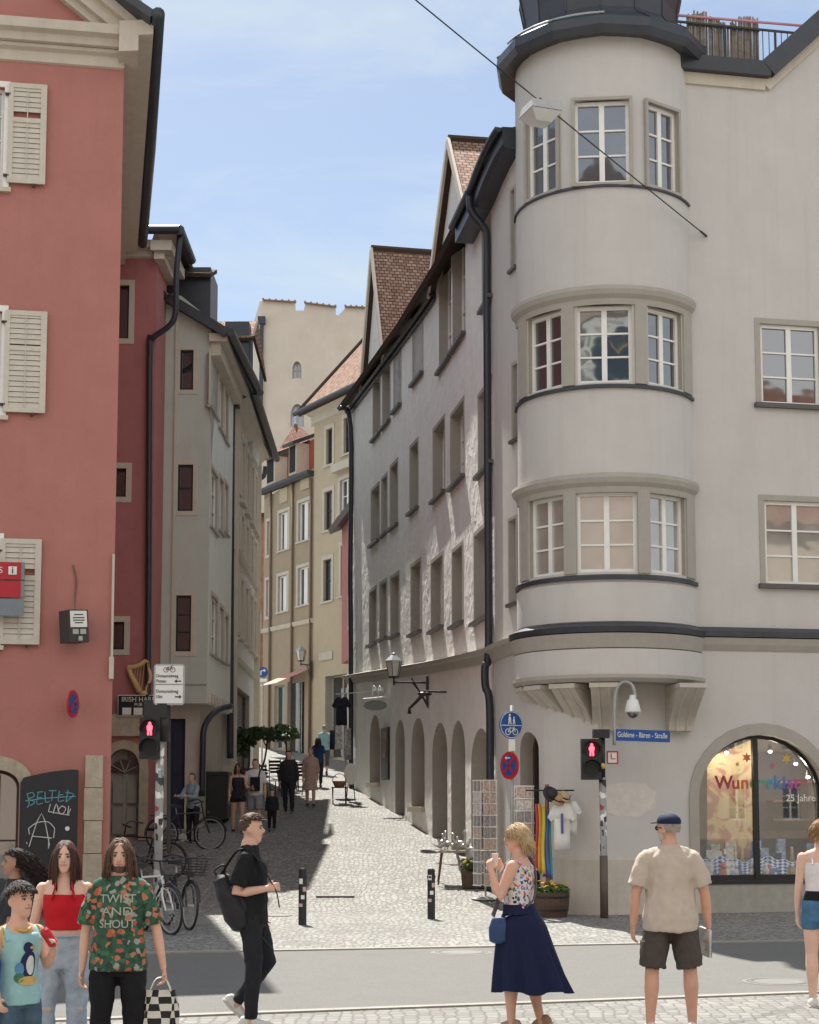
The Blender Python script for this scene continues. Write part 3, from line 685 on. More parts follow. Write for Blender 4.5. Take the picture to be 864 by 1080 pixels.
# ================================================================== pale house with ornate window frames further up the lane
def ornate_house():
    a, b = (-4.86, 44.3), (-5.03, 53); p = Path([a, b]); U = p.len
    H = empty('townhouse', (-5.6, 48, gz(46)), 'pale grey townhouse with ornate window frames beyond the grey green house', 'house')
    F_ = Facade(p, H, M['ornate'], M['trim'])
    us = [1.0, 2.9, 4.7, 6.5, 8.0]
    for (ta, ba), (z0, z1) in (((520, 585), 0), )if False else ():
        pass
    for z0, z1 in ((p.uv(252, 470+55)[1], p.uv(252, 470-12)[1]), (p.uv(252, 585)[1], p.uv(252, 540)[1]), (p.uv(252, 672)[1], p.uv(252, 610)[1])):
        for u in us: F_.win(u-.42, u+.42, z0, z1, .14, 2, 3, gl=M['gdark'], sur=(.16, .07, M['cream']), sill=(.14, .1, M['cream']))
    u0, u1, v0, v1 = p.box(247, 728, 263, 772); F_.win(u0, u1, gz(47)+.3, v1, .2, 2, 1, fr=M['wood'], gl=M['gmid'], name='shop_window')
    zt = p.uv(257, 442)[1]
    F_.wall([(0, 1), (U, 1), (U, zt), (0, zt)], extra=lambda mb: [plainwall(mb, b, (-11, 53), 1, zt), plainwall(mb, (a[0], a[1]), (-11, 44.3), 1, zt+1)]); F_.finish()
    for py in (590, 700): mould(p, 0, U, p.uv(252, py)[1], [(0, -.1), (.1, -.06), (.14, .06), (0, .1)], H, M['cream'])
    for u in (.05, U-.2):
        mb = MB(); o = p.at(u+.1, .03, 0); mb.bar((o.x, o.y, 1.5), (o.x, o.y, zt-.3), .3, .08); mb.build('pilaster', M['cream'], H)
    mould(p, 0, U, zt, [(0, -.35), (.12, -.3), (.3, -.12), (.42, -.08), (.42, .04), (0, .04)], H, M['cream'])
    mb = MB(); e = [(-4.34, 44.4, zt+.08), (-4.46, 53.3, zt+.08)]
    mb.slab([e[0], e[1], (-9, 53.3, zt+4.2), (-9, 44.4, zt+4.2)], .16); mb.build('roof', M['slate'], H)
    mb = MB(); mb.tube([(-4.28, 44.4, zt+.0), (-4.4, 53.4, zt-.02)], .11, 10); mb.build('gutter', M['slate'], H)
    pipe([P(280, 492, 53.2), P(278, 502, 53.2), P(270, 508, 53.1), P(267.5, 520, 53), P(267, 640, 53), P(267, 706, 53), P(264, 712, 53.0)], H, .08)
    # dormers with tiled roofs
    for (l, t, r, b, Y) in ((236, 327, 268, 356, 47), (258, 440, 272, 470, 50)):
        if t < 400:
            q0 = P(l, t+2, Y); q1 = P(r-3, t+1, Y); mb = MB()
            mb.box(((q0.x+q1.x)/2, Y+.6, q0.z-1.15), (q1.x-q0.x-.1, 1.3, 1.7)); d = mb.build('dormer', M['slate'], H)
            mb = MB(); mb.slab([(q0.x-.3, Y-.2, q0.z-.85), (q1.x+.1, Y-.2, q1.z-.85), (q1.x+.1, Y+1.0, q0.z+.02), (q0.x-.3, Y+1.0, q0.z+.02)], .1); mb.slab([(q1.x+.12, Y-.2, q1.z-.8), (q1.x+.35, Y+.9, q1.z-1.7), (q1.x+.3, Y+2, q1.z-1.6), (q1.x+.12, Y+1.0, q1.z)], .08)
            mb.build('dormer_roof', M['tile'], d)
        else:
            q = P(l+4, t+8, Y); mb = MB(); mb.box((q.x-.2, Y+.5, q.z-.5), (.8, 2, 1.1)); d = mb.build('dormer', M['ornate'], H)
            mb = MB(); mb.slab([(q.x+.5, Y-.7, q.z-.35), (q.x+.5, Y+1.6, q.z-.35), (q.x-.8, Y+1.6, q.z+.6), (q.x-.8, Y-.7, q.z+.6)], .12); mb.build('dormer_roof', M['slate'], d)
    return H
ORNH = ornate_house()

# ================================================================== tower
def tower():
    Y = 86; a = P(274, 600, Y); b = P(410, 600, Y); lx = P(266.5, 600, Y+4).x
    H = empty('tower', ((a.x+b.x)/2, Y+4, gz(Y)), 'tall beige medieval tower with stepped battlements and pointed windows at the end', 'tower')
    p = Path([(lx*1.0, Y+3.2), (a.x, Y), (b.x, Y)]); U = p.len; uA = p.u[1]
    F_ = Facade(p, H, M['tower'], M['cream'])
    for (l, t, r, bt), ar in (((308.5, 381, 318, 399), .42), ((306.5, 426, 320.5, 450), .62)):
        u0, u1, v0, v1 = p.box(l, t, r, bt); F_.win(u0, u1, v0, v1, .3, 2, 2, fr=M['trim'], gl=M['gblue'], arch=ar, fw=.06, sur=(.12, .02, M['cream']))
    def q(px, py): u, v = p.uv(px, py); return (u, v)
    top = [q(388, 325.5), q(364.5, 324.5), q(357, 332.5), q(354.5, 332), q(354, 324.5), q(322, 320.5), q(320.5, 327.5), q(312, 327.5), q(311.5, 319.5), q(278, 317.5), q(274.2, 318)]
    bx = p.len; vt = q(388, 325.5)[1]
    F_.wall([(0, 3), (bx, 3), (bx, vt)]+top+[(0, q(274, 322)[1]-.3)], extra=lambda mb: [plainwall(mb, (b.x, Y), (b.x, Y+9), 3, vt), plainwall(mb, (b.x, Y+9), (lx, Y+9), 3, vt), plainwall(mb, (lx, Y+9), (lx, Y+3.2), 3, vt), mb.poly([(lx, Y+3.2, vt-1), (a.x, Y, vt-1), (b.x, Y, vt-1), (b.x, Y+9, vt-1), (lx, Y+9, vt-1)])]); F_.finish()
    for s_, e_ in ((0, 1), (4, 5), (8, 9)):
        A, B = top[s_], top[e_]; mb = MB(); pa = p.at(A[0], .03, A[1]+.02); pb = p.at(B[0], .03, B[1]+.02); mb.bar(pa, pb, .4, .05)
        n = int(abs(A[0]-B[0])/.3)
        for i in range(n+1):
            c = pa.lerp(pb, i/max(1, n)); mb.tube([c+Vector((0, -.22, .03)), c+Vector((0, .2, .06))], .06, 6)
        mb.build('coping', plain('pale_tiles', (.27, .18, .13), .85), H)
    pipe([P(276, 338, Y-.15), P(276, 345, Y-.15), P(275.5, 400, Y-.15), P(275, 443, Y-.15)], H, .11); c = P(276, 338, Y-.15)
    mb = MB(); mb.box(c, (.4, .3, .4)); mb.build('rainwater_head', M['pipe'], H)
    return H
TOWER = tower()
def back_fill():
    # old brick wall and a bright plastered wall in the gap left of the tan house
    Y = 76; a, b = P(258, 700, Y), P(292, 700, Y); H = empty('brick_house', (a.x, Y, gz(Y)), 'old weathered brick house end in the gap left of the tan houses', 'house')
    p = Path([(a.x-6, Y), (b.x, Y)]); F_ = Facade(p, H, M['brick']); z = lambda py: p.uv(275, py)[1]
    u0, u1, v0, v1 = p.box(262, 640, 276, 668)
    F_.win(u0, u1, v0, v1, .3, 1, 1, fr=M['cream'], gl=M['gdark'], arch=.4, name='window')
    F_.wall([(0, 3.5), (p.len, 3.5), (p.len, z(540)), (0, z(552))]); F_.finish()
    mb = MB(); mb.slab([(a.x-6, Y-.3, z(552)), (b.x, Y-.3, z(541)), (b.x, Y+3, z(530)), (a.x-6, Y+3, z(540))], .2); mb.build('roof', M['tiled'], H)
    Y = 70; a, b = P(240, 700, Y), P(278, 700, Y); p = Path([(a.x-4, Y), (b.x, Y)]); z = lambda py: p.uv(270, py)[1]
    mb = MB(); mb.box(((a.x-4+b.x)/2, Y+.2, (3.6+z(705))/2), (b.x-a.x+4, .4, z(705)-3.6)); o = mb.build('courtyard_wall', M['tan2'], origin=(a.x, Y, gz(Y)))
    tag(o, 'low pale ochre plastered wall at the back beyond the townhouse', 'wall')
back_fill()

# ================================================================== the two tan houses and the red slip on the right after the bend
def tan_houses():
    a = P(277.5, 666, 66); b = P(363, 647, 59.6)
    d = Vector((b.x-a.x, b.y-a.y)).normalized(); s = Vector((a.x, a.y))-d*0
    full = Path([(s.x, s.y), (s.x+d.x*14, s.y+d.y*14)])
    usplit = full.uv(331, 560)[0]
    # --- left: tan with red dormers
    H = empty('tan_house', (s.x, s.y, gz(66)), 'tan house with red dormers and a small tiled turret roof after the bend', 'house')
    p = Path([full.at(0)[:2], full.at(usplit)[:2]]); U = p.len; F_ = Facade(p, H, M['tan'], M['trim'])
    for (l, t, r, bt) in ((294.5, 540, 304.5, 580), (315, 529, 327, 570), (293.5, 607, 303.5, 645), (314.5, 598, 326.5, 638)):
        u0, u1, v0, v1 = p.box(l, t, r, bt); F_.win(u0, u1, v0, v1, .14, 2, 1, gl=M['gdark'], sur=(.13, .03, M['cream']), sill=(.06, .06, M['cream']), mull=.3)
    for (l, t, r, bt) in ((282, 550, 285.5, 585), (281, 612, 285, 650)):
        u0, u1, v0, v1 = p.box(l, t, r, bt); F_.win(u0, u1, v0, v1, .14, 1, 2, gl=M['gdark'], sur=(.13, .03, M['cream']))
    for (l, t, r, bt) in ((303, 718, 321, 800), ):
        u0, u1, v0, v1 = p.box(l, t, r, bt); F_.win(u0, u1, v0, v1, .2, 2, 1, fr=M['trim'], gl=M['gdark'], name='shop_window')
    u0, u1, v0, v1 = p.box(289, 723, 300, 790); F_.win(u0, u1, v0, v1, .2, 1, 1, fr=M['trim'], gl=M['gdark'], name='door')
    zt = p.uv(310, 506)[1]
    F_.wall([(0, 3), (U, 3), (U, p.uv(330, 494)[1]), (0, p.uv(286, 524)[1])], extra=lambda mb: [plainwall(mb, (s.x, s.y), (s.x+4, s.y+8), 3, zt)]); F_.finish()
    mb = MB(); u0, v0 = p.uv(278, 666); sweep(mb, p, 0, U, [(0, -.1), (.06, -.08), (.1, .08), (0, .1)], p.uv(300, 661)[1]); mb.build('string_course', M['cream'], H)
    for px in (287, 310, 329.5):
        u, _ = p.uv(px, 600); o = p.at(u, .08); z0 = gz(63); mb = MB(); mb.tube([(o.x, o.y, z0), (o.x, o.y, p.uv(px, 505 if px > 300 else 520)[1])], .05, 8); mb.build('downpipe', plain('rust_pipe', (.17, .115, .08), .6), H, smooth=True)
    for (l, t, r, bt) in ((296, 515, 304, 530), (318, 499, 327, 516)):
        u0, u1, v0, v1 = p.box(l, t, r, bt); mb = MB(); o, tt, n = p.frame((u0+u1)/2); X = frameX(o, tt, n)
        mb.box(X@Vector((0, -.02, (v0+v1)/2)), (u1-u0, .06, v1-v0), X.to_3x3()); mb.build('wall_panel', M['tan2'], H)
    # red dormer storey
    zr = p.uv(310, 470)[1]; ze = p.uv(310, 508)[1]
    mould(p, 0, U, ze, [(0, -.08), (.2, -.08), (.3, .02), (.3, .12), (0, .12)], H, M['slate'], 'gutter')
    q = Path([p.at(U*.13, -.5)[:2], p.at(U, -.5)[:2]]); mb = MB(); Fq = Facade(q, H, plain('red_render', (.34, .085, .06), .8))
    Fq.wall([(0, ze-.6), (q.len, ze-.2), (q.len, q.uv(331, 460)[1]), (0, q.uv(294, 486)[1])], name='dormer_wall')
    for (l, t, r, bt) in ((294, 484, 303, 512), (318, 470, 326, 502)):
        u0, u1, v0, v1 = q.box(l, t, r, bt); o, tt, n = q.frame((u0+u1)/2); X = frameX(o, tt, n); w = u1-u0
        mb = MB(); mb.box(X@Vector((0, -.25, (v0+v1)/2)), (w, .6, v1-v0), X.to_3x3()); dd = mb.build('dormer', M['cream'], H)
        mb = MB(); mb.box(X@Vector((0, -.56, (v0+v1)/2)), (w*.72, .03, (v1-v0)*.84), X.to_3x3()); mb.build('window', M['dark'], dd)
        mb = MB(); mb.slab([X@Vector((-w*.7, -.8, v1)), X@Vector((w*.7, -.8, v1)), X@Vector((w*.7, .8, v1+.7)), X@Vector((-w*.7, .8, v1+.7))], .12); mb.build('dormer_roof', M['slate'], dd)
    # turret roof
    Y = 66.5; c = P(311, 470, Y); base = [P(279, 482, 66.3), P(326, 464, 64.2)]; ap = P(311.5, 446, 66.5)
    mb = MB(); b0, b1 = base; back = Vector((1.5, 2.5, 0)); b2, b3 = b1+back, b0+back
    b0 = b0.copy(); ms = [x.lerp(ap, .45)+Vector((0, 0, -.35)) for x in (b0, b1, b2, b3)]
    bs = [b0, b1, b2, b3]
    for i in range(4):
        j = (i+1) % 4; L_ = (bs[j]-bs[i]).length
        mb.poly((bs[i], bs[j], ms[j], ms[i]), [(0, 0), (L_, 0), (L_*.8, 1.2), (L_*.2, 1.2)]); mb.poly((ms[i], ms[j], ap), [(L_*.2, 1.2), (L_*.8, 1.2), (L_*.5, 2.6)])
    mb.build('turret_roof', M['tiled'], H, normals=False)
    mb = MB(); mb.lathe([(.06, 0), (.08, .08), (.03, .18), (.06, .28), (.07, .34), (.01, .42)], ap-Vector((0, 0, .1)), 10); mb.build('finial', plain('zinc', (.45, .48, .52), .35, .8), H, smooth=True)
    # --- right: ochre with a steep tiled roof
    K = empty('ochre_house', (*full.at(usplit+2)[:2], gz(61)), 'ochre house with a steep tiled roof between the tan house and the white row', 'house')
    p2 = Path([full.at(usplit+.01)[:2], full.at(usplit+8)[:2]]); F2 = Facade(p2, K, M['tan2'], M['trim'])
    for (l, t, r, bt), c in (((344.5, 452, 351, 490), 1), ((363, 440, 370.5, 478), 1), ((342.5, 518, 351, 559), 1), ((341.5, 590, 350, 634), 1), ((359, 505, 370, 540), 2), ((360, 575, 368, 628), 2)):
        u0, u1, v0, v1 = p2.box(l, t, r, bt); F2.win(u0, u1, v0, v1, .14, c, 2, gl=M['gdark'], sur=(.16, .03, M['cream']), sill=(.07, .07, M['cream']), fr=M['wht'] if c == 2 else M['wood'])
    u0, u1, v0, v1 = p2.box(343, 712, 366, 800); F2.win(u0, u1, v0, v1, .35, 2, 1, fr=M['trim'], gl=M['gdark'], name='shop_window')
    e = lambda px, py: p2.uv(px, py)
    ea, eb = e(331, 443), e(388, 402)
    zz_ = (ea[1]+eb[1])/2
    F2.wall([(0, 3), (p2.len, 3), (p2.len, zz_), (0, zz_)], extra=lambda mb: [plainwall(mb, full.at(usplit)[:2], full.at(usplit, -7)[:2], 3, zz_)]); F2.finish()
    mould(p2, -.3, p2.len, zz_, [(0, -.5), (.12, -.45), (.16, -.2), (.4, -.1), (.45, .06), (0, .06)], K, M['cream'])
    o0 = p2.at(-.45, .55, zz_); o1 = p2.at(p2.len, .55, zz_); r0 = p2.at(1.6, -4.2, zz_+6.0); r1 = p2.at(p2.len, -4.2, zz_+6.0)
    mb = MB(); mb.slab((o0, o1, r1, r0), .16); mb.poly((p2.at(-.45, .55, zz_), r0, p2.at(-.3, -8, zz_)), [(0, 0), (4, 6), (8, 0)]); mb.build('roof', M['tile'], K, normals=False)
    mb = MB(); mb.tube([o0, r0], .1, 6); mb.build('hip_ridge', M['tiled'], K); mb = MB(); mb.tube([p2.at(-.5, .62, zz_), p2.at(p2.len, .62, zz_)], .1, 8); mb.build('gutter', M['slate'], K)
    u, _ = p2.uv(355, 465); mb = MB(); o, tt, n = p2.frame(p2.uv(365, 490)[0]); X = frameX(o, tt, n); z_ = p2.uv(365, 492)[1]; mb.box(X@Vector((0, -.12, z_)), (1.5, .3, .3), X.to_3x3()); mb.build('window_hood', M['cream'], K)
    sg = MB(); o, tt, n = p2.frame(p2.uv(344.5, 692)[0]); X = frameX(o, tt, n); X.translation = p2.at(p2.uv(344.5, 692)[0], .03, p2.uv(344.5, 692)[1])
    sg.box(X@Vector((0, 0, 0)), (1.1, .04, .3), X.to_3x3()); t_ = sg.build('plaque', M['cream'], K)
    # --- red slip
    ra, rb = P(360.5, 640, 58.5), P(384, 640, 53); p3 = Path([(ra.x, ra.y), (rb.x, rb.y)])
    J = empty('narrow_red_house', (ra.x, ra.y, gz(56)), 'narrow weathered red house squeezed between the ochre house and the white row', 'house')
    F3 = Facade(p3, J, M['red'], M['trim'])
    for (l, t, r, bt) in ((370.5, 556, 378.5, 584), (367.5, 630, 374, 658)):
        u0, u1, v0, v1 = p3.box(l, t, r, bt); F3.win(u0, u1, v0, v1, .12, 1, 2, fr=M['trim'], gl=M['gblue'], sur=(.12, .02, M['trim']))
    zt = p3.uv(370, 545)[1]; z0 = p3.uv(370, 694)[1]
    F3.wall([(0, z0), (p3.len, z0), (p3.len, zt), (0, zt)], extra=lambda mb: [plainwall(mb, (ra.x, ra.y), (ra.x+3, ra.y+1), z0, zt), mb.poly([(ra.x, ra.y, z0), (rb.x, rb.y, z0), (rb.x+3, rb.y, z0), (ra.x+3, ra.y+1, z0)])]); F3.finish()
    mb = MB(); w = .6; mb.slab([p3.at(-.5, .45, zt), p3.at(p3.len, .45, zt), p3.at(p3.len, -3, zt+1.5), p3.at(-.5, -3, zt+1.5)], .2); mb.build('roof', M['slate'], J)
    return p, p2
TANP, OCHP = tan_houses()
# ================================================================== the white row on the right: street house + corner house
PTS = [(-1.9, 50.8), (-1.53, 48.9), (-.87, 45.5), (0, 41.0), (.6, 37.7), (1.2, 33.6), (1.55, 30.9), (1.74, 29.4), (2.02, 28.35), (2.5, 27.72), (3.15, 27.45), (4.78, 27.8), (10.5, 28.95)]
FULL = Path([tuple(q) for q in spline([Vector(p) for p in PTS[:11]], 5)]+PTS[11:])
def uat(Y):                                       # arc length where the lane front passes a depth
    for i in range(len(FULL.p)-1):
        a, b = FULL.p[i], FULL.p[i+1]
        if a.y >= Y >= b.y: return FULL.u[i]+(FULL.u[i+1]-FULL.u[i])*(a.y-Y)/(a.y-b.y)
    return 0
US = FULL.uv(521, 560)[0]
def sub(path, u0, u1):
    return Path([tuple(path.at(u0)[:2])]+[tuple(path.p[i]) for i in range(len(path.p)) if u0+.02 < path.u[i] < u1-.02]+[tuple(path.at(u1)[:2])])
STP = sub(FULL, 0, US); CNP = sub(FULL, US, FULL.len)
def lin(pa, a, b, w=0):                           # height along the wall through two photo points
    (u0, v0), (u1, v1) = pa.uv(*a, w), pa.uv(*b, w); return lambda u: v0+(v1-v0)*(u-u0)/(u1-u0)
def stucco():
    m = mat('rough_stucco', (.84, .83, .79), .88, .07, 1.6, .0, 1, dirt=.2, dirtcol=(.5, .46, .4))
    n = m.node_tree.nodes; l = m.node_tree.links; b = n['Principled BSDF']
    t = n.new('ShaderNodeTexCoord'); k = n.new('ShaderNodeTexNoise'); k.inputs['Scale'].default_value = 3.2; k.inputs['Detail'].default_value = 5; k.inputs['Distortion'].default_value = .6
    l.new(t.outputs['Object'], k.inputs['Vector']); u = n.new('ShaderNodeBump'); u.inputs['Strength'].default_value = .45; u.inputs['Distance'].default_value = .085
    l.new(k.outputs['Fac'], u.inputs['Height']); l.new(u.outputs[0], b.inputs['Normal']); return m
M['stucco'] = stucco()
def street_house():
    p = STP; U = p.len
    H = empty('white_house', (*p.at(U*.5)[:2], gz(38)), 'long curving white stucco house with gabled dormers and arched doorways up the lane', 'house')
    F_ = Facade(p, H, M['stucco'], M['trim'])
    boxes = [(436, 329, 446, 399), (416, 362, 423, 430), (404, 386, 411.5, 447), (394, 399, 401, 460), (509.5, 229, 520.5, 318),
             (505, 409, 520.3, 494), (476, 431, 489.5, 508), (457.5, 448, 469, 523), (433, 469, 441, 538), (412, 490, 419.5, 555), (403, 504, 408.3, 563), (392, 515, 400, 572),
             (500.5, 558, 518.3, 652), (477.5, 579, 488, 658), (455, 590, 467, 663), (434, 595, 444, 667), (412.5, 608, 421, 670), (401, 615, 408, 673), (390, 623, 397, 679)]
    for i, b in enumerate(boxes):
        u0, u1, v0, v1 = p.box(*b); u1 = min(u1, U-.1)
        F_.win(u0, u1, v0, v1, .27, 2, 3, gl=M['gmid'], sur=(.09, .012, M['trim']), sill=(.11, .07, plain('lead_sill', (.10, .095, .09), .5)))
    u0, u1, v0, v1 = p.box(463, 257, 491, 372); um = (u0+u1)/2
    F_.win(u0, um-.09, v0, v1, .27, 2, 3, gl=M['gmid'], sill=(.11, .07, M['lead_sill'])); F_.win(um+.09, u1, v0, v1, .27, 2, 3, gl=M['gmid'], sill=(.11, .07, M['lead_sill']))
    # ground floor arches
    for (l, t, r, b), kind in (((390, 754, 401, 841), 'w'), ((417, 759, 427, 851), 'd'), ((434, 757, 448, 852), 'w'), ((456, 762, 472, 878), 'd'), ((476, 760, 491, 890), 'd'), ((497, 768, 518, 893), 'w')):
        u0, u1, v0, v1 = p.box(l, t, r, b); yb = p.at((u0+u1)/2).y
        v0 = gz(yb)+(.5 if kind == 'w' else .02)
        F_.win(u0, min(u1, U-.08), v0, v1, .42, 2 if kind == 'w' else 1, 2, fr=M['wood'], gl=M['gdark'] if kind == 'w' else M['dark'], arch=min((u1-u0)/2, .75), name='shop_window' if kind == 'w' else 'door', sill=(.1, .12, M['stonew']) if kind == 'w' else None)
    ze = lin(p, (384, 399), (519, 165), .35)
    zc = lin(p, (384, 712), (515, 688))
    # gables on the wall plane
    g1 = [p.uv(386, 386)[0], p.uv(409, 352)[0]]; g2 = [p.uv(459, 280)[0], p.uv(500, 214)[0]]
    z1 = p.uv(394, 273)[1]; z2 = p.uv(480, 153)[1]; zh = 16.4
    uu1 = (g1[0]+g1[1])/2; uu2 = p.uv(480, 153)[0]
    out = [(0, -.3), (U, -.3), (U, ze(U)), (g2[1], ze(g2[1])), (uu2, z2), (g2[0], ze(g2[0])), (g1[1], ze(g1[1])), (uu1, z1), (g1[0], ze(g1[0])), (0, ze(0))]
    def extra(mb):
        a, b = p.at(0), p.at(0, -9); plainwall(mb, a[:2], b[:2], -.2, ze(0)); c = p.at(U, -6)
        plainwall(mb, b[:2], c[:2], -.2, ze(0))
    F_.wall(out, extra=extra, rough=1.0); F_.finish()
    # cornice above the ground floor, stone dado
    mould(p, 0, U, zc, [(0, -.22), (.05, -.2), (.12, -.06), (.2, -.03), (.22, .04), (.02, .09), (0, .09)], H, M['trim'])
    mb = MB(); f = lambda u: gz(p.at(u).y)
    # eaves, gutters, roofs between the gables
    spans = [(-.3, g1[0]), (g1[1], g2[0]+.1), (g2[1]-.2, U)]
    ridge = lambda u, h: p.at(u, -3.0, ze(u)+h*.62)
    for i, (a, b) in enumerate(((0, g2[0]+.1), (g2[1]-.1, U-.02))):
        ov = .05 if i == 0 else .38
        lo_ = -.10 if i == 0 else -.26
        mb = MB(); sweep(mb, p, a, b, [(0, lo_+.06 if i == 0 else lo_), (ov, lo_), (ov, .12), (0, .16)], ze); mb.build('eave', M['slate'], H)
        gutter(p, a, b, lambda u: ze(u)+.08, ov+.005, H, r=.055 if i == 0 else .07)
    us = [0, U*.25, U*.5, U*.75, U]
    mb = MB()
    for a, b in zip(us, us[1:]): mb.slab((p.at(a, .4, ze(a)+.17), p.at(b, .4, ze(b)+.17), ridge(b, 4.3), ridge(a, 4.3)), .12)
    mb.build('roof', M['tile'], H)
    for (ga, gb), up, zp in ((g1, uu1, z1), (g2, uu2, z2)):
        mb = MB(); e = .16; hip = 3.6
        A0, B0 = p.at(ga-.1, e, ze(ga)+.12), p.at(gb+.1, e, ze(gb)+.12); T = p.at(up, e, zp+.14); Tb = p.at(up, -hip, zp+.10)
        mb.slab((B0, p.at(gb+.15, -1.0, ze(gb)+.14), Tb, T), .1); mb.slab((A0, p.at(ga-.1, -.6, ze(ga)+.14), Tb, T), .1)
        dr = mb.build('dormer_roof', M['tile'], H)
        mb = MB(); mb.bar(B0+Vector((0, 0, -.06)), T+Vector((0, 0, -.06)), .06, .2); mb.bar(A0+Vector((0, 0, -.06)), T+Vector((0, 0, -.06)), .06, .2); mb.build('verge_board', M['cream'], H)
        mb = MB(); mb.tube([T, Tb], .09, 6); mb.build('ridge_tiles', M['tiled'], H)
    # snow guard along the nearer eave
    mb = MB(); ua, ub = g2[1]+.3, U; pts = [p.at(ua+(ub-ua)*i/8, .12, ze(ua)+.62) for i in range(9)]; mb.tube(pts, .025, 6)
    for q in pts: mb.bar(q, q-Vector((0, 0, .42)), .03, .03)
    mb.build('snow_guard', M['iron'], H)
    # downpipes
    w = .1; o = lambda px, py, w=.09: (lambda uv_: p.at(min(uv_[0], U-.05), w, uv_[1]))(p.uv(px, py, w))
    zE = ze(U); pipe([p.at(U-.06, .42, zE-.02), p.at(U-.06, .40, zE-.3), p.at(U-.06, .16, zE-.62), p.at(U-.06, .1, zE-.85), p.at(U-.06, .1, p.uv(520, 300)[1]), p.at(U-.06, .1, p.uv(520, 500)[1]), p.at(U-.06, .1, p.uv(518, 680)[1]), p.at(U-.06, .17, p.uv(517, 705)[1]), p.at(U-.02, .17, p.uv(520, 725)[1]), p.at(U+.02, .1, p.uv(522, 745)[1]), p.at(U+.02, .1, p.uv(522, 850)[1]), p.at(U+.02, .1, .12)], H, .075)
    z0 = p.uv(380, 600)[1]
    pipe([p.at(.9, .45, ze(.9)), p.at(.9, .1, ze(.9)-.6), p.at(.95, .1, z0), p.at(1.1, .1, 7), p.at(1.25, .1, gz(45)+.1)], H, .075)
    return H, ze
WHITEH, ZE = street_house()

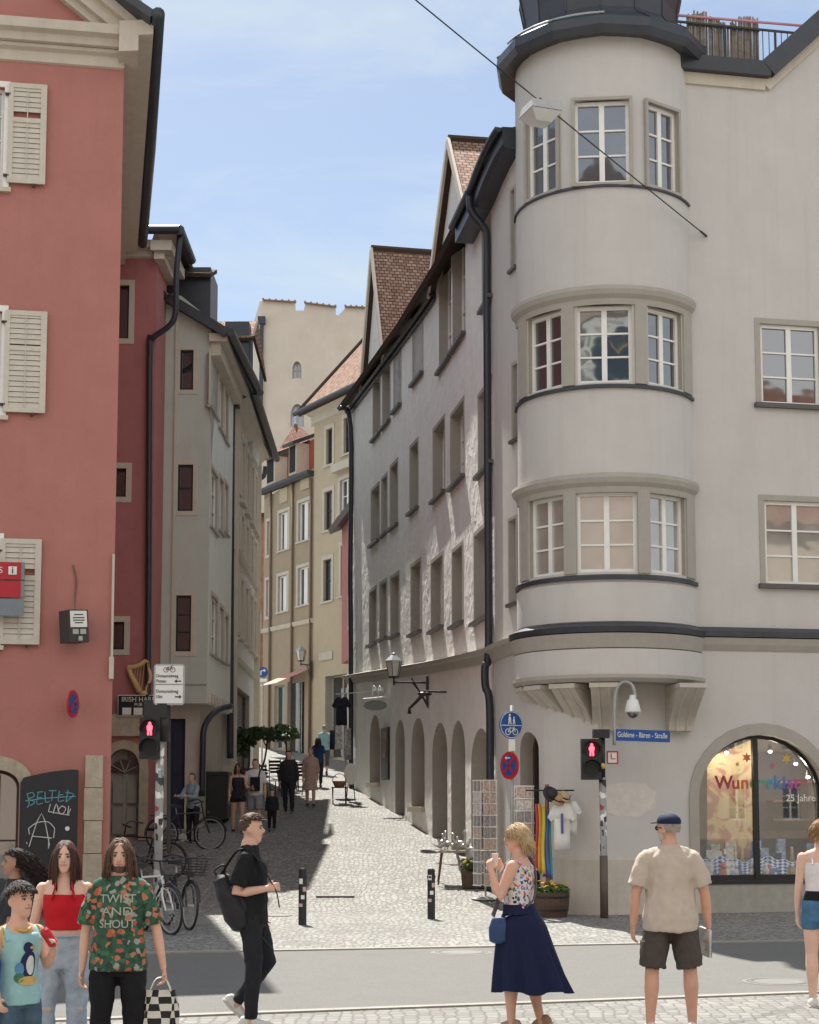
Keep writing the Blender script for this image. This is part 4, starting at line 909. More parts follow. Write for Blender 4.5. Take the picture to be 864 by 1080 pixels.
def corner_house():
    p = CNP; U = p.len
    H = empty('corner_house', (4.5, 29.5, 0), 'pale corner house with a rounded three storey oriel tower and arched shop window', 'house')
    uf = p.uv(742, 660)[0]                        # where the oriel meets the front
    F_ = Facade(p, H, M['white'], M['trim'])
    for b in ((802.5, 343, 865, 427), (807, 529, 873, 617)):
        u0, u1, v0, v1 = p.box(*b); F_.win(u0, u1, v0, v1, .12, 2, 3, gl=M['gdark'] if b[1] < 400 else M['gcurt'], sur=(.10, .012, M['trim']), sill=(.09, .08, M['lead_sill']), fw=.06, bar=.03)
    for b in ((539.5, 200, 543.5, 283), (541.5, 384, 547, 463), (538, 548, 545, 636)):
        u0, u1, v0, v1 = p.box(*b); F_.win(u0, u1, v0, v1, .22, 1, 3, gl=M['gmid'], sur=(.06, .012, M['trim']), sill=(.06, .06, M['lead_sill']))
    ua, ub, va, vb = p.box(737, 775, 873, 929)
    zband = p.uv(800, 668)[1]; zb0 = p.uv(800, 690)[1]
    zt = p.uv(780, 82)[1]
    ze = p.uv(740, 82)[1]
    u1 = p.uv(806, 80)[0]
    zst = ZE(STP.len)
    # upper storeys and ground floor are one shell
    lp = arc_pts(ua, ub, va, vb, (ub-ua)/2*.93)
    F_.holes.append((lp, .28))
    da = [p.box(549, 772, 569, 940)]
    d0, d1, _, dv = da[0]; F_.win(d0, d1, .05, dv, .35, 1, 2, fr=M['wood'], gl=M['gdark'], arch=min(.75, (d1-d0)/2), name='door')
    peak = p.uv(950, -80)
    F_.wall([(0, -.2), (U, -.2), (U, zt+.0+(U-u1)*.9), (u1, zt), (uf-.5, zt), (2.2, zst), (0, zst)], extra=lambda mb: [plainwall(mb, p.at(U)[:2], p.at(U, -9)[:2], -.2, zt+2), plainwall(mb, p.at(U, -9)[:2], (2, 38), -.2, zt), mb.poly([p.at(.0, 0, zst), p.at(2.2, 0, zst), (3.4, 28.4, zst), p.at(uf-.3, 0, zt), (8, 34, zt), p.at(0, -5, zst)])])
    F_.finish()
    # plinth band
    mb = MB(); sweep(mb, p, p.uv(572, 900)[0], ua-.001, [(0, -.1), (.03, -.1), (.03, .9), (.015, .93), (0, .93)], 0); mb.build('plinth', M['stone'], H)
    mb = MB(); sweep(mb, p, ua, ub, [(0, -.1), (.028, -.1), (.028, va-.03), (0, va-.03)], 0); mb.build('plinth', plain('plinth_grey', (.36, .345, .30), .85, dirt=.3, bump=.2), H)
    # arch surround (stone)
    ou = arc_pts(ua-.17, ub+.17, va, vb+.2, (ub-ua)/2*.93+.2); mb = MB(); k = len(lp)
    for i in range(1, k):
        j = (i+1) % k
        A, B, C, D = lp[i], lp[j], ou[j], ou[i]
        f3 = lambda q, w: p.at(q[0], w, q[1])
        mb.poly([f3(q, .03) for q in (A, B, C, D)]); mb.poly([f3(C, .03), f3(D, .03), f3(D, -.01), f3(C, -.01)]); mb.poly([f3(A, .03), f3(B, .03), f3(B, -.02), f3(A, -.02)])
    mb.build('arch_surround', M['trim'], H)
    # shop window frame and glass
    c = (ua+ub)/2; o, t, n = p.frame(c); X = frameX(p.at(c, 0, 0), t, n); mb = MB(); inn = arc_pts(ua+.06, ub-.06, va+.09, vb-.06, (ub-ua)/2*.93-.06)
    for i in range(k):
        A, B, C, D = lp[i], lp[(i+1) % k], inn[(i+1) % k], inn[i]
        mb.poly([X@Vector((a-c, .20, z)) for a, z in (A, B, C, D)]); mb.poly([X@Vector((C[0]-c, .20, C[1])), X@Vector((D[0]-c, .20, D[1])), X@Vector((D[0]-c, .27, D[1])), X@Vector((C[0]-c, .27, C[1]))])
    mb.box(X@Vector((-.05, .22, (va+vb)/2)), (.09, .08, vb-va-.06), X.to_3x3()); mb.box(X@Vector((0, .1, va-.02)), (ub-ua+.1, .3, .06), X.to_3x3())
    sw = mb.build('shop_window', M['iron'], H)
    # the shop behind the glass: a lit-by-daylight niche with stock
    m, nn_, ll, bb = nodes('shop_glass'); g = nn_.new('ShaderNodeBsdfGlossy'); g.inputs['Roughness'].default_value = .015; tr = nn_.new('ShaderNodeBsdfTransparent'); ms = nn_.new('ShaderNodeMixShader')
    ms.inputs[0].default_value = .17; ll.new(tr.outputs[0], ms.inputs[1]); ll.new(g.outputs[0], ms.inputs[2]); ll.new(ms.outputs[0], nn_['Material Output'].inputs['Surface'])
    mb = MB(); mb.poly([X@Vector((a-c, .235, z)) for a, z in lp]); mb.build('pane', m, sw)
    mb = MB(); W2 = (ub-ua)/2+.3
    def q4(*pts): mb.poly([X@Vector(q) for q in pts])
    q4((-W2, 1.5, va-.1), (W2, 1.5, va-.1), (W2, 1.5, vb+.3), (-W2, 1.5, vb+.3)); q4((-W2, .3, va-.02), (W2, .3, va-.02), (W2, 1.5, va-.02), (-W2, 1.5, va-.02))
    q4((-W2, .3, va-.1), (-W2, 1.5, va-.1), (-W2, 1.5, vb+.3), (-W2, .3, vb+.3)); q4((W2, .3, va-.1), (W2, 1.5, va-.1), (W2, 1.5, vb+.3), (W2, .3, vb+.3)); q4((-W2, .3, vb+.3), (W2, .3, vb+.3), (W2, 1.5, vb+.3), (-W2, 1.5, vb+.3))
    mb.build('shop_interior', plain('shop_back', (.16, .15, .14), .8, vs=3, dirt=.5, dirtcol=(.03, .03, .05)), H, normals=False)
    # bands round the corner
    z = lambda py: p.uv(760, py)[1]
    mould(p, uf-.4, U, 0, [(0, z(662)), (.10, z(662)), (.12, z(666)), (.12, z(672)), (0, z(672))], H, M['slate'], 'metal_band')
    mould(p, uf-.4, U, 0, [(0, z(672)+.0), (.10, z(673)), (.07, z(680)), (.02, z(686)), (0, z(686))], H, M['trim'])
    zc = STP_ZC
    mould(p, 0, 2.0, zc, [(0, -.22), (.05, -.2), (.12, -.06), (.2, -.03), (.22, .04), (.02, .09), (0, .09)], H, M['trim'])
    # eave of the lane side continues to the tower
    sl_ = (ZE(STP.len)-ZE(STP.len-3))/3; ze_ = lambda u: zst+sl_*u+.28*(u/2)**2
    mb = MB(); sweep(mb, p, 0, 2.2, [(0, -.26), (.30, -.26), (.36, -.2), (.36, .12), (0, .16)], ze_); mb.build('eave', M['slate'], H)
    gutter(p, 0, 2.2, lambda u: ze_(u)+.10, .365, H, r=.07)
    mb = MB(); mb.slab((p.at(0, .45, zst+.17), p.at(2.0, .40, ze_(2.0)+.17), (3.6, 29.6, zst+1.4), p.at(0, -3.0, zst+2.65)), .12); mb.build('roof', M['tile'], H)
    # front eave: metal strip, then the rising verge
    mb = MB(); ov = [(0, 0), (.2, 0), (.22, .26), (.05, .28), (0, .28)]
    sweep(mb, p, uf-.5, u1+.05, ov, zt); mb.build('roof_edge', M['slate'], H)
    mould(p, uf-.5, u1, zt-.005, [(0, -.2), (.05, -.2), (.07, 0), (0, 0)], H, M['cream'])
    A = p.at(u1, .1, zt+.14); B = p.at(u1+4.5, .1, zt+.14+4.5*.95); mb = MB(); mb.bar(A, B, .24, .34); mb.build('verge', M['slate'], H)
    A = p.at(u1, .03, zt-.12); B = p.at(u1+4.5, .03, zt-.12+4.5*.95); mb = MB(); mb.bar(A, B, .07, .22); mb.build('verge_moulding', M['cream'], H)
    mb = MB(); Z = zt+.3; mb.slab((p.at(u1, .1, zt+.3), p.at(u1+4.5, .1, zt+.3+4.5*.95), p.at(u1+4.5, -6, zt+.3+4.5*.95), p.at(u1, -6, zt+.3)), .1); mb.build('roof', M['tiled'], H)
    # terrace railing
    mb = MB(); ra, rb = p.at(uf-.2, -.35, 0), p.at(u1+1.6, -.35, 0); zr = p.uv(780, 29, -.35)[1]
    mb.bar((ra.x, ra.y, zr), (rb.x, rb.y, zr), .035, .035); mb.bar((ra.x, ra.y, zt+.45), (rb.x, rb.y, zt+.45), .03, .03)
    nb = 26
    for i in range(nb+1):
        q = ra.lerp(rb, i/nb); mb.bar((q.x, q.y, zt+.2), (q.x, q.y, zr), .014 if i % 8 else .04, .014 if i % 8 else .04)
    rl = mb.build('terrace_railing', M['iron'], H)
    mb = MB(); mb.tube([(ra.x-.6, ra.y-.02, zr+.16), (rb.x+2.4, rb.y+.4, zr+.16)], .025, 8); mb.build('handrail', plain('pink_rail', (.55, .28, .33), .5), rl)
    # oriel ------------------------------------------------------------
    C = Vector((3.46, 28.42)); Ro = 1.55; base = math.radians(-90-6.7)
    def circ(r, a0, a1, st=3.0):
        n = max(2, int((a1-a0)/st)); return Path([(C.x+r*math.cos(base+R(a0+(a1-a0)*i/n)), C.y+r*math.sin(base+R(a0+(a1-a0)*i/n))) for i in range(n+1)])
    op = circ(Ro, -93, 84); Uo = op.len
    zo = lambda py: P(640, py, C.y-Ro)[2]
    ang = lambda a: (a+93)/(93+84)*Uo
    T = empty('oriel_tower', (C.x, C.y, 0)) if False else None
    O = Facade(op, H, M['white'], M['trim'])
    rows = ((105, 193, .93, .74), (321, 404, .93, .80), (518, 604, .99, .82))
    for (t, b, wc, ws) in rows:
        for a, w in ((0, wc), (-43, ws), (43, ws)):
            gl = M['gblue'] if t == 105 else M['gcurt'] if t == 518 else M['gdark']
            O.win(ang(a)-w/2, ang(a)+w/2, zo(b)+.02, zo(t), .2 if t > 200 else .16, 2, 3, gl=gl, fw=.06, bar=.03, sur=(.055, .015, M['trim']) if t == 105 else None)
    # glazed bands of the two lower storeys are set in a shallow grey recess: trim strips frame them
    O.wall([(0, zo(716)), (Uo, zo(716)), (Uo, zo(30)), (0, zo(30))], name='oriel_wall', rough=None); O.finish()
    for (t, b) in ((315, 404), (513, 604)):
        for a0, a1 in ((-72, -59), (-27, -19), (19, 27), (59, 72)):
            mb = MB(); sweep(mb, op, ang(a0), ang(a1), [(0, zo(b)), (.035, zo(b)), (.035, zo(t)), (0, zo(t))], 0); mb.build('mullion_strip', M['trim'] if abs(a0) > 50 or abs(a1) > 50 else M['cream'] if False else M['trim'], H)
        mb = MB(); sweep(mb, op, ang(-80), ang(72), [(0, zo(t+6)), (.03, zo(t+6)), (.04, zo(t)), (.10, zo(t-4)), (.125, zo(t-9)), (.11, zo(t-13)), (0, zo(t-15))], 0); mb.build('hood_moulding', M['trim'], H)
    for y0, y1, w in ((193, 197, .04), (404, 409, .05), (605, 611, .06)):
        mb = MB(); sweep(mb, op, 0, ang(74), [(0, zo(y1)), (w, zo(y1)-.0), (w, zo(y0+2)), (0, zo(y0)-.005)], 0); mb.build('metal_sill', M['slate'], H)
    # apron below the first floor, widening in steps
    mb = MB(); sweep(mb, op, 0, Uo, [(0, zo(655)), (.03, zo(655)), (.03, zo(614)), (0, zo(613)-.004)], 0); mb.build('apron', M['white'], H)
    mb = MB(); sweep(mb, op, 0, Uo, [(0, zo(668)), (.16, zo(667)), (.18, zo(661)), (.03, zo(656)), (0, zo(656))], 0); mb.build('metal_band', M['slate'], H)
    mb = MB(); sweep(mb, op, 0, Uo, [(0, zo(684)), (.09, zo(683)), (.12, zo(676)), (.16, zo(668)-.003), (0, zo(668)-.003)], 0); mb.build('cornice', M['trim'], H)
    mb = MB(); sweep(mb, op, 0, Uo, [(0, zo(711)), (.09, zo(711)), (.09, zo(684)-.003), (0, zo(684)-.003)], 0); mb.build('apron', M['white'], H)
    mb = MB(); sweep(mb, op, 0, Uo, [(-.3, zo(719)), (.06, zo(719)), (.13, zo(715)), (.13, zo(711)-.003), (-.3, zo(711)-.003)], 0); mb.build('base_moulding', M['trim'], H)
    mb = MB(); r = Ro+.05; mb.poly([(C.x+r*math.cos(base+R(a)), C.y+r*math.sin(base+R(a)), zo(719)+.01) for a in range(-93, 90, 6)]+[(C.x+1, C.y+1, zo(719)+.01)]); mb.build('oriel_floor', M['stone'], H)
    # corbels: curved consoles fanning round the corner
    for a, dd in ((-76, 0), (-53, 0), (-29, 0), (-3, 0), (27, 0)):
        mb = MB(); zt_ = zo(720); h = zo(720)-zo(769)
        th = base+R(a); rad = Vector((math.cos(th), math.sin(th), 0)); tan = Vector((-rad.y, rad.x, 0)); r1 = Ro+.04; r0 = .98
        if a > 20: rad = Vector((.17, -1, 0)).normalized(); tan = Vector((1, .17, 0)).normalized()
        pr = [(r1, 0)]+[(r0+(r1-r0)*(1-math.sin(math.pi/2*k/9)**1.15)*1.0, -h*.10-h*.9*k/9) for k in range(10)]+[(r0-.5, -h), (r0-.5, 0)]
        o3 = Vector((C.x, C.y, zt_)) if a <= 20 else Vector((C.x+.95, C.y+.1, zt_)); wd = .44
        X3 = Matrix((rad, tan, Vector((0, 0, 1)))).transposed().to_4x4(); X3.translation = o3
        mb.prism(pr, X3, -wd/2, wd/2); cb = mb.build('corbel', M['stone'], H)
        mb = MB()
        for s_ in (-.09, .09):
            mb.tube([X3@Vector((x+.005, s_, zq)) for x, zq in pr[1:11]], .025, 6)
        mb.box(X3@Vector((r1-.2, 0, -h*.05)), (.46, wd+.04, h*.1), X3.to_3x3()); mb.build('corbel_moulding', M['stone'], cb)
    # dome
    prof = [(Ro+.02, zo(38)), (Ro+.30, zo(38)-.06), (Ro+.36, zo(34)), (Ro+.34, zo(24)), (Ro+.12, zo(15)), (Ro-.08, zo(8)), (Ro-.17, zo(0)), (Ro-.16, zo(-18)), (Ro-.05, zo(-50)), (Ro-.1, zo(-75)), (Ro-.5, zo(-110)), (.5, zo(-140)), (.2, zo(-165)), (.06, zo(-200)), (.01, zo(-240))]
    mb = MB(); mb.lathe(prof, (C.x, C.y, 0), 14, rot=base, cap=False); mb.build('dome', M['slate'], H)
    mb = MB()
    for k in range(14):
        a = base+2*math.pi*(k)/14; mb.tube([(C.x+r_*1.005*math.cos(a), C.y+r_*1.005*math.sin(a), z_) for r_, z_ in prof[3:12]], .018, 5)
    mb.build('dome_seam', M['slate'], H)
    mb = MB(); pts = []
    for k in range(9):
        a = base+R(-62+k*8); pts.append((C.x+(Ro+.3)*math.cos(a), C.y+(Ro+.3)*math.sin(a), zo(21)))
    mb.tube(pts, .02, 6); mb.build('dome_flashing', plain('zinc', (.45, .48, .52), .35, .8), H)
    return dict(H=H, p=p, X=X, ua=ua, ub=ub, va=va, vb=vb, zt=zt, u1=u1, uf=uf, sw=sw)
STP_ZC = (lambda f: (lambda u: f(STP.len)))(lin(STP, (384, 712), (515, 688)))
CR = corner_house()
# ================================================================== street things
def sticker_mat():
    m, n, l, b = nodes('stickered_pole'); b.inputs['Roughness'].default_value = .55
    t = n.new('ShaderNodeTexCoord'); mpn = n.new('ShaderNodeMapping'); mpn.inputs['Scale'].default_value = (1, 1, .8); v = n.new('ShaderNodeTexVoronoi'); v.distance = 'CHEBYCHEV'; v.inputs['Scale'].default_value = 13
    l.new(t.outputs['Object'], mpn.inputs[0]); l.new(mpn.outputs[0], v.inputs['Vector'])
    r = n.new('ShaderNodeValToRGB'); r.color_ramp.interpolation = 'CONSTANT'; e = r.color_ramp.elements; sc = n.new('ShaderNodeSeparateColor'); l.new(v.outputs['Color'], sc.inputs[0])
    e[0].color = (.30, .30, .29, 1); e[1].position = .42; e[1].color = (.03, .03, .035, 1)
    for p_, c_ in ((.55, (.62, .61, .57, 1)), (.68, (.28, .28, .27, 1)), (.80, (.75, .73, .68, 1)), (.90, (.30, .05, .05, 1)), (.93, (.06, .10, .22, 1)), (.96, (.33, .32, .3, 1))):
        q = e.new(p_); q.color = c_
    l.new(sc.outputs[0], r.inputs['Fac']); l.new(r.outputs['Color'], b.inputs['Base Color']); return m
M['stick'] = sticker_mat()
M['galv'] = mat('galvanised_steel', (.36, .37, .37), .5, .15, 8, metal=.3)
M['black'] = mat('black_plastic', (.02, .022, .024), .45, .1, 10)
M['redem'] = emit('red_signal_light', (1, .03, .05), 5.0)
M['lensoff'] = mat('dark_lens', (.012, .02, .02), .35, .2, 20, spec=.3)
M['blue'] = plain('blue_sign', (.01, .075, .29), .4, var=.04); M['reds'] = plain('red_sign', (.45, .02, .03), .4, var=.05); M['signw'] = plain('white_sign', (.72, .72, .68), .45, var=.04); M['ink'] = plain('black_ink', (.015, .015, .015), .5, var=0)
M['lampg'] = glassm('frosted_lamp_glass', (.55, .55, .52), .25)

def cover(px, py, r, label):
    g = G(px, py); mb = MB(); z = .0095
    mb.lathe([(r*1.18, z-.03), (r*1.18, z-.002), (r*1.02, z)], (g.x, g.y, g.z), 40, cap=False)
    mb.lathe([(r*1.02, z), (r*1.0, z-.012), (r*.985, z-.012), (r*.97, z+.001), (r*.9, z+.001), (r*.88, z-.006), (r*.82, z-.006), (r*.80, z+.001), (.01, z+.001)], (g.x, g.y, g.z), 40, cap=False)
    o = mb.build('manhole_cover', plain('cast_iron', (.17, .165, .155), .6, .3, bump=.3, bs=30), origin=g); return tag(o, label, 'manhole cover')
cover(487, 1005, .33, 'round iron manhole cover in the sunlit road left of the woman in the navy skirt')
cover(822, 1036, .33, 'round iron manhole cover in the road at the edge of the shadow on the right')
for (l, r, y, lab) in ((334, 374, 945, 'long iron drain cover set in the cobbles behind the left bollard'),):
    a, b = G(l, y), G(r, y); mb = MB(); mb.box(((a.x+b.x)/2, a.y, a.z+.004), (b.x-a.x, .42, .02)); tag(mb.build('drain_cover', M['cast_iron'], origin=a), lab, 'drain cover')
a = G(294, 966); mb = MB(); mb.lathe([(.22, 0), (.22, .012), (.01, .013)], a, 20); tag(mb.build('hydrant_cover', M['cast_iron'], origin=a), 'small round hydrant cover in the cobbles left of the left bollard', 'hydrant cover')

# ---- bollards
def bollard(px, py, h, label):
    g = G(px, py); E = empty('bollard', g, label, 'bollard', 'black steel bollards at the lane mouth')
    mb = MB(); r = .062; mb.lathe([(r, 0), (r, h-.10)], g, 20); mb.build('post', plain('black_paint', (.02, .02, .022), .45), E, smooth=False)
    mb = MB(); mb.lathe([(r+.008, h-.15), (r+.008, h-.115)], g, 20); mb.lathe([(r*.93, h-.1), (r*.99, h-.03), (r*.8, h-.005), (.01, h)], g, 20); mb.build('cap', M['iron'], E)
    for k in range(4):
        a = R(-110+25*(k % 3)); z = .30+.12*k; c = g+Vector((math.cos(a)*(r+.002), math.sin(a)*(r+.002), z)); n = Vector((math.cos(a), math.sin(a), 0)); X = frameX(c, Vector((-n.y, n.x, 0)), n)
        mb = MB(); mb.box(c, (.055, .004, .05+.01*k), X.to_3x3()); mb.build('sticker', M['signw'] if k % 2 else plain('pink_sticker', (.55, .38, .36), .6), E)
bollard(319, 975.5, .86, 'black bollard with pale stickers up its side, beside the youth with the backpack')
bollard(455, 969.5, .80, 'plain black bollard in front of the low table, left of the woman drinking')

# ---- pedestrian signals
def signal_head(px, py, Y, E, w, h):
    c = P(px, py, Y); mb = MB(); mb.box(c, (w, .20, h)); hd = mb.build('signal_head', M['black'], E)
    for k, m in ((1, 'r'), (-1, 'g')):
        q = c+Vector((0, -.1, k*h*.235)); mb = MB(); mb.lathe([(w*.40, -.001), (w*.40, .012)], q, 20, Matrix.Rotation(R(90), 3, 'X')); ln = mb.build('lens', M['lensoff'], hd)
        mb = MB(); A = [R(a) for a in range(-20, 201, 20)]
        for a, b in zip(A, A[1:]):
            f = lambda t, y: q+Vector((w*.44*math.cos(t), y, w*.44*math.sin(t)))
            mb.poly((f(a, 0), f(b, 0), f(b, -.16), f(a, -.16))); mb.poly((f(a, 0)*1.0+Vector((0, 0, .006)), f(b, 0)+Vector((0, 0, .006)), f(b, -.16)+Vector((0, 0, .006)), f(a, -.16)+Vector((0, 0, .006))))
        mb.build('visor', M['black'], hd)
        if m == 'r':
            mb = MB(); s = w*.40
            mb.ell(q+Vector((0, -.02, s*.62)), (s*.17, .008, s*.18)); mb.ell(q+Vector((0, -.02, s*.12)), (s*.36, .008, s*.40))
            for sx in (-1, 1): mb.tube([q+Vector((sx*s*.14, -.02, -.1*s)), q+Vector((sx*s*.17, -.02, -s*.78))], s*.11, 6)
            mb.build('red_man', M['redem'], ln)
    return hd
def traffic_left():
    Y = 24.0; b = P(166, 950, Y); b.z = 0; E = empty('traffic_light', b, 'stickered pedestrian signal pole with red man standing over the parked bicycles on the left', 'traffic light')
    t = P(170, 735, Y); mb = MB(); mb.tube([b, t], .062, 14); mb.build('pole', M['stick'], E, smooth=True)
    signal_head(159, 779, Y-.02, E, .30, .60)
    c = P(175, 757, Y+.02); mb = MB(); mb.tube([c+Vector((-.04, 0, .2)), c+Vector((-.04, 0, -.35))], .11, 12); mb.build('rear_signal', M['black'], E, smooth=True)
    mb = MB(); mb.box(P(165, 748, Y), (.34, .22, .26)); mb.build('bracket', M['black'], E)
    mb = MB(); mb.tube([P(178, 742, Y+.3), P(178, 900, Y+.3)], .03, 8); mb.build('stay', M['iron'], E)
    # direction sign for cyclists fixed above it
    c = P(178.5, 722, Y-.1); D = empty('direction_sign', c, 'white cycle route sign with two arrows above the left signal', 'sign')
    w, h = .45, .60; X = frameX(c, (1, .06, 0), (.06, -1, 0))
    mb = MB(); mb.prism([(-w/2+.03, -h/2), (w/2-.03, -h/2), (w/2, -h/2+.03), (w/2, h/2-.03), (w/2-.03, h/2), (-w/2+.03, h/2), (-w/2, h/2-.03), (-w/2, -h/2+.03)], X, 0, .02); mb.build('board', M['galv'], D)
    for (z0, z1) in ((.01, h/2-.025), (-h/2+.025, -.01)):
        mb = MB(); mb.box(X@Vector((0, -.005, (z0+z1)/2)), (w-.05, .008, z1-z0), X.to_3x3()); mb.build('panel', M['signw'], D)
    mk = lambda x, z: X@Matrix.Translation((x, -.011, z))
    text('Donauradweg', .066, mk(-.19, .125), M['ink'], D, align='LEFT', sx=.86); text('Passau', .066, mk(-.19, .05), M['ink'], D, align='LEFT', sx=.86)
    text('Donauradweg', .066, mk(-.19, -.10), M['ink'], D, align='LEFT', sx=.86); text('Ulm', .066, mk(-.19, -.18), M['ink'], D, align='LEFT', sx=.86)
    for z, d in ((.05, -1), (-.18, 1)):
        mb = MB(); mb.prism([(.045*-d+.13, z-.008), (.045*-d+.13, z+.008), (.02*d+.13, z+.008), (.02*d+.13, z+.028), (.055*d+.13, z), (.02*d+.13, z-.028), (.02*d+.13, z-.008)], X, -.014, -.009); mb.build('arrow', M['ink'], D)
    mb = MB()
    for x in (-.05, .05): mb.tube([X@Vector((x+.034*math.cos(a), -.012, .215+.034*math.sin(a))) for a in [k*math.pi/8 for k in range(16)]], .004, 5, closed=True)
    for a, b_ in (((-.05, .215), (-.02, .255)), ((-.02, .255), (.03, .255)), ((.03, .255), (.05, .215)), ((-.05, .215), (.0, .215)), ((.0, .215), (.03, .255)), ((0, .215), (-.025, .262)), ((.03, .255), (.028, .272)), ((.028, .272), (.05, .275))):
        mb.tube([X@Vector((a[0], -.012, a[1])), X@Vector((b_[0], -.012, b_[1]))], .004, 5)
    mb.build('bicycle_symbol', M['ink'], D)
traffic_left()
def traffic_right():
    Y = 26.75; b = P(637.5, 965, Y); b.z = 0; E = empty('traffic_light', b, 'stickered pedestrian signal pole with red man standing before the corner house', 'traffic light')
    t = P(635, 775, Y); mb = MB(); mb.tube([b, P(637, 905, Y), P(635.5, 820, Y)], .058, 14); mb.build('pole', M['stick'], E, smooth=True)
    mb = MB(); mb.tube([P(635.5, 821, Y), t], .05, 12); mb.build('pole_top', M['black'], E, smooth=True)
    mb = MB(); mb.tube([b, b+Vector((0, 0, 1.0))], .066, 14); mb.build('pole_base', plain('brown_pole', (.10, .075, .06), .6, dirt=.4), E, smooth=True)
    signal_head(623.5, 801, Y-.04, E, .32, .66); mb = MB(); mb.box(P(634, 774, Y), (.26, .2, .14)); mb.build('bracket', M['black'], E)
    mb = MB(); mb.ell(P(635.5, 808, Y-.1), (.05, .05, .05)); mb.build('push_button', plain('yellow_button', (.60, .45, .10), .5), E)
    # surveillance camera on its swan neck
    C_ = empty('surveillance_camera', P(648, 784, Y+.05), 'white dome surveillance camera on a swan neck above the right signal', 'camera')
    pts = [(648, 786), (648.2, 760), (648.5, 738), (651, 726), (656, 720), (662, 719.5), (667, 723), (669.5, 731), (670, 736)]
    mb = MB(); mb.tube(spline([P(x, y, Y+.05) for x, y in pts], 4), .028, 10); mb.build('swan_neck', M['galv'], C_, smooth=True)
    c = P(667.5, 746, Y+.05); mb = MB(); mb.lathe([(.05, .20), (.06, .13), (.09, .12), (.135, -.06), (.13, -.085)], c, 20); mb.build('housing', M['signw'], C_, smooth=True)
    mb = MB(); mb.ell(c+Vector((0, 0, -.085)), (.095, .095, .10)); mb.build('dome', M['gdark'], C_, smooth=True)
    # street name
    c = P(677.5, 776, Y+.1); D = empty('street_sign', c, 'blue enamel street name sign above the white patch, reading Goldene-Baeren-Strasse'.replace('ae', 'ä').replace('Strasse', 'Straße'), 'sign')
    X = frameX(c, (1, .12, -.028), (.12, -1, 0)); w, h = .93, .19
    mb = MB(); mb.box(c, (w, .02, h), X.to_3x3()); mb.build('board', M['blue'], D)
    text('Goldene - Bären - Straße', .125, X@Matrix.Translation((0.0, -.0135, .005)), M['signw'], D, sx=.66)
    mb = MB(); mb.bar(X@Vector((-.46, .03, 0)), P(636, 776, Y+.05), .05, .05); mb.build('clamp', M['galv'], D)
    c = P(646, 799, Y+.06); D = empty('hydrant_sign', c, 'small red framed sign plate beside the right signal', 'sign'); X = frameX(c, (1, .1, 0), (.1, -1, 0))
    mb = MB(); mb.box(c, (.19, .015, .21), X.to_3x3()); mb.build('plate', M['signw'], D)
    mb = MB()
    for q, s in (((0, .095), (.19, .022)), ((0, -.095), (.19, .022)), ((.085, 0), (.022, .17)), ((-.085, 0), (.022, .17)), ((-.02, .02), (.014, .09)), ((.02, -.02), (.06, .014))): mb.box(X@Vector((q[0], -.011, q[1])), (s[0], .008, s[1]), X.to_3x3())
    mb.build('red_lines', M['reds'], D)
traffic_right()

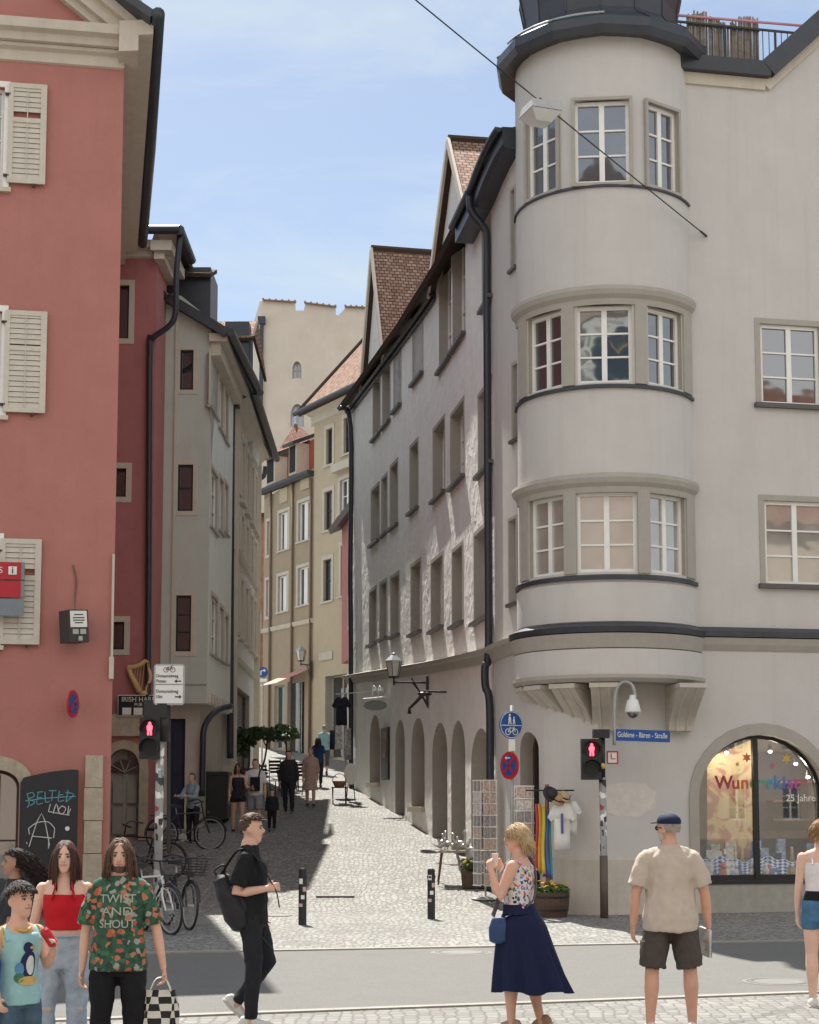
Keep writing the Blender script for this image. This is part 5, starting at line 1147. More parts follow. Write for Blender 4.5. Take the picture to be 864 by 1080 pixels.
def disc(c, r, X, m, E, name='disc', th=.02, off=0, n=36):
    mb = MB(); mb.prism([(r*math.cos(2*math.pi*k/n), r*math.sin(2*math.pi*k/n)) for k in range(n)], X@Matrix.Translation((0, off, 0)), 0, th); return mb.build(name, m, E)
def ring(r0, r1, X, m, E, name, off, n=36):
    mb = MB()
    for k in range(n):
        a, b = 2*math.pi*k/n, 2*math.pi*(k+1)/n
        mb.poly([X@Vector((r*math.cos(t), off, r*math.sin(t))) for r, t in ((r0, a), (r1, a), (r1, b), (r0, b))])
    return mb.build(name, m, E, normals=False)
def round_signs():
    Y = 27.9; b = P(540, 930, Y); b.z = gz(Y); E = empty('sign_pole', b, 'thin grey pole carrying two round signs beside the postcard racks', 'pole')
    mb = MB(); mb.tube([b, P(540, 744, Y)], .032, 10); mb.build('post', M['galv'], E, smooth=True)
    for z in (786,):
        mb = MB(); mb.box(P(540, z, Y-.04), (.11, .02, .2)); mb.build('sticker', M['signw'], E)
    c = P(539.5, 764.5, Y-.05); t = Vector((.78, .62, 0)); n = Vector((.62, -.78, 0)).normalized(); n = Vector((.5, -.86, 0)); t = Vector((.86, .5, 0))
    D = empty('round_sign', c, 'round blue sign with white pedestrians above a bicycle, on the thin pole', 'sign'); X = frameX(c, t, n)
    disc(c, .235, X, M['blue'], D); ring(.215, .226, X, M['signw'], D, 'rim', -.004)
    mb = MB(); mb.box(X@Vector((0, -.006, -.01)), (.40, .006, .012), X.to_3x3())
    mb.build('divider', M['signw'], D); mb = MB()
    for x, s in ((-.035, 1), (.05, .75)):
        mb.ell(X@Vector((x, -.006, .165*s)), (.022*s, .006, .022*s), X.to_3x3()); mb.ell(X@Vector((x, -.006, .095*s)), (.028*s, .006, .05*s), X.to_3x3())
        for q in (-.016, .016): mb.tube([X@Vector((x+q*s, -.007, .06*s)), X@Vector((x+q*1.5*s, -.007, .008))], .011*s, 5)
    mb.build('pedestrian_symbol', M['signw'], D); mb = MB()
    for x in (-.075, .075): mb.tube([X@Vector((x+.05*math.cos(a), -.008, -.12+.05*math.sin(a))) for a in [k*math.pi/8 for k in range(16)]], .007, 5, closed=True)
    for a, q in (((-.075, -.12), (-.03, -.055)), ((-.03, -.055), (.045, -.055)), ((.045, -.055), (.075, -.12)), ((-.075, -.12), (0, -.12)), ((0, -.12), (.045, -.055)), ((.045, -.055), (.05, -.03)), ((-.03, -.055), (-.04, -.035))): mb.tube([X@Vector((a[0], -.008, a[1])), X@Vector((q[0], -.008, q[1]))], .007, 5)
    mb.build('bicycle_symbol', M['signw'], D)
    c = P(537, 807.5, Y-.05); n = Vector((-.80, -.60, 0)); t = Vector((.60, -.80, 0)); X = frameX(c, t, n)
    D = empty('round_sign', c, 'round red and blue no stopping sign turned aside, lower on the thin pole', 'sign'); disc(c, .235, X, M['reds'], D); ring(0.0, .175, X, M['blue'], D, 'face', -.005)
    for a in (45, 135):
        mb = MB(); d = Vector((math.cos(R(a)), 0, math.sin(R(a)))); mb.bar(X@(d*.19+Vector((0, -.009, 0))), X@(d*-.19+Vector((0, -.009, 0))), .04, .006, up=n); mb.build('stroke', M['reds'], D)
    mb = MB(); mb.prism([(-.09, .13), (-.05, .16), (-.05, .14), (.05, .14), (.05, .12), (-.05, .12), (-.05, .10)], X, -.017, -.012); mb.build('arrow', M['signw'], D)
    # far blue arrow sign
    Y = 54.5; c = P(277, 709, Y); D = empty('round_sign', c, 'round blue sign with a white turn right arrow, on a pole up the lane', 'sign'); X = frameX(c, (1, 0, 0), (0, -1, 0)); disc(c, .18, X, M['blue'], D)
    mb = MB(); mb.tube([X@Vector(q) for q in ((-.05, -.01, -.10), (-.05, -.01, .02), (-.02, -.01, .055), (.04, -.01, .055))], .02, 5); mb.prism([(.04, .0), (.12, .055), (.04, .11)], X, -.015, -.005); mb.build('arrow', M['signw'], D)
    mb = MB(); mb.box(c-Vector((0, .0, .27)), (.3, .02, .1)); mb.build('plate', M['signw'], D)
    mb = MB(); mb.tube([(c.x, c.y+.04, gz(Y)), c+Vector((0, .04, .18))], .035, 8); mb.build('post', M['galv'], D)
round_signs()

# ---- pub sign and harp
def pub():
    Y = 37.36; l, r = P(124.5, 744, Y), P(166, 744, Y); t, b = P(145, 733, Y), P(145, 755.5, Y); c = Vector(((l.x+r.x)/2, Y, (t.z+b.z)/2)); w, h = r.x-l.x, t.z-b.z
    E = empty('pub_sign', c, 'black pub sign board with white lettering on the dark red house', 'sign'); X = frameX(c, (1, 0, 0), (0, -1, 0))
    mb = MB(); mb.box(c, (w, .06, h)); mb.build('board', M['signw'], E); mb = MB(); mb.box(c-Vector((0, .035, 0)), (w-.03, .012, h-.04)); mb.build('panel', M['ink'], E)
    text('IRISH HARP', .155, X@Matrix.Translation((.02, -.046, .135)), M['signw'], E, sx=.98); text('PUB', .10, X@Matrix.Translation((.02, -.046, .02)), M['signw'], E)
    for x in (-.24, .02, .28): mb = MB(); mb.box(X@Vector((x, -.045, -.13)), (.20, .01, .16)); mb.build('picture_panel', M['signw'], E)
    c = P(147, 715, Y); E = empty('harp_emblem', c, 'golden harp emblem fixed above the pub sign', 'emblem'); X = frameX(c, (1, 0, 0), (0, -1, 0)); g = plain('gold_paint', (.62, .42, .20), .45, var=.15)
    s = 1/46.1
    def q(px, py): return X@Vector(((px-147)*s, 0, (715-py)*s))
    mb = MB(); mb.tube(spline([q(134.5, 704), q(141, 703), q(148, 701), q(153, 698), (q(156, 697))], 4), [.05]*16+[.07], 8) if False else mb.tube(spline([q(134.5, 704), q(141, 703.5), q(148, 701), q(153, 697.5), q(156.5, 698)], 4), .055, 8); mb.build('neck', g, E, smooth=True)
    mb = MB(); mb.tube([q(135, 704), q(138, 712), q(148, 730)], [.05, .06, .075], 8); mb.build('soundbox', g, E, smooth=True)
    mb = MB(); mb.tube(spline([q(156, 698), q(156.5, 706), q(158.5, 714), q(156, 722), q(155, 730)], 4), .05, 8); mb.build('pillar', g, E, smooth=True)
    mb = MB(); mb.tube([q(147, 731), q(156, 731)], .06, 8); mb.build('foot', g, E, smooth=True)
    for k in range(5):
        mb = MB(); a = q(140+3*k, 703-.9*k); b_ = q(140+3.0*k if False else 139+2.6*k, 713+4.2*k if False else 712+3.6*k); mb.tube([a, b_], .008, 5); mb.build('string', g, E)
pub()

# ---- things on the pink wall
def pink_wall_things():
    p = PINK; U = p.len
    def at(px, py, w=0): u, v = p.uv(px, py, w); return p.at(u, w, v)
    o, t, n = p.frame(1)
    # info boards
    c = at(-3, 621, .25); E = empty('information_sign', c, 'red and grey stacked sign boards with a white information square, cut by the left edge', 'sign'); X = frameX(c, t, n); k = 1/66.0
    for (y0, y1, m, m2) in ((592.5, 611, M['reds'], 'grey'), (612.5, 630, M['reds'], 'grey'), (631.5, 649.5, plain('grey_board', (.19, .215, .24), .5), None)):
        z0, z1 = (621-y1)*k, (621-y0)*k; mb = MB(); mb.box(X@Vector((0, 0, (z0+z1)/2)), (.84, .05, z1-z0), X.to_3x3()); b = mb.build('board', plain('bright_red_sign', (.42, .02, .035), .45) if m2 else m, E)
        if m2:
            mb = MB(); mb.box(X@Vector((.395, -.003, (z0+z1)/2)), (.05, .052, z1-z0), X.to_3x3()); mb.build('edge_strip', plain('grey_board', (.19, .215, .24), .5), b)
    mb = MB(); mb.box(X@Vector((.235, -.03, (621-601.5)*k)), (.13, .012, .13), X.to_3x3()); mb.build('white_square', M['signw'], E)
    text('i', .15, X@Matrix.Translation((.235, -.04, (621-601.5)*k)), M['ink'], E, sx=1.3)
    text('S', .14, X@Matrix.Translation((.05, -.03, (621-601.5)*k)), M['signw'], E)
    mb = MB(); mb.bar(X@Vector((-.2, .03, 0)), X@Vector((-.2, .25, 0)), .06, .5); mb.build('bracket', M['galv'], E)
    # lantern box sign
    c = at(78, 661, .30); E = empty('box_sign', c, 'dark tilted box sign with small white notices on the pink wall', 'sign'); a = R(38); Xn = Vector((math.sin(a), -math.cos(a), 0)); X = frameX(c, (math.cos(a), math.sin(a), .0), Xn)@Matrix.Rotation(R(-4), 4, 'Y')
    mb = MB(); mb.box(X@Vector((0, 0, 0)), (.34, .34, .52), X.to_3x3()); mb.build('box', plain('brown_black', (.045, .035, .035), .6), E)
    mb = MB(); mb.box(X@Vector((0, -.172, .11)), (.29, .01, .26), X.to_3x3()); mb.build('notice', M['signw'], E)
    for z, w in ((.18, .16), (.13, .2), (.09, .2), (.05, .14)):
        mb = MB(); mb.box(X@Vector((0, -.179, z)), (w, .004, .016), X.to_3x3()); mb.build('text_line', M['ink'], E)
    for x in (-.06, .07):
        mb = MB(); mb.box(X@Vector((x, -.172, -.09)), (.10, .01, .08), X.to_3x3()); mb.build('notice', plain('pale_notice', (.42, .39, .38), .6), E)
    mb = MB(); mb.box(X@Vector((.02, -.172, -.2)), (.07, .01, .07), X.to_3x3()); mb.build('notice', M['pale_notice'], E)
    mb = MB(); mb.tube(spline([at(79, 646, .2), at(79, 630, .03), at(80.5, 612, .02), at(77, 596, .015)], 4), .012, 5); mb.build('cable', plain('brown_cable', (.16, .09, .07), .7), E)
    mb = MB(); mb.bar(at(84, 664, .3), at(84, 664, 0), .05, .05); mb.build('bracket', M['iron'], E)
    # round no-stopping sign seen almost edge on
    c = at(77.5, 742.5, .28); n2 = Vector((.98, -.22, 0)).normalized(); X = frameX(c, Vector((-n2.y, n2.x, 0)), n2); E = empty('round_sign', c, 'round red and blue sign seen almost edge on against the pink wall', 'sign')
    disc(c, .22, X, M['reds'], E); ring(0, .165, X, M['blue'], E, 'face', -.004)
    mb = MB(); d = Vector((.707, 0, .707)); mb.bar(X@(d*.17+Vector((0, -.009, 0))), X@(d*-.17+Vector((0, -.009, 0))), .04, .006, up=n2); mb.build('stroke', M['reds'], E)
    mb = MB(); mb.bar(c+Vector((.02, .02, 0)), at(80, 742, 0), .03, .03); mb.build('bracket', M['iron'], E)
    # dark sprayed board
    u0, v1 = p.uv(22, 812, .1); u1, _ = p.uv(83, 812, .1); w = u1-u0; uc = (u0+u1)/2; c = p.at(uc, .12, 0); E = empty('sprayed_board', c, 'tall black board with pale graffiti leaning on the pink wall', 'board'); X = frameX(c, t, n)
    h = v1; mb = MB(); out = [(-w/2, .12), (w/2, .12), (w/2, h)]+[(w/2-w*.25*i/4, h+.0+.004*i) for i in range(1, 3)]+[(0, h-.03), (-w/2+.05, h-.12), (-w/2, h-.2)]
    mb.prism(out, X, 0, .05); mb.build('board', plain('black_board', (.022, .022, .025), .55, dirt=.15, dirtcol=(.08, .08, .085)), E)
    s = 1/66.5
    def q(px, py): return X@Vector(((px-52.5)*s, -.004, p.uv(52, py, .12)[1]))
    def stroke(pts, m, r=.009): mb = MB(); mb.tube(spline([q(*a) for a in pts], 3), r, 5); mb.build('graffiti', m, E)
    bl = plain('blue_spray', (.12, .30, .36), .6); wh = plain('white_spray', (.55, .56, .55), .6)
    for pts in ([(30, 838), (32, 848), (30, 852)], [(29, 838), (35, 836), (37, 840), (31, 843), (38, 846), (33, 850)], [(41, 836), (40, 848), (46, 847)], [(40, 842), (45, 841)], [(40, 836), (46, 835)], [(48, 835), (49, 846), (53, 845)], [(56, 834), (55, 845)], [(52, 834), (60, 834)], [(63, 834), (62, 845), (68, 844)], [(63, 839), (67, 838)], [(72, 833), (70, 846)], [(69, 836), (78, 838), (70, 846)], [(28, 845), (50, 842), (80, 840)]): stroke(pts, bl)
    for pts in ([(54, 848), (52, 856)], [(57, 858), (60, 848), (63, 857)], [(66, 850), (62, 855), (66, 859), (70, 853), (66, 850)], [(73, 850), (72, 860), (75, 853)], [(52, 856), (74, 860)], [(33, 893), (45, 858), (54, 892)], [(32, 874), (40, 868), (52, 867), (59, 874)], [(32, 874), (33, 880)], [(59, 874), (58, 884)], [(36, 882), (56, 884)], [(53, 884), (53, 895)], [(31, 890), (30, 888)]): stroke(pts, wh, .008)
    c2 = q(72, 874); disc(c2, .035, frameX(c2, t, n), M['signw'], E, 'sticker', .004, -.004)
pink_wall_things()

# ---- lanterns and brackets on the white row
def lantern(c, s, wallpt, label, arm_z=-.1, group=None):
    E = empty('wall_lantern', wallpt, label, 'street lamp')
    mb = MB(); mb.lathe([(.12*s, -.24*s), (.19*s, .12*s)], c, 6, rot=.3); mb.build('glass', M['lampg'], E)
    mb = MB()
    for k in range(6):
        a = .3+k*math.pi/3; mb.bar(c+Vector((.122*s*math.cos(a), .122*s*math.sin(a), -.245*s)), c+Vector((.195*s*math.cos(a), .195*s*math.sin(a), .125*s)), .016*s, .016*s)
    mb.lathe([(.13*s, -.27*s), (.13*s, -.235*s)], c, 6, rot=.3); mb.build('cage', M['iron'], E)
    mb = MB(); mb.lathe([(.215*s, .115*s), (.215*s, .135*s), (.09*s, .25*s), (.05*s, .26*s), (.045*s, .31*s), (.005, .33*s)], c, 6, rot=.3); mb.build('cap', plain('zinc', (.45, .48, .52), .35, .8), E)
    mb = MB(); mb.lathe([(.035*s, -.2*s), (.045*s, -.02*s), (.02*s, .02*s)], c, 10); mb.build('bulb', M['black'], E)
    mb = MB(); b = Vector((c.x, c.y, wallpt.z)); mb.tube([c-Vector((0, 0, .26*s)), c-Vector((0, 0, .44*s))], .02*s, 8); z = c.z-.37*s; w = Vector((wallpt.x, wallpt.y, z)); cc = Vector((c.x, c.y, z))
    mb.tube([cc, w], .022*s, 8); mid = cc.lerp(w, .55); mb.tube(spline([mid, mid.lerp(w, .5)-Vector((0, 0, .22*s)), w-Vector((0, 0, .5*s))], 4), .016*s, 6); mb.build('arm', M['iron'], E)
    mb = MB(); mb.box(w-Vector((0, 0, .2*s)), (.06*s, .12*s, .7*s)); mb.build('wall_plate', M['iron'], E)
    return E
u, v = STP.uv(452, 717); wp = STP.at(u, .03, v); c = P(415.5, 703, wp.y-.2); lantern(c, 1.0, wp, 'old style black lantern on an iron arm on the white row, above the arches')
u, v = TANP.uv(330, 697); wp = TANP.at(u, .08, v); c = P(317.5, 690, wp.y-.6); lantern(c, 1.0, wp, 'old style black lantern on an arm on the tan house')
def bracket_figure():
    u, v = STP.uv(472, 730); w = STP.at(u, .02, v); Y = w.y-.1; E = empty('sign_bracket', w, 'empty wrought iron sign bracket slanting down beside the lantern on the white row', 'bracket')
    mb = MB(); mb.tube([w, P(446, 729, Y)], .022, 8); mb.build('rod', M['iron'], E); mb = MB(); mb.tube([P(449, 730, Y), P(432, 747, Y), P(432, 753, Y)], [.045, .03, .045], 8); mb.build('brace', M['iron'], E)
    mb = MB(); mb.ell(P(448, 732, Y), (.16, .06, .05)); mb.build('ornament', M['iron'], E, smooth=True); mb = MB(); mb.tube([P(434, 715, Y), P(443, 730, Y), P(452, 747, Y)], .016, 6); mb.build('stay', M['iron'], E)
    u, v = STP.uv(410, 735); w = STP.at(u, .02, v); Y = w.y-.2; E = empty('shop_sign', w, 'oval grey hanging shop sign with two small lamps on the white row', 'sign')
    c = P(396, 744, Y); X = frameX(c, (1, .1, 0), (.1, -1, 0)); mb = MB(); mb.prism([(.31*math.cos(k*math.pi/12), .135*math.sin(k*math.pi/12)) for k in range(24)], X, -.03, .03); mb.build('board', plain('grey_green_board', (.20, .22, .20), .5), E)
    mb = MB(); mb.tube([P(383, 737.5, Y), w], .025, 8); mb.build('rod', M['signw'], E)
    for px in (394, 400):
        mb = MB(); a = P(px-1, 737, Y); mb.tube(spline([a, a+Vector((0, -.03, .22)), a+Vector((.04, -.1, .33)), a+Vector((.09, -.16, .25))], 4), .015, 6); mb.build('lamp_arm', M['signw'], E)
        mb = MB(); mb.lathe([(.02, .05), (.06, -.04), (.055, -.05)], a+Vector((.09, -.16, .24)), 12); mb.build('lamp_shade', M['signw'], E)
    u, v = STP.uv(407.5, 795); mb = MB(); o, t, n = STP.frame(u); X = frameX(STP.at(u, .03, v), t, n); E = empty('display_case', STP.at(u, 0, v), 'flat dark display case on the wall between two arches of the white row', 'display case'); mb.box(X@Vector((0, 0, 0)), (1.1, .06, 1.4), X.to_3x3()); mb.build('frame', M['iron'], E)
    mb = MB(); mb.box(X@Vector((.1, -.035, .25)), (.5, .012, .7), X.to_3x3()); mb.build('poster', plain('poster', (.30, .18, .13), .5, var=.6, vs=4), E)
bracket_figure()
u, v = TANP.uv(323, 706); o, t, n = TANP.frame(u); A = TANP.at(TANP.uv(309, 709)[0], .05, TANP.uv(309, 709)[1]); B = TANP.at(u+.35, .05, v)
def awning():
    E = empty('awning', A, 'small red and white striped awning over a shop on the tan house', 'awning'); L_ = B-A; nn = Vector((n.x, n.y, 0)); k = 10
    for i in range(k):
        mb = MB(); a = A+L_*(i/k); b = A+L_*((i+1)/k); d = nn*1.3+Vector((0, 0, -.55)); mb.slab((a+d, b+d, b, a), .02); mb.build('stripe', plain('awning_pale', (.62, .35, .30), .7) if i % 2 else plain('awning_red', (.60, .16, .12), .7), E)
    mb = MB(); mb.tube([A+nn*1.3+Vector((0, 0, -.57)), B+nn*1.3+Vector((0, 0, -.57))], .02, 6); mb.build('front_bar', M['signw'], E)
awning()

# ---- overhead cable and lamp
def overhead():
    p = CR['p']; u, v = p.uv(745, 249.5); a = p.at(u, .02, v); b = P(443, 0, 22.2); d = (b-a); far = a+d*2.05
    def on(px):                                   # point of the straight wire above a photo column
        lo, hi = 0., 2.
        for _ in range(40):
            m = (lo+hi)/2; q = a+d*m; x = 432+FPX*q.x/(q.y*CP+(q.z-EYE)*SP)
            if x > px: lo = m
            else: hi = m
        return a+d*lo
    E = empty('overhead_wire', a, 'thin dark wire strung across the lane from the corner house wall', 'cable')
    mb = MB(); mb.tube([a+d*(k/16*2.05)-Vector((0, 0, .25*math.sin(math.pi*k/16)*.2)) for k in range(17)], .011, 5); mb.build('wire', M['iron'], E); mb = MB(); mb.tube([a, a+d.normalized()*.2], .02, 6); mb.build('anchor', M['iron'], E)
    c = on(570)+Vector((0, 0, -.16)); E = empty('hanging_lamp', c, 'grey square street lamp hanging from the overhead wire before the oriel', 'street lamp')
    Z = Matrix.Rotation(R(20), 3, 'Z'); mb = MB(); s = .5
    def fr(z, w): return [c+Z@Vector((x*w, y*w, z)) for x, y in ((-1, -1), (1, -1), (1, 1), (-1, 1))]
    r1, r2, r3, r4 = fr(.10, .12), fr(.06, .22), fr(-.08, .25), fr(-.09, .25)
    for A_, B_ in ((r1, r2), (r2, r3)):
        for i in range(4): mb.poly((A_[i], A_[(i+1) % 4], B_[(i+1) % 4], B_[i]))
    mb.poly(r1); mb.build('housing', plain('lamp_grey', (.42, .43, .43), .5, dirt=.3), E); mb = MB(); r5 = fr(-.24, .13)
    for i in range(4): mb.poly((r4[i], r4[(i+1) % 4], r5[(i+1) % 4], r5[i]))
    mb.poly(r5); mb.build('diffuser', M['lampg'], E)
    mb = MB(); mb.tube([c+Vector((0, 0, .1)), on(570)+Vector((0, 0, .02))], .02, 6); mb.build('hanger', M['iron'], E)
overhead()

# ---- bamboo screen on the terrace
def bamboo():
    p = CR['p']; ua, ub = p.uv(735, 50)[0], p.uv(812, 50)[0]; z0 = CR['zt']+.22; E = empty('bamboo_screen', p.at((ua+ub)/2, -.5, z0), 'weathered bamboo privacy screen behind the roof terrace railing', 'screen')
    mb = MB(); n = 44; rnd = random.Random(3)
    for i in range(n):
        u = ua+(ub-ua)*(i+.5)/n; zt = p.uv(774, 21, -.46)[1]+.25*math.sin(i*.21)*.4+rnd.uniform(-.06, .05); q = p.at(u, -.46+rnd.uniform(-.01, .01), 0); mb.tube([(q.x, q.y, z0), (q.x+rnd.uniform(-.015, .015), q.y, zt)], .0165, 6)
    mb.build('canes', M['woodl'], E)
    for py in (30, 68):
        mb = MB(); z = p.uv(774, py, -.43)[1]; mb.bar(p.at(ua, -.43, z), p.at(ub, -.43, z), .02, .03); mb.build('binding', M['wood'], E)
bamboo()
def patch():
    p = CR['p']; rnd = random.Random(5); pts = []
    for k in range(60):
        a = 2*math.pi*k/60; rr_ = 1+.16*noise.noise(Vector((math.cos(a)*2.2, math.sin(a)*2.2, 3)))+.10*noise.noise(Vector((math.cos(a)*9, math.sin(a)*9, 1))); ca, sa = math.cos(a), math.sin(a); px = 664+27*abs(ca)**.75*(1 if ca > 0 else -1)*rr_; py = 843+18*abs(sa)**.75*(1 if sa > 0 else -1)*rr_; u, v = p.uv(px, py); pts.append(p.at(u, .004, v))
    mb = MB(); mb.poly(pts); mb.build('plaster_patch', plain('fresh_plaster', (.62, .585, .53), .9), CR['H'], normals=False)
patch()
def picture_cloth():                             # a soft painted picture: warm yellows, rose and green clouds of colour
    m, n, l, b = nodes('picture_cloth'); b.inputs['Roughness'].default_value = .85; t = n.new('ShaderNodeTexCoord'); z = n.new('ShaderNodeTexNoise'); z.inputs['Scale'].default_value = 2.6; z.inputs['Detail'].default_value = 7; z.inputs['Distortion'].default_value = 1.2; l.new(t.outputs['Object'], z.inputs['Vector'])
    r = n.new('ShaderNodeValToRGB'); e = r.color_ramp.elements; e[0].position = .28; e[0].color = (.22, .26, .15, 1); e[1].position = .74; e[1].color = (.62, .58, .45, 1)
    for p_, c_ in ((.40, (.40, .17, .13, 1)), (.48, (.52, .42, .22, 1)), (.58, (.55, .47, .28, 1)), (.66, (.45, .25, .18, 1))): k = e.new(p_); k.color = c_
    l.new(z.outputs['Fac'], r.inputs['Fac']); l.new(r.outputs['Color'], b.inputs['Base Color']); return m
def shop_stock():
    X, ua, ub, va, vb = CR['X'], CR['ua'], CR['ub'], CR['va'], CR['vb']; w = ub-ua; h = vb-va; c0 = -.05
    s = lambda px, py: Vector(((px-800)/870*27.9*.5+c0*0, 0, 0))
    p = CR['p']; cu = (ua+ub)/2
    def q(px, py, d): u, v = p.uv(px, py, -d); return X@Vector((u-cu, d, v))
    H = CR['H']
    # lettering on the glass, each letter its colour
    cols = [(.32, .05, .06), (.42, .07, .06), (.50, .13, .05), (.16, .30, .06), (.05, .33, .22), (.04, .30, .38), (.05, .20, .40), (.10, .12, .38), (.30, .10, .34), (.45, .08, .25), (.45, .12, .12)]
    word = 'Wunderkiste'; x = 756.0; wd = dict(W=15.5, u=9.2, n=9.2, d=9.2, e=8, r=7, k=9, i=4.6, s=7, t=6)
    for i, ch in enumerate(word):
        m = plain('letter_%d' % i if False else 'glass_letter_'+'abcdefghijk'[i], cols[i], .5, var=0); u, v = p.uv(x+wd[ch]/2, 826, -.22); text(ch, .31, X@Matrix.Translation((u-cu, .228, v)), m, CR['sw'], 'glass_lettering', ext=.002, sx=.98, bold=.008); x += wd[ch]+.3
    u, v = p.uv(845, 842, -.22); text('25 Jahre', .165, X@Matrix.Translation((u-cu, .228, v)), M['signw'], CR['sw'], 'glass_lettering', ext=.002)
    for px, py, r, col in ((788, 799, .09, (.55, .16, .06)), (830, 800, .09, (.62, .45, .08)), (778, 806, .05, (.6, .42, .15)), (815, 808, .06, (.45, .12, .2))):
        mb = MB(); u, v = p.uv(px, py, -.22); mb.prism([((u-cu)+(r if k % 2 == 0 else r*.5)*math.sin(k*math.pi/6), v+(r if k % 2 == 0 else r*.5)*math.cos(k*math.pi/6)) for k in range(12)], X, .226, .230); mb.build('star', plain('star_%s' % ('abcd'[[788, 830, 778, 815].index(px)]), col, .5, var=0), CR['sw'])
    # banner with a pale picture, blue goods, boxes
    E = empty('banner', q(775, 850, 1.0), 'tall pale yellow picture banner hanging in the left half of the shop window', 'banner')
    mb = MB(); a, b = q(746, 783, .9), q(798, 905, .9); mb.poly((q(746, 905, .9), q(798, 905, .9), q(798, 778, .9), q(746, 800, .9))); o = mb.build('cloth', picture_cloth(), E, normals=False)
    rnd = random.Random(11); pal = [(.05, .10, .30), (.55, .55, .55), (.10, .22, .42), (.35, .27, .18), (.65, .62, .55), (.03, .04, .08), (.45, .12, .1), (.3, .38, .5)]
    for i in range(70):
        px = 742+rnd.random()*118; row = rnd.randrange(3); d = (.36, .6, .85)[row]; py = (921, 903, 882)[row]+rnd.uniform(-9, 4)
        b = q(px, 929, d); t = q(px, py-10, d); hh = rnd.uniform(.12, .3)+row*.18; m = plain('stock_'+'abcdefgh'[i % 8], pal[i % 8], .6, var=.5, vs=14); mb = MB(); kind = rnd.randrange(3); b.z = X.translation.z+va+.02; nm = ('gift_box', 'gift_bottle', 'plush_toy')[kind]
        if kind == 0: mb.box(b+Vector((0, 0, hh/2)), (rnd.uniform(.1, .2), .1, hh), Matrix.Rotation(rnd.uniform(-.4, .4), 3, 'Z'))
        elif kind == 1: mb.lathe([(.05, 0), (.06, hh*.5), (.03, hh*.7), (.025, hh)], b, 10)
        else: mb.ell(b+Vector((0, 0, .09)), (.08, .07, .1)); mb.ell(b+Vector((0, 0, .22)), (.06, .06, .065))
        o = mb.build(nm, m, origin=b, smooth=kind > 0); cn = ('navy', 'grey', 'blue', 'brown', 'cream', 'black', 'red', 'pale blue')[i % 8]; kd_ = ('gift box', 'bottle', 'plush toy')[kind]
        lb = '%s %s in the %s row, %s half of the shop window' % (cn, kd_, ('front', 'middle', 'back')[row], 'left' if px < 797 else 'right'); tag(o, lb, ('box', 'bottle', 'toy')[kind], lb.replace(kd_, {'gift box': 'gift boxes', 'bottle': 'bottles', 'plush toy': 'plush toys'}[kd_]))
    # blue and white lozenge cloth draped low in the window
    E = empty('display_cloth', q(800, 915, .36), 'blue and white lozenge cloth draped along the bottom of the shop window', 'cloth'); mb = MB(); n_ = 60
    m, n, l, b_ = nodes('lozenge_cloth'); b_.inputs['Roughness'].default_value = .8; t_ = n.new('ShaderNodeTexCoord'); mp_ = n.new('ShaderNodeMapping'); mp_.inputs['Rotation'].default_value = (0, 0, R(45)); ck = n.new('ShaderNodeTexChecker'); ck.inputs['Scale'].default_value = 17; ck.inputs['Color1'].default_value = (.62, .64, .66, 1); ck.inputs['Color2'].default_value = (.04, .14, .38, 1)
    l.new(t_.outputs['UV'], mp_.inputs[0]); l.new(mp_.outputs[0], ck.inputs['Vector']); l.new(ck.outputs['Color'], b_.inputs['Base Color'])
    rows = []
    for jx in range(2):
        for ix in range(n_+1): px = 741+ix*2.1; rows.append(mb.bm.verts.new(q(px, (906+2.2*math.sin(px*.13)+1.5*math.sin(px*.37)) if jx else 922, .37+.05*math.sin(px*.5)+(.1 if jx else 0))))
    for ix in range(n_):
        f = mb.bm.faces.new((rows[ix], rows[ix+1], rows[n_+2+ix], rows[n_+1+ix]))
        for lp_, uv_ in zip(f.loops, ((ix*.033, 0), (ix*.033+.033, 0), (ix*.033+.033, .38), (ix*.033, .38))): lp_[mb.uv].uv = uv_
    mb.build('cloth', m, E, smooth=True, normals=False)
    # small lit spotlights under the arch
    for px, py in ((766, 791), (812, 790), (839, 803), (852, 817)):
        c_ = q(px, py, .55); E = empty('spotlight', c_, 'small lit spotlight inside the shop window arch, %s' % {766: 'alone in the left half', 812: 'first right of the mullion', 839: 'second right of the mullion', 852: 'rightmost and lowest'}[px], 'spotlight', 'spotlights in the shop window'); mb = MB(); mb.lathe([(.02, .08), (.045, -.03), (.04, -.035)], c_, 12); mb.build('housing', M['black'], E); mb = MB(); mb.ell(c_+Vector((0, -.03, -.045)), (.035, .03, .025)); mb.build('bulb', emit('spot_bulb', (1, .9, .72), 6), E)
        lt = bpy.data.lights.new('spot_glow', 'POINT'); lt.energy = 5; lt.color = (1, .88, .7); lt.shadow_soft_size = .05; lo = bpy.data.objects.new('spot_glow', lt); COL.objects.link(lo); lo.parent = E; lo.location = (0, .0, -.14)
    E = empty('shop_shelf', q(835, 870, 1.2), 'dark shelf with pale window mirrored edges in the right half of the shop window', 'shelf')
    for py in (865, 845, 825): mb = MB(); mb.bar(q(812, py, 1.2), q(866, py, 1.2), .3, .03); mb.build('board', M['wood'], E)
    mb = MB(); mb.box(q(838, 835, 1.42), (1.7, .04, 1.4), X.to_3x3()); mb.build('back_panel', plain('dark_blue_panel', (.02, .022, .05), .6), E)
shop_stock()

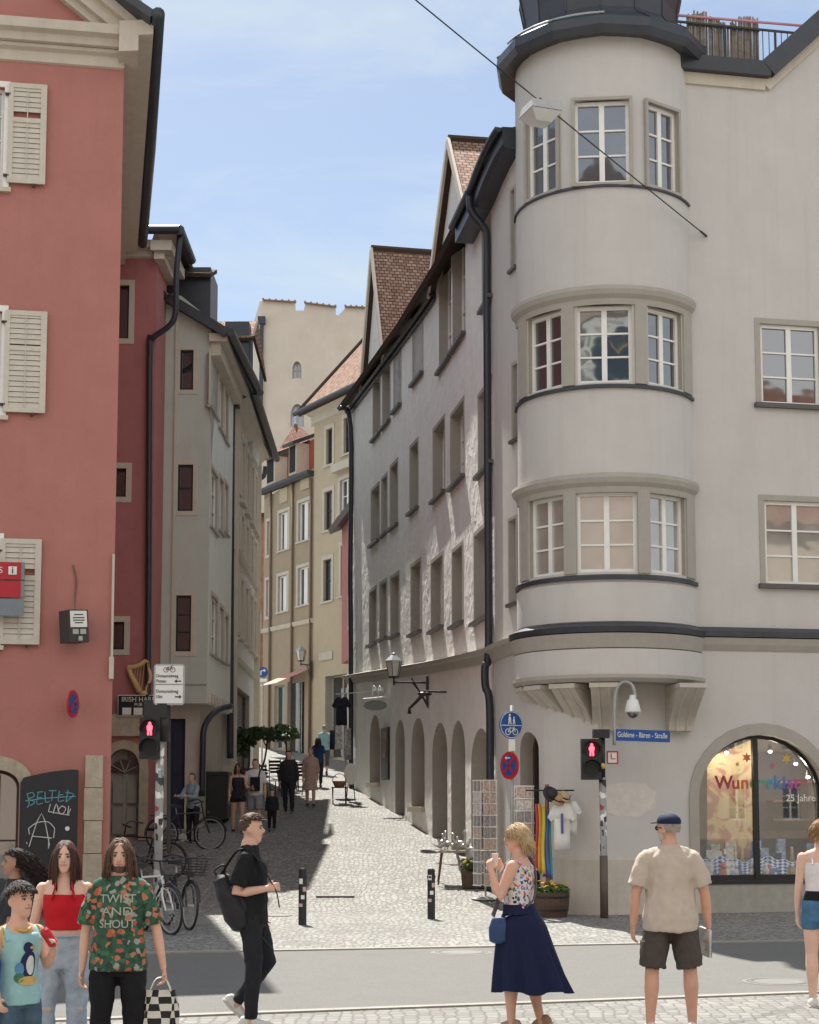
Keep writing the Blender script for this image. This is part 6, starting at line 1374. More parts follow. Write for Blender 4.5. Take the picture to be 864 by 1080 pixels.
# ---- racks, planters, goods by the corner
def rack(px, Y, top, label, tilt=0):
    c = P(px, 900, Y); c.z = gz(Y); h = P(px, top, Y).z-c.z; E = empty('postcard_rack', c, label, 'postcard rack', rz=tilt)
    W = wm(E); mb = MB(); mb.tube([c, c+Vector((0, 0, h))], .018, 8); mb.lathe([(.26, 0), (.26, .02), (.02, .05)], c, 20); mb.build('stand', M['galv'], E)
    rnd = random.Random(int(px)); 
    for k in range(4):
        a = k*math.pi/2; Rz = Matrix.Rotation(a+tilt, 3, 'Z')
        mb = MB()
        for x in (-.13, 0, .13): mb.bar(c+Rz@Vector((x, -.17, .25)), c+Rz@Vector((x, -.17, h-.02)), .008, .008)
        nrow = 9
        for r in range(nrow+1): z = .25+(h-.27)*r/nrow; mb.bar(c+Rz@Vector((-.14, -.18, z)), c+Rz@Vector((.14, -.18, z)), .008, .02)
        mb.build('wire_panel', M['signw'], E); 
        for r in range(nrow):
            z = .25+(h-.27)*(r+.5)/nrow
            mb = MB()
            for x in (-.066, .066): mb.box(c+Rz@Vector((x, -.155, z)), (.105, .02, (h-.27)/nrow*.84), Rz)
            mb.build('postcards', plain('cards_'+'abcdef'[rnd.randrange(6)], [(.5, .46, .42), (.62, .60, .57), (.32, .30, .30), (.55, .42, .36), (.38, .42, .5), (.66, .62, .55)][rnd.randrange(6)], .5, var=.6, vs=25), E)
rack(512, 29.6, 822, 'white wire postcard rack nearer the lane, behind the low table', .5)
rack(551, 28.05, 828, 'white wire postcard rack nearer the corner, behind the woman drinking', .15)
M['leaf'] = mat('leaves', (.085, .135, .045), .6, .4, 6); M['leafd'] = mat('dark_leaves', (.04, .075, .028), .6, .4, 5)
def leaves(mb, c, rad, n, size, rnd, shell=.5):
    c = Vector(c)
    for _ in range(n):
        while True:
            d = Vector((rnd.uniform(-1, 1), rnd.uniform(-1, 1), rnd.uniform(-1, 1)))
            if shell < d.length <= 1: break
        q = c+Vector((d.x*rad[0], d.y*rad[1], d.z*rad[2])); a = Vector((rnd.gauss(0, 1), rnd.gauss(0, 1), rnd.gauss(0, 1))).normalized(); b = a.cross(Vector((rnd.gauss(0, 1), rnd.gauss(0, 1), rnd.gauss(0, 1)))).normalized(); s = size*rnd.uniform(.6, 1.3)
        mb.poly((q-a*s, q+b*s*.45, q+a*s, q-b*s*.45))
def flowers_planter():
    c = G(581, 967); E = empty('barrel_planter', c, 'half barrel planter with yellow and red flowers at the corner of the house', 'planter'); mb = MB(); r = .31
    mb.lathe([(r*.86, 0), (r*.98, .2), (r*1.0, .40), (r*.92, .40), (r*.9, .36), (.01, .36)], c, 22); mb.build('barrel', M['wood'], E)
    for z in (.1, .31): mb = MB(); k = r*(.93 if z < .2 else 1.0)+.005; mb.lathe([(k, z), (k+.003, z+.03)], c, 22, cap=False); mb.build('hoop', M['iron'], E)
    rnd = random.Random(2); mb = MB(); leaves(mb, c+Vector((0, 0, .43)), (.32, .3, .11), 420, .045, rnd, 0); mb.build('foliage', M['leaf'], E, normals=False)
    for i in range(30):
        a = rnd.random()*6.28; rr = .3*math.sqrt(rnd.random()); q = c+Vector((rr*math.cos(a), rr*math.sin(a), .46+rnd.random()*.11)); mb = MB()
        for k in range(5): t = k*1.257; mb.ell(q+Vector((.017*math.cos(t), .017*math.sin(t), 0)), (.017, .017, .009), n=6, m=4)
        mb.build('flower', plain('yellow_petal', (.70, .48, .05), .6) if i % 4 else plain('red_petal', (.45, .08, .05), .6), E)
    Y = 30.9; a, b = P(486, 915, Y), P(514, 915, Y); c = Vector(((a.x+b.x)/2, Y, gz(Y))); w = b.x-a.x
    E = empty('trough_planter', c, 'dark wooden trough planter beside the low table', 'planter'); mb = MB(); mb.prism([(-w/2+.03, 0), (w/2-.03, 0), (w/2, .36), (w/2-.03, .36), (w/2-.05, .3), (-w/2+.05, .3), (-w/2+.03, .36), (-w/2, .36)], Matrix.Translation(c), -.16, .16); mb.build('trough', M['wood'], E)
    mb = MB(); leaves(mb, c+Vector((0, 0, .4)), (w/2, .15, .12), 260, .045, rnd, 0); mb.build('foliage', M['leaf'], E, normals=False)
    for i in range(9):
        q = c+Vector((rnd.uniform(-w/2, w/2), rnd.uniform(-.14, .14), .46+rnd.random()*.05)); mb = MB(); mb.ell(q, (.025, .025, .018), n=7, m=5); mb.build('flower', M['yellow_petal'], E)
    # low table with wire animals
    Y = 31.3; tl, tr = P(462, 897, Y), P(497, 897, Y); z = gz(Y); th = tl.z-z; c = Vector(((tl.x+tr.x)/2, Y, z)); w = tr.x-tl.x; E = empty('low_table', c, 'low wooden table with splayed legs holding garden figures', 'table')
    mb = MB(); mb.box(c+Vector((0, 0, th-.02)), (w, .5, .04)); mb.build('tabletop', M['woodl'], E)
    for x, y in ((-1, -1), (1, -1), (-1, 1), (1, 1)): mb = MB(); mb.tube([c+Vector((x*w*.38, y*.2, th-.03)), c+Vector((x*w*.5, y*.26, 0))], [.022, .016], 8); mb.build('leg', plain('red_brown_wood', (.11, .045, .03), .5), E)
    proto = None; gm = plain('pale_metal', (.40, .40, .38), .4, .5); spots = [(-.42, -.1, .9, .3), (-.22, .05, 1.2, 2.2), (-.02, -.12, 1.0, .9), (.16, .08, 1.25, 2.8), (.3, -.1, .9, .2), (-.33, .14, 1.4, 1.2)]
    for i, (x, y, s, rz) in enumerate(spots):
        if proto is None:
            proto = empty('bird_figure', (0, 0, 0)); mb = MB(); mb.ell((0, 0, .1), (.09, .05, .05), n=10); mb.build('body', gm, proto, smooth=True); mb = MB(); mb.tube(spline([(.07, 0, .12), (.11, 0, .18), (.10, 0, .24), (.15, 0, .245)], 3), [.02]*8+[.012, .006], 6); mb.build('neck', gm, proto, smooth=True); mb = MB(); mb.prism([(-.08, .1), (-.2, .16), (-.1, .08)], Matrix(), -.02, .02); mb.build('tail', gm, proto)
            mb = MB()
            for q in (-.02, .02): mb.tube([(0, q, .06), (.01, q, 0)], .005, 5)
            mb.build('stand', gm, proto); o = proto
        else: o = copy_tree(proto)
        o.location = c+Vector((x*w/.96, y, th)); o.scale = (s, s, s); o.rotation_euler = (0, 0, rz); tag(o, 'pale metal bird figure on the low wooden table, '+('leftmost of six', 'third from the left', 'third from the right', 'second from the right', 'rightmost of six', 'second from the left')[i], 'figurine', 'bird figures on the low table')
    # tall bird figures by the racks
    for i, (px, Y) in enumerate(((497, 31.0), (489, 31.4))):
        o = copy_tree(proto); q = P(px, 900, Y); o.location = (min(q.x, 1.32), Y, gz(Y)+.02 if i else gz(Y)+.34); o.scale = (1.25, 1.25, 2.7 if i == 0 else 3.0); o.rotation_euler = (0, 0, 2.6+i); tag(o, 'tall pale metal crane figure beside the trough planter' if i == 0 else 'tall pale metal crane figure behind the low table', 'figurine', None)
        if 'group' in o: del o['group']
flowers_planter()

def garment(c, w, h, m, name, label, cat, group=None, seed=0, sleeves=True, rz=0, pattern=None):
    """a shirt hanging from a hanger at c"""
    E = empty(name, c, label, cat, group, rz); Z = Matrix.Translation(c)@Matrix.Rotation(rz, 4, 'Z')
    out = [(-w*.32, -h), (w*.32, -h), (w*.30, -h*.35)]
    if sleeves: out += [(w*.42, -h*.42), (w*.56, -h*.32), (w*.30, -h*.02)]
    else: out += [(w*.28, -h*.02)]
    out += [(w*.10, 0), (0, -h*.06), (-w*.10, 0)]
    out += [(-w*.30, -h*.02), (-w*.56, -h*.32), (-w*.42, -h*.42)] if sleeves else [(-w*.28, -h*.02)]
    out += [(-w*.30, -h*.35)]
    mb = MB(); mb.prism(out, Z, -.03, .03); bmesh.ops.triangulate(mb.bm, faces=mb.bm.faces[:]); bmesh.ops.subdivide_edges(mb.bm, edges=mb.bm.edges[:], cuts=2, use_grid_fill=True)
    for v in mb.bm.verts: q = v.co-Vector(c); v.co += (Z.to_3x3()@Vector((0, 1, 0)))*(.035*math.sin(q.x*26+seed+q.z*3)*min(1, -q.z/h+.1))
    b = mb.build('cloth', m, E, smooth=True); mb = MB(); mb.tube([Z@Vector((0, 0, -.04)), Z@Vector((0, 0, .06)), Z@Vector((.03, 0, .1))], .006, 5); mb.build('hanger', M['iron'], E)
    if pattern: 
        mb = MB(); mb.box(Z@Vector((0, -.055, -h*.45)), (w*.10, .012, h*.42), Z.to_3x3()); mb.build('print', pattern, E)
    return E
def corner_goods():
    c = P(578, 950, 27.35); c.z = 0.0; E = empty('garment_stand', c, 'wooden post stand holding scarves, hats and shirts at the corner', 'stand'); mb = MB(); mb.tube([c, c+Vector((0, 0, 2.15))], .035, 8); mb.build('post', plain('stand_wood', (.22, .11, .05), .6), E); mb = MB(); mb.tube([c+Vector((-.35, .05, 2.05)), c+Vector((.45, -.02, 2.05))], .015, 6); mb.build('arm', M['iron'], E); mb = MB(); mb.lathe([(.2, 0), (.2, .03), (.04, .08)], c, 14); mb.build('foot', M['iron'], E)
    q = P(592.5, 846, 27.2); garment(q, .42, .78, plain('tee_white', (.70, .69, .66), .8, var=.06), 'hanging_shirt', 'long white shirt with a blue print hanging on the garment stand', 'shirt', seed=1, pattern=plain('blue_print', (.10, .12, .30), .7, var=.4))
    q = P(601, 845, 27.25); garment(q, .36, .55, M['tee_white'], 'hanging_shirt', 'small white shirt hanging rightmost on the garment stand', 'shirt', seed=2)
    rb = [((.50, .05, .08), (.6, .3, .04)), ((.05, .28, .10), (.62, .5, .06)), ((.18, .06, .30), (.05, .15, .4)), ((.55, .08, .25), (.06, .3, .35))]; nm = ['red and orange', 'green and yellow', 'violet and blue', 'pink and turquoise']
    for i in range(4):
        px = 566+i*3.6; q = P(px, 848+i*3, 27.25+.03*i); E = empty('scarf', q, nm[i]+' striped scarf hanging from the garment stand', 'scarf')
        for k, col in enumerate(rb[i]):
            mb = MB(); pts = [q+Vector((k*.05+.012*math.sin(z*5+i), .02*math.cos(z*9), -z)) for z in [j*.1 for j in range(12)]]; mb.tube(pts, [(.036, .010)]*12, 6); mb.build('band', plain('scarf_%s_%s' % ('abcd'[i], 'xy'[k]), col, .7), E, smooth=True)
    for i, (px, py, col, n) in enumerate(((581, 838, (.03, .025, .03), 'black'), (587, 843, (.42, .29, .16), 'tan'), (594, 842, (.50, .37, .22), 'pale straw'))):
        q = P(px, py, 27.15+.04*i); E = empty('hat', q, n+' brimmed hat hanging at the top of the garment stand', 'hat'); A_ = Matrix.Rotation(R(60-20*i), 3, 'X')@Matrix.Rotation(R(25), 3, 'Y'); mb = MB(); mb.lathe([(.15, 0), (.15, .01), (.09, .02), (.085, .09), (.06, .11), (.01, .11)], q, 18, A_); mb.build('crown', plain('hat_'+'abc'[i], col, .7), E, smooth=True); mb = MB(); mb.lathe([(.092, .02), (.09, .045)], q, 18, A_, cap=False); mb.build('hat_band', M['iron'], E)
corner_goods()

# ---- cafe, plants and stands up the lane
def cafe():
    proto = None
    spots = [(262, 800, 46, .3, 'dark slatted cafe chair leftmost at the shaded cafe edge'), (287, 803, 47, 1.2, 'dark slatted cafe chair behind the man in white'), (296, 800, 48.5, 2.6, 'dark slatted cafe chair under the potted trees'), (308, 806, 47.5, -.6, 'dark slatted cafe chair behind the person in dark clothes'), (314, 803, 49, .9, 'dark slatted cafe chair beside the woman in the pink dress'), (252, 806, 45, 2.0, 'dark slatted cafe chair against the pale townhouse')]
    for px, py, Y, rz, lab in spots:
        if proto is None:
            proto = empty('cafe_chair', (0, 0, 0)); mb = MB()
            for i in range(5): mb.box((0, -.18+.09*i, .46), (.42, .075, .02))
            mb.build('seat', M['iron'], proto); mb = MB()
            for i in range(4): mb.box((0, .22+.02*i, .58+.1*i), (.42, .02, .07))
            mb.build('backrest', M['iron'], proto)
            for x in (-.2, .2):
                for y, y2, z2 in ((-.2, -.22, .46), (.2, .30, .95)): mb = MB(); mb.tube([(x, y*1.1, 0), (x, y2*.95, .46), (x, y2, z2)], .016, 6); mb.build('leg', M['iron'], proto)
            o = proto
        else: o = copy_tree(proto)
        q = P(px, py, Y); o.location = (q.x, Y, gz(Y)); o.rotation_euler = (0, 0, rz); tag(o, lab, 'chair', 'cafe chairs up the lane')
    # cafe tables
    for px, Y, lab in ((275, 47.2, 'small round cafe table among the chairs on the left'), (303, 48.6, 'small round cafe table by the potted trees')):
        q = P(px, 800, Y); q.z = gz(Y); E = empty('cafe_table', q, lab, 'table'); mb = MB(); mb.lathe([(.3, .72), (.3, .745)], q, 20); mb.build('tabletop', M['iron'], E); mb = MB(); mb.tube([q, q+Vector((0, 0, .72))], .03, 8); mb.lathe([(.22, 0), (.2, .03), (.03, .06)], q, 14); mb.build('pedestal', M['iron'], E)
    rnd = random.Random(21)
    for (px, py, Y, rx, rz, lean, m, lab) in ((283, 772, 50, .68, .32, .3, 'leafd', 'potted tree with a slim leaning trunk beside the cafe'), (301, 771, 51, .5, .3, 0, 'leaf', 'sunlit round potted shrub behind the cafe chairs'), (246, 783, 46, .42, .42, 0, 'leafd', 'dark bushy potted shrub against the pale townhouse'), (263, 777, 48.5, .36, .32, .1, 'leafd', 'dark potted shrub left of the leaning potted tree')):
        c = P(px, py, Y); g = Vector((c.x-lean, Y, gz(Y))); E = empty('potted_tree', g, lab, 'potted tree'); mb = MB(); mb.lathe([(.2, 0), (.27, .42), (.25, .42), (.24, .36), (.01, .36)], g, 16); mb.build('pot', plain('terracotta', (.22, .10, .06), .8), E)
        mb = MB(); mb.tube(spline([g+Vector((0, 0, .3)), g.lerp(c, .5)+Vector((.05, 0, 0)), c], 4), [.035]*4+[.03]*4+[.02], 7); bb = c
        for k in range(5): a = k*1.3; mb.tube([g.lerp(c, .75), c+Vector((rx*.6*math.cos(a), rx*.5*math.sin(a), rz*.4))], [.018, .006], 5)
        mb.build('trunk', M['wood'], E); mb = MB()
        for k in range(9): d = Vector((rnd.uniform(-.7, .7)*rx, rnd.uniform(-.7, .7)*rx, rnd.uniform(-.6, .6)*rz)); leaves(mb, c+d, (rx*.42, rx*.42, rz*.42), 75, .09, rnd, .2)
        mb.build('crown', M[m], E, normals=False)
    # black bin box
    Y = 41.2; l, r = P(217, 830, Y), P(243, 830, Y); t = P(230, 814, Y); c = Vector(((l.x+r.x)/2, Y, gz(Y))); w, h = r.x-l.x, t.z-gz(Y); E = empty('refuse_container', c, 'big black lidded container against the grey house', 'container'); mb = MB(); mb.prism([(-w*.44, .08), (w*.44, .08), (w*.5, h*.92), (-w*.5, h*.92)], Matrix.Translation(c), -.45, .45); mb.build('body', M['black'], E); mb = MB(); mb.prism([(-w*.52, h*.925), (w*.52, h*.925), (w*.46, h), (-w*.46, h)], Matrix.Translation(c), -.48, .48); mb.build('lid', M['black'], E)
    for x in (-.35, .35):
        for y in (-.3, .3): mb = MB(); mb.lathe([(.08, -.03), (.08, .03)], c+Vector((x*w, y, .08)), 12, Matrix.Rotation(R(90), 3, 'Y')); mb.build('wheel', M['iron'], E)
cafe()
def far_stand():
    Y = 46.2; c = P(361, 738, Y); x0 = P(361, 800, Y).x
    E = empty('clothes_rail', (x0+.25, Y, gz(Y)), 'clothes stand with hanging shirts outside the far end of the white row', 'stand'); g = Vector((x0+.1, Y+.1, gz(Y))); top = P(361, 733, Y).z
    mb = MB(); mb.tube([g, Vector((g.x, g.y, top+.05))], .025, 8); mb.build('post', M['galv'], E); mb = MB(); mb.tube([Vector((g.x-.3, g.y, top+.03)), Vector((g.x+.75, g.y, top+.1))], .015, 6); mb.build('arm', M['signw'], E); mb = MB(); mb.lathe([(.3, 0), (.3, .03), (.03, .06)], g, 14); mb.build('foot', M['iron'], E)
    garment(P(360.5, 735, Y), .50, .80, plain('navy_cloth', (.012, .014, .03), .8), 'hanging_shirt', 'dark navy shirt hanging high outside the far shop', 'shirt', seed=3)
    garment(P(357.5, 765, Y-.05), .34, .68, plain('white_print_cloth', (.55, .55, .54), .8, var=.7, vs=9), 'hanging_cloth', 'white cloth with a grey print hanging below the navy shirt', 'cloth', seed=4, sleeves=False)
    garment(P(367, 768, Y+.1), .3, .9, plain('grey_print_cloth', (.30, .30, .30), .8, var=.7, vs=12), 'hanging_cloth', 'narrow grey patterned cloth hanging rightmost outside the far shop', 'cloth', seed=5, sleeves=False)
    garment(P(351, 770, Y+.1), .26, .55, M['navy_cloth'], 'hanging_cloth', 'narrow dark cloth hanging leftmost outside the far shop', 'cloth', seed=6, sleeves=False)
    q = P(358, 824, 45.2); q.z = gz(45.2); E = empty('folding_chair', q, 'dark folding chair with a brown basket on it outside the far shop', 'chair'); mb = MB(); mb.box(q+Vector((0, 0, .45)), (.42, .4, .03)); mb.build('seat', M['wood'], E)
    for x in (-.18, .18):
        for a, b in ((-.25, .2), (.25, -.2)): mb = MB(); mb.bar(q+Vector((x, a, 0)), q+Vector((x, b, .45)), .03, .03); mb.build('leg', M['wood'], E)
    q2 = q+Vector((0, 0, .467)); K = empty('basket', q2, 'round brown basket standing on the folding chair', 'basket'); mb = MB(); mb.lathe([(.13, 0), (.2, .16), (.19, .16), (.12, .02)], q2, 16, cap=False); mb.build('bowl', plain('wicker', (.30, .14, .07), .7, var=.4, vs=30), K); mb = MB(); mb.tube([q2+Vector((.19*math.cos(a), 0, .16+.2*math.sin(a))) for a in [k*math.pi/8 for k in range(9)]], .012, 6); mb.build('handle', M['wicker'], K)
    q = P(370, 822, 46); q.z = gz(46); E = empty('pavement_sign', q, 'small white oval sign board standing by the far shop', 'sign'); X = Matrix.Translation(q+Vector((0, 0, .75))); mb = MB(); mb.prism([(.19*math.cos(k*math.pi/10), .3*math.sin(k*math.pi/10)) for k in range(20)], X, -.02, .02); mb.build('board', M['signw'], E)
    for x in (-.12, .12): mb = MB(); mb.bar(q+Vector((x, .05, 0)), q+Vector((x*.5, .03, .7)), .025, .025); mb.build('leg', M['iron'], E)
far_stand()

# ---- bicycles
def bicycle(loc, rz, fm, label, basket=False, lean=0, steer=0):
    E = empty('bicycle', (0, 0, 0), label, 'bicycle', 'bicycles parked by the pink house'); rw = .345
    for x, nm in ((.53, 'f'), (-.53, 'r')):
        mb = MB(); mb.tube([(x+rw*math.cos(a), 0, rw+rw*math.sin(a)) for a in [2*math.pi*k/32 for k in range(32)]], .019, 8, closed=True); w = mb.build('wheel', M['black'], E, smooth=True)
        mb = MB(); mb.tube([(x+(rw-.03)*math.cos(a), 0, rw+(rw-.03)*math.sin(a)) for a in [2*math.pi*k/32 for k in range(32)]], .010, 6, closed=True); mb.build('rim', M['galv'], w)
        mb = MB()
        for k in range(24): a = 2*math.pi*k/24; mb.tube([(x+.02*math.cos(a+.8), .02*(-1)**k, rw+.02*math.sin(a+.8)), (x+(rw-.03)*math.cos(a), 0, rw+(rw-.03)*math.sin(a))], .0016, 3)
        mb.build('spokes', M['galv'], w); mb = MB(); mb.lathe([(.03, -.05), (.03, .05)], (x, 0, rw), 10, Matrix.Rotation(R(90), 3, 'X')); mb.build('hub', M['galv'], w)
        mb = MB(); mb.tube([(x+(rw+.035)*math.cos(a), 0, rw+(rw+.035)*math.sin(a)) for a in [R(q) for q in (range(20, 190, 15) if nm == 'r' else range(10, 165, 15))]], [(.028, .008)]*len(list(range(20, 190, 15) if nm == 'r' else range(10, 165, 15))), 6); mb.build('mudguard', M['iron'], E)
    bb, st, hd, hb = (-.08, 0, .28), (-.22, 0, .78), (.36, 0, .82), (.40, 0, .66)
    mb = MB()
    for a, b, r in ((bb, st, .017), (bb, hb, .02), (st, hd, .016), (hd, hb, .021)): mb.tube([a, b], r, 8)
    for y in (-.06, .06): mb.tube([bb, (-.53, y, rw)], .011, 6); mb.tube([st, (-.53, y, rw)], .009, 6)
    mb.build('frame', fm, E); mb = MB()
    for y in (-.06, .06): mb.tube([(.41, y*.6, .64), (.45, y, .55), (.53, y, rw)], .013, 7)
    mb.tube([(.415, -.05, .645), (.415, .05, .645)], .02, 6); mb.build('fork', M['signw'] if fm is M['signw'] else fm, E)
    mb = MB(); mb.tube([hd, (.32, 0, 1.02)], .016, 8); mb.tube(spline([(.18, -.31, 1.05), (.3, -.22, 1.08), (.34, 0, 1.03), (.3, .22, 1.08), (.18, .31, 1.05)], 4), .013, 8); mb.build('handlebar', M['iron'], E)
    for y in (-1, 1): mb = MB(); mb.tube([(.19, y*.305, 1.052), (.09, y*.34, 1.03)], .018, 8); mb.build('grip', M['black'], E)
    mb = MB(); mb.tube([st, (-.25, 0, .93)], .014, 8); mb.build('seat_post', M['galv'], E); mb = MB(); mb.prism([(-.14, -.09), (.02, -.05), (.14, -.02), (.14, .02), (.02, .05), (-.14, .09)], Matrix.Translation((-.25, 0, .95))@Matrix.Rotation(R(90), 4, 'X'), -.03, .03); mb.build('saddle', M['black'], E)
    mb = MB(); mb.lathe([(.09, -.006), (.09, .006)], (-.08, -.05, .28), 18, Matrix.Rotation(R(90), 3, 'X')); mb.tube([(-.08, -.07, .28), (.06, -.07, .18)], .011, 6); mb.tube([(-.08, .07, .28), (-.22, .07, .38)], .011, 6); mb.build('crank', M['galv'], E)
    for q in ((.06, -.12, .18), (-.22, .12, .38)): mb = MB(); mb.box(q, (.09, .08, .02)); mb.build('pedal', M['black'], E)
    mb = MB(); mb.tube([(.45, 0, .80), (.50, 0, .80)], [.035, .045], 10); mb.build('headlight', M['black'], E)
    mb = MB()
    for y in (-.06, .06): mb.tube([(-.35, y, .75), (-.8, y, .75)], .008, 5); mb.tube([(-.6, y, .75), (-.53, y, rw)], .008, 5)
    for x in (-.45, -.6, -.75): mb.tube([(x, -.06, .75), (x, .06, .75)], .008, 5)
    mb.build('rear_rack', M['iron'], E)
    if basket:
        mb = MB()
        for k in range(7):
            z = .80+.04*k; s = .14+.01*k; mb.tube([(.58-s, -s*1.2, z), (.58+s*.7, -s*1.2, z), (.58+s*.7, s*1.2, z), (.58-s, s*1.2, z)], .004, 4, closed=True)
        for k in range(14): a = 2*math.pi*k/14; mb.tube([(.57+.13*math.cos(a), .15*math.sin(a), .8), (.57+.17*math.cos(a), .22*math.sin(a), 1.05)], .004, 4)
        mb.build('basket', M['iron'], E)
    E.location = loc; E.rotation_euler = (lean, 0, rz)
    if steer: pass
    return E
q = G(180, 986); th = R(-52); bicycle((q.x-.53*math.cos(th), q.y-.53*math.sin(th), 0), th, M['signw'], 'white framed bicycle with its front wheel turned to the road', lean=R(4))
q = P(199, 940, 24.4); th = R(-64); bicycle((q.x-.5*math.cos(th), q.y-.5*math.sin(th), 0), th, M['iron'], 'black bicycle with a wire basket beside the white framed one', True, lean=R(-3))
q = P(147, 930, 24.9); bicycle((q.x, q.y, 0), R(-70), plain('teal_frame', (.03, .10, .10), .4), 'dark teal bicycle parked left of the signal pole', lean=R(5))
q = P(151, 895, 32); bicycle((q.x, q.y, gz(32)), R(170), M['iron'], 'black bicycle leaning by the arched door of the dark red house', lean=R(-6))
q = P(196, 880, 36); bicycle((q.x, q.y, gz(36)), R(20), plain('dark_frame', (.05, .04, .04), .4), 'black bicycle leaning against the grey house', lean=R(4))

# ---- behind the viewer: the gate tower and houses mirrored in the windows
def behind():
    H = empty('clock_tower', (1, -14, 0), 'pinkish gate tower with a white clock face, mirrored in the oriel window', 'tower'); mb = MB(); mb.box((.6, -16, 12.4), (9, 5, 25)); mb.build('wall', plain('tower_pink', (.46, .37, .31), .85), H)
    c = Vector((1.5, -13.42, 20.4)); X = frameX(c, (-1, 0, 0), (0, 1, 0)); disc(c, 2.0, X, M['ink'], H, 'clock_rim', .06); ring(0, 1.86, X, M['signw'], H, 'clock_face', -.012); ring(0, 1.12, X, plain('clock_blue', (.03, .06, .09), .5), H, 'clock_centre', -.02)
    for k, s in enumerate(('XII', 'I', 'II', 'III', 'IIII', 'V', 'VI', 'VII', 'VIII', 'IX', 'X', 'XI')): a = R(90-30*k); text(s, .52, X@Matrix.Translation((1.49*math.cos(a), -.03, 1.49*math.sin(a)))@Matrix.Rotation(R(30*k), 4, 'Y'), M['ink'], H, 'numeral')
    for a, l in ((65, .7), (120, 1.0)): mb = MB(); d = Vector((math.cos(R(a)), 0, math.sin(R(a)))); mb.bar(X@Vector((0, -.04, 0)), X@(d*l+Vector((0, -.04, 0))), .08, .02, up=(0, 1, 0)); mb.build('clock_hand', plain('gold_paint', (.62, .42, .20), .45), H)
    mb = MB(); mb.lathe([(5.2, 24.9), (.05, 30)], (.6, -16, 0), 4, rot=math.pi/4); mb.build('roof', M['tiled'], H)
    for x0, x1, hh, col, lab in ((6, 26, 10, (.55, .48, .36), 'cream house with a red roof right behind the viewer, mirrored in the shop window'), (26.5, 60, 15, (.5, .42, .34), 'long pale house with a red roof behind the viewer, mirrored in the right windows'), (-40, -4.5, 9, (.52, .44, .33), 'ochre house with a red roof left behind the viewer')):
        H = empty('house', ((x0+x1)/2, -16, 0), lab, 'house'); p = Path([(x1, -14), (x0, -14)]); F_ = Facade(p, H, plain('behind_wall_%d' % int(hh), col, .85)); n = int((x1-x0)/3)
        for i in range(n):
            u = (i+.5)*(x1-x0)/n
            for z in (.9, 4.2, 7.2)[:3 if hh > 9.5 else 2]: F_.win(u-.5, u+.5, z, z+1.7, .15, 2, 3)
        F_.wall([(0, 0), (p.len, 0), (p.len, hh), (0, hh)]); F_.finish(); mb = MB(); mb.slab([(x0-.3, -13.6, hh), (x1+.3, -13.6, hh), (x1+.3, -21, hh+9), (x0-.3, -21, hh+9)], .2); mb.build('roof', M['tiled'], H)
behind()
# ================================================================== people
V3 = Vector
def remesh(mb, voxel, sm=2, amp=0, fr=9, st=(1, 1, .5), seed=0):
    bmesh.ops.recalc_face_normals(mb.bm, faces=mb.bm.faces); me = mb.mesh('tmp'); o = bpy.data.objects.new('tmp', me); COL.objects.link(o)
    m = o.modifiers.new('r', 'REMESH'); m.mode = 'VOXEL'; m.voxel_size = voxel; m.use_smooth_shade = True
    if sm: q = o.modifiers.new('s', 'SMOOTH'); q.factor = .5; q.iterations = sm
    bpy.context.view_layer.update(); dg = bpy.context.evaluated_depsgraph_get(); r = bpy.data.meshes.new_from_object(o.evaluated_get(dg))
    bpy.data.objects.remove(o); bpy.data.meshes.remove(me)
    if amp:
        ns = [v.normal.copy() for v in r.vertices]
        for v, n in zip(r.vertices, ns):
            p = V3((v.co.x*st[0], v.co.y*st[1], v.co.z*st[2]))*fr+V3((seed, seed*.7, 0)); v.co += n*amp*(noise.noise(p)+.5*noise.noise(p*2.3))
    return r
def loft(mb, rings, n=20):                        # rings: (centre, x axis, y axis, rx, ry)
    rows = []
    for c, x, y, rx, ry in rings: rows.append([mb.bm.verts.new(c+x*(rx*math.cos(2*math.pi*k/n))+y*(ry*math.sin(2*math.pi*k/n))) for k in range(n)])
    for A, B in zip(rows, rows[1:]):
        for k in range(n): mb.bm.faces.new((A[k], A[(k+1) % n], B[(k+1) % n], B[k]))
    mb.bm.faces.new(rows[0][::-1]); mb.bm.faces.new(rows[-1]); return mb
def limb(mb, pts, rs, n=14):
    mb.tube(pts, rs, n); mb.ell(pts[0], (rs[0],)*3, n=10, m=6); mb.ell(pts[-1], (rs[-1],)*3, n=10, m=6)
SK = {'f': [(.465, .05, .05, .005), (.49, .088, .064, -.004), (.53, .098, .068, -.008), (.57, .088, .060, -.002), (.62, .071, .052, .004), (.67, .078, .056, .004), (.72, .086, .066, .010), (.765, .086, .060, .004), (.80, .088, .048, -.004), (.83, .062, .040, -.006), (.85, .036, .036, -.006), (.885, .031, .034, .0)],
      'm': [(.465, .05, .05, .005), (.49, .082, .062, -.004), (.53, .090, .066, -.006), (.57, .085, .060, -.002), (.62, .080, .058, .002), (.67, .088, .062, .004), (.72, .098, .068, .006), (.765, .103, .064, .002), (.80, .102, .052, -.004), (.83, .070, .044, -.006), (.85, .042, .040, -.006), (.885, .036, .038, .0)]}
HEADS = [(-.03, .020, .022, .055), (.05, .036, .036, .050), (.18, .053, .064, .028), (.32, .064, .080, .014), (.5, .071, .093, .002), (.68, .075, .099, -.004), (.84, .067, .088, -.007), (.95, .042, .058, -.009), (1.0, .014, .02, -.010)]
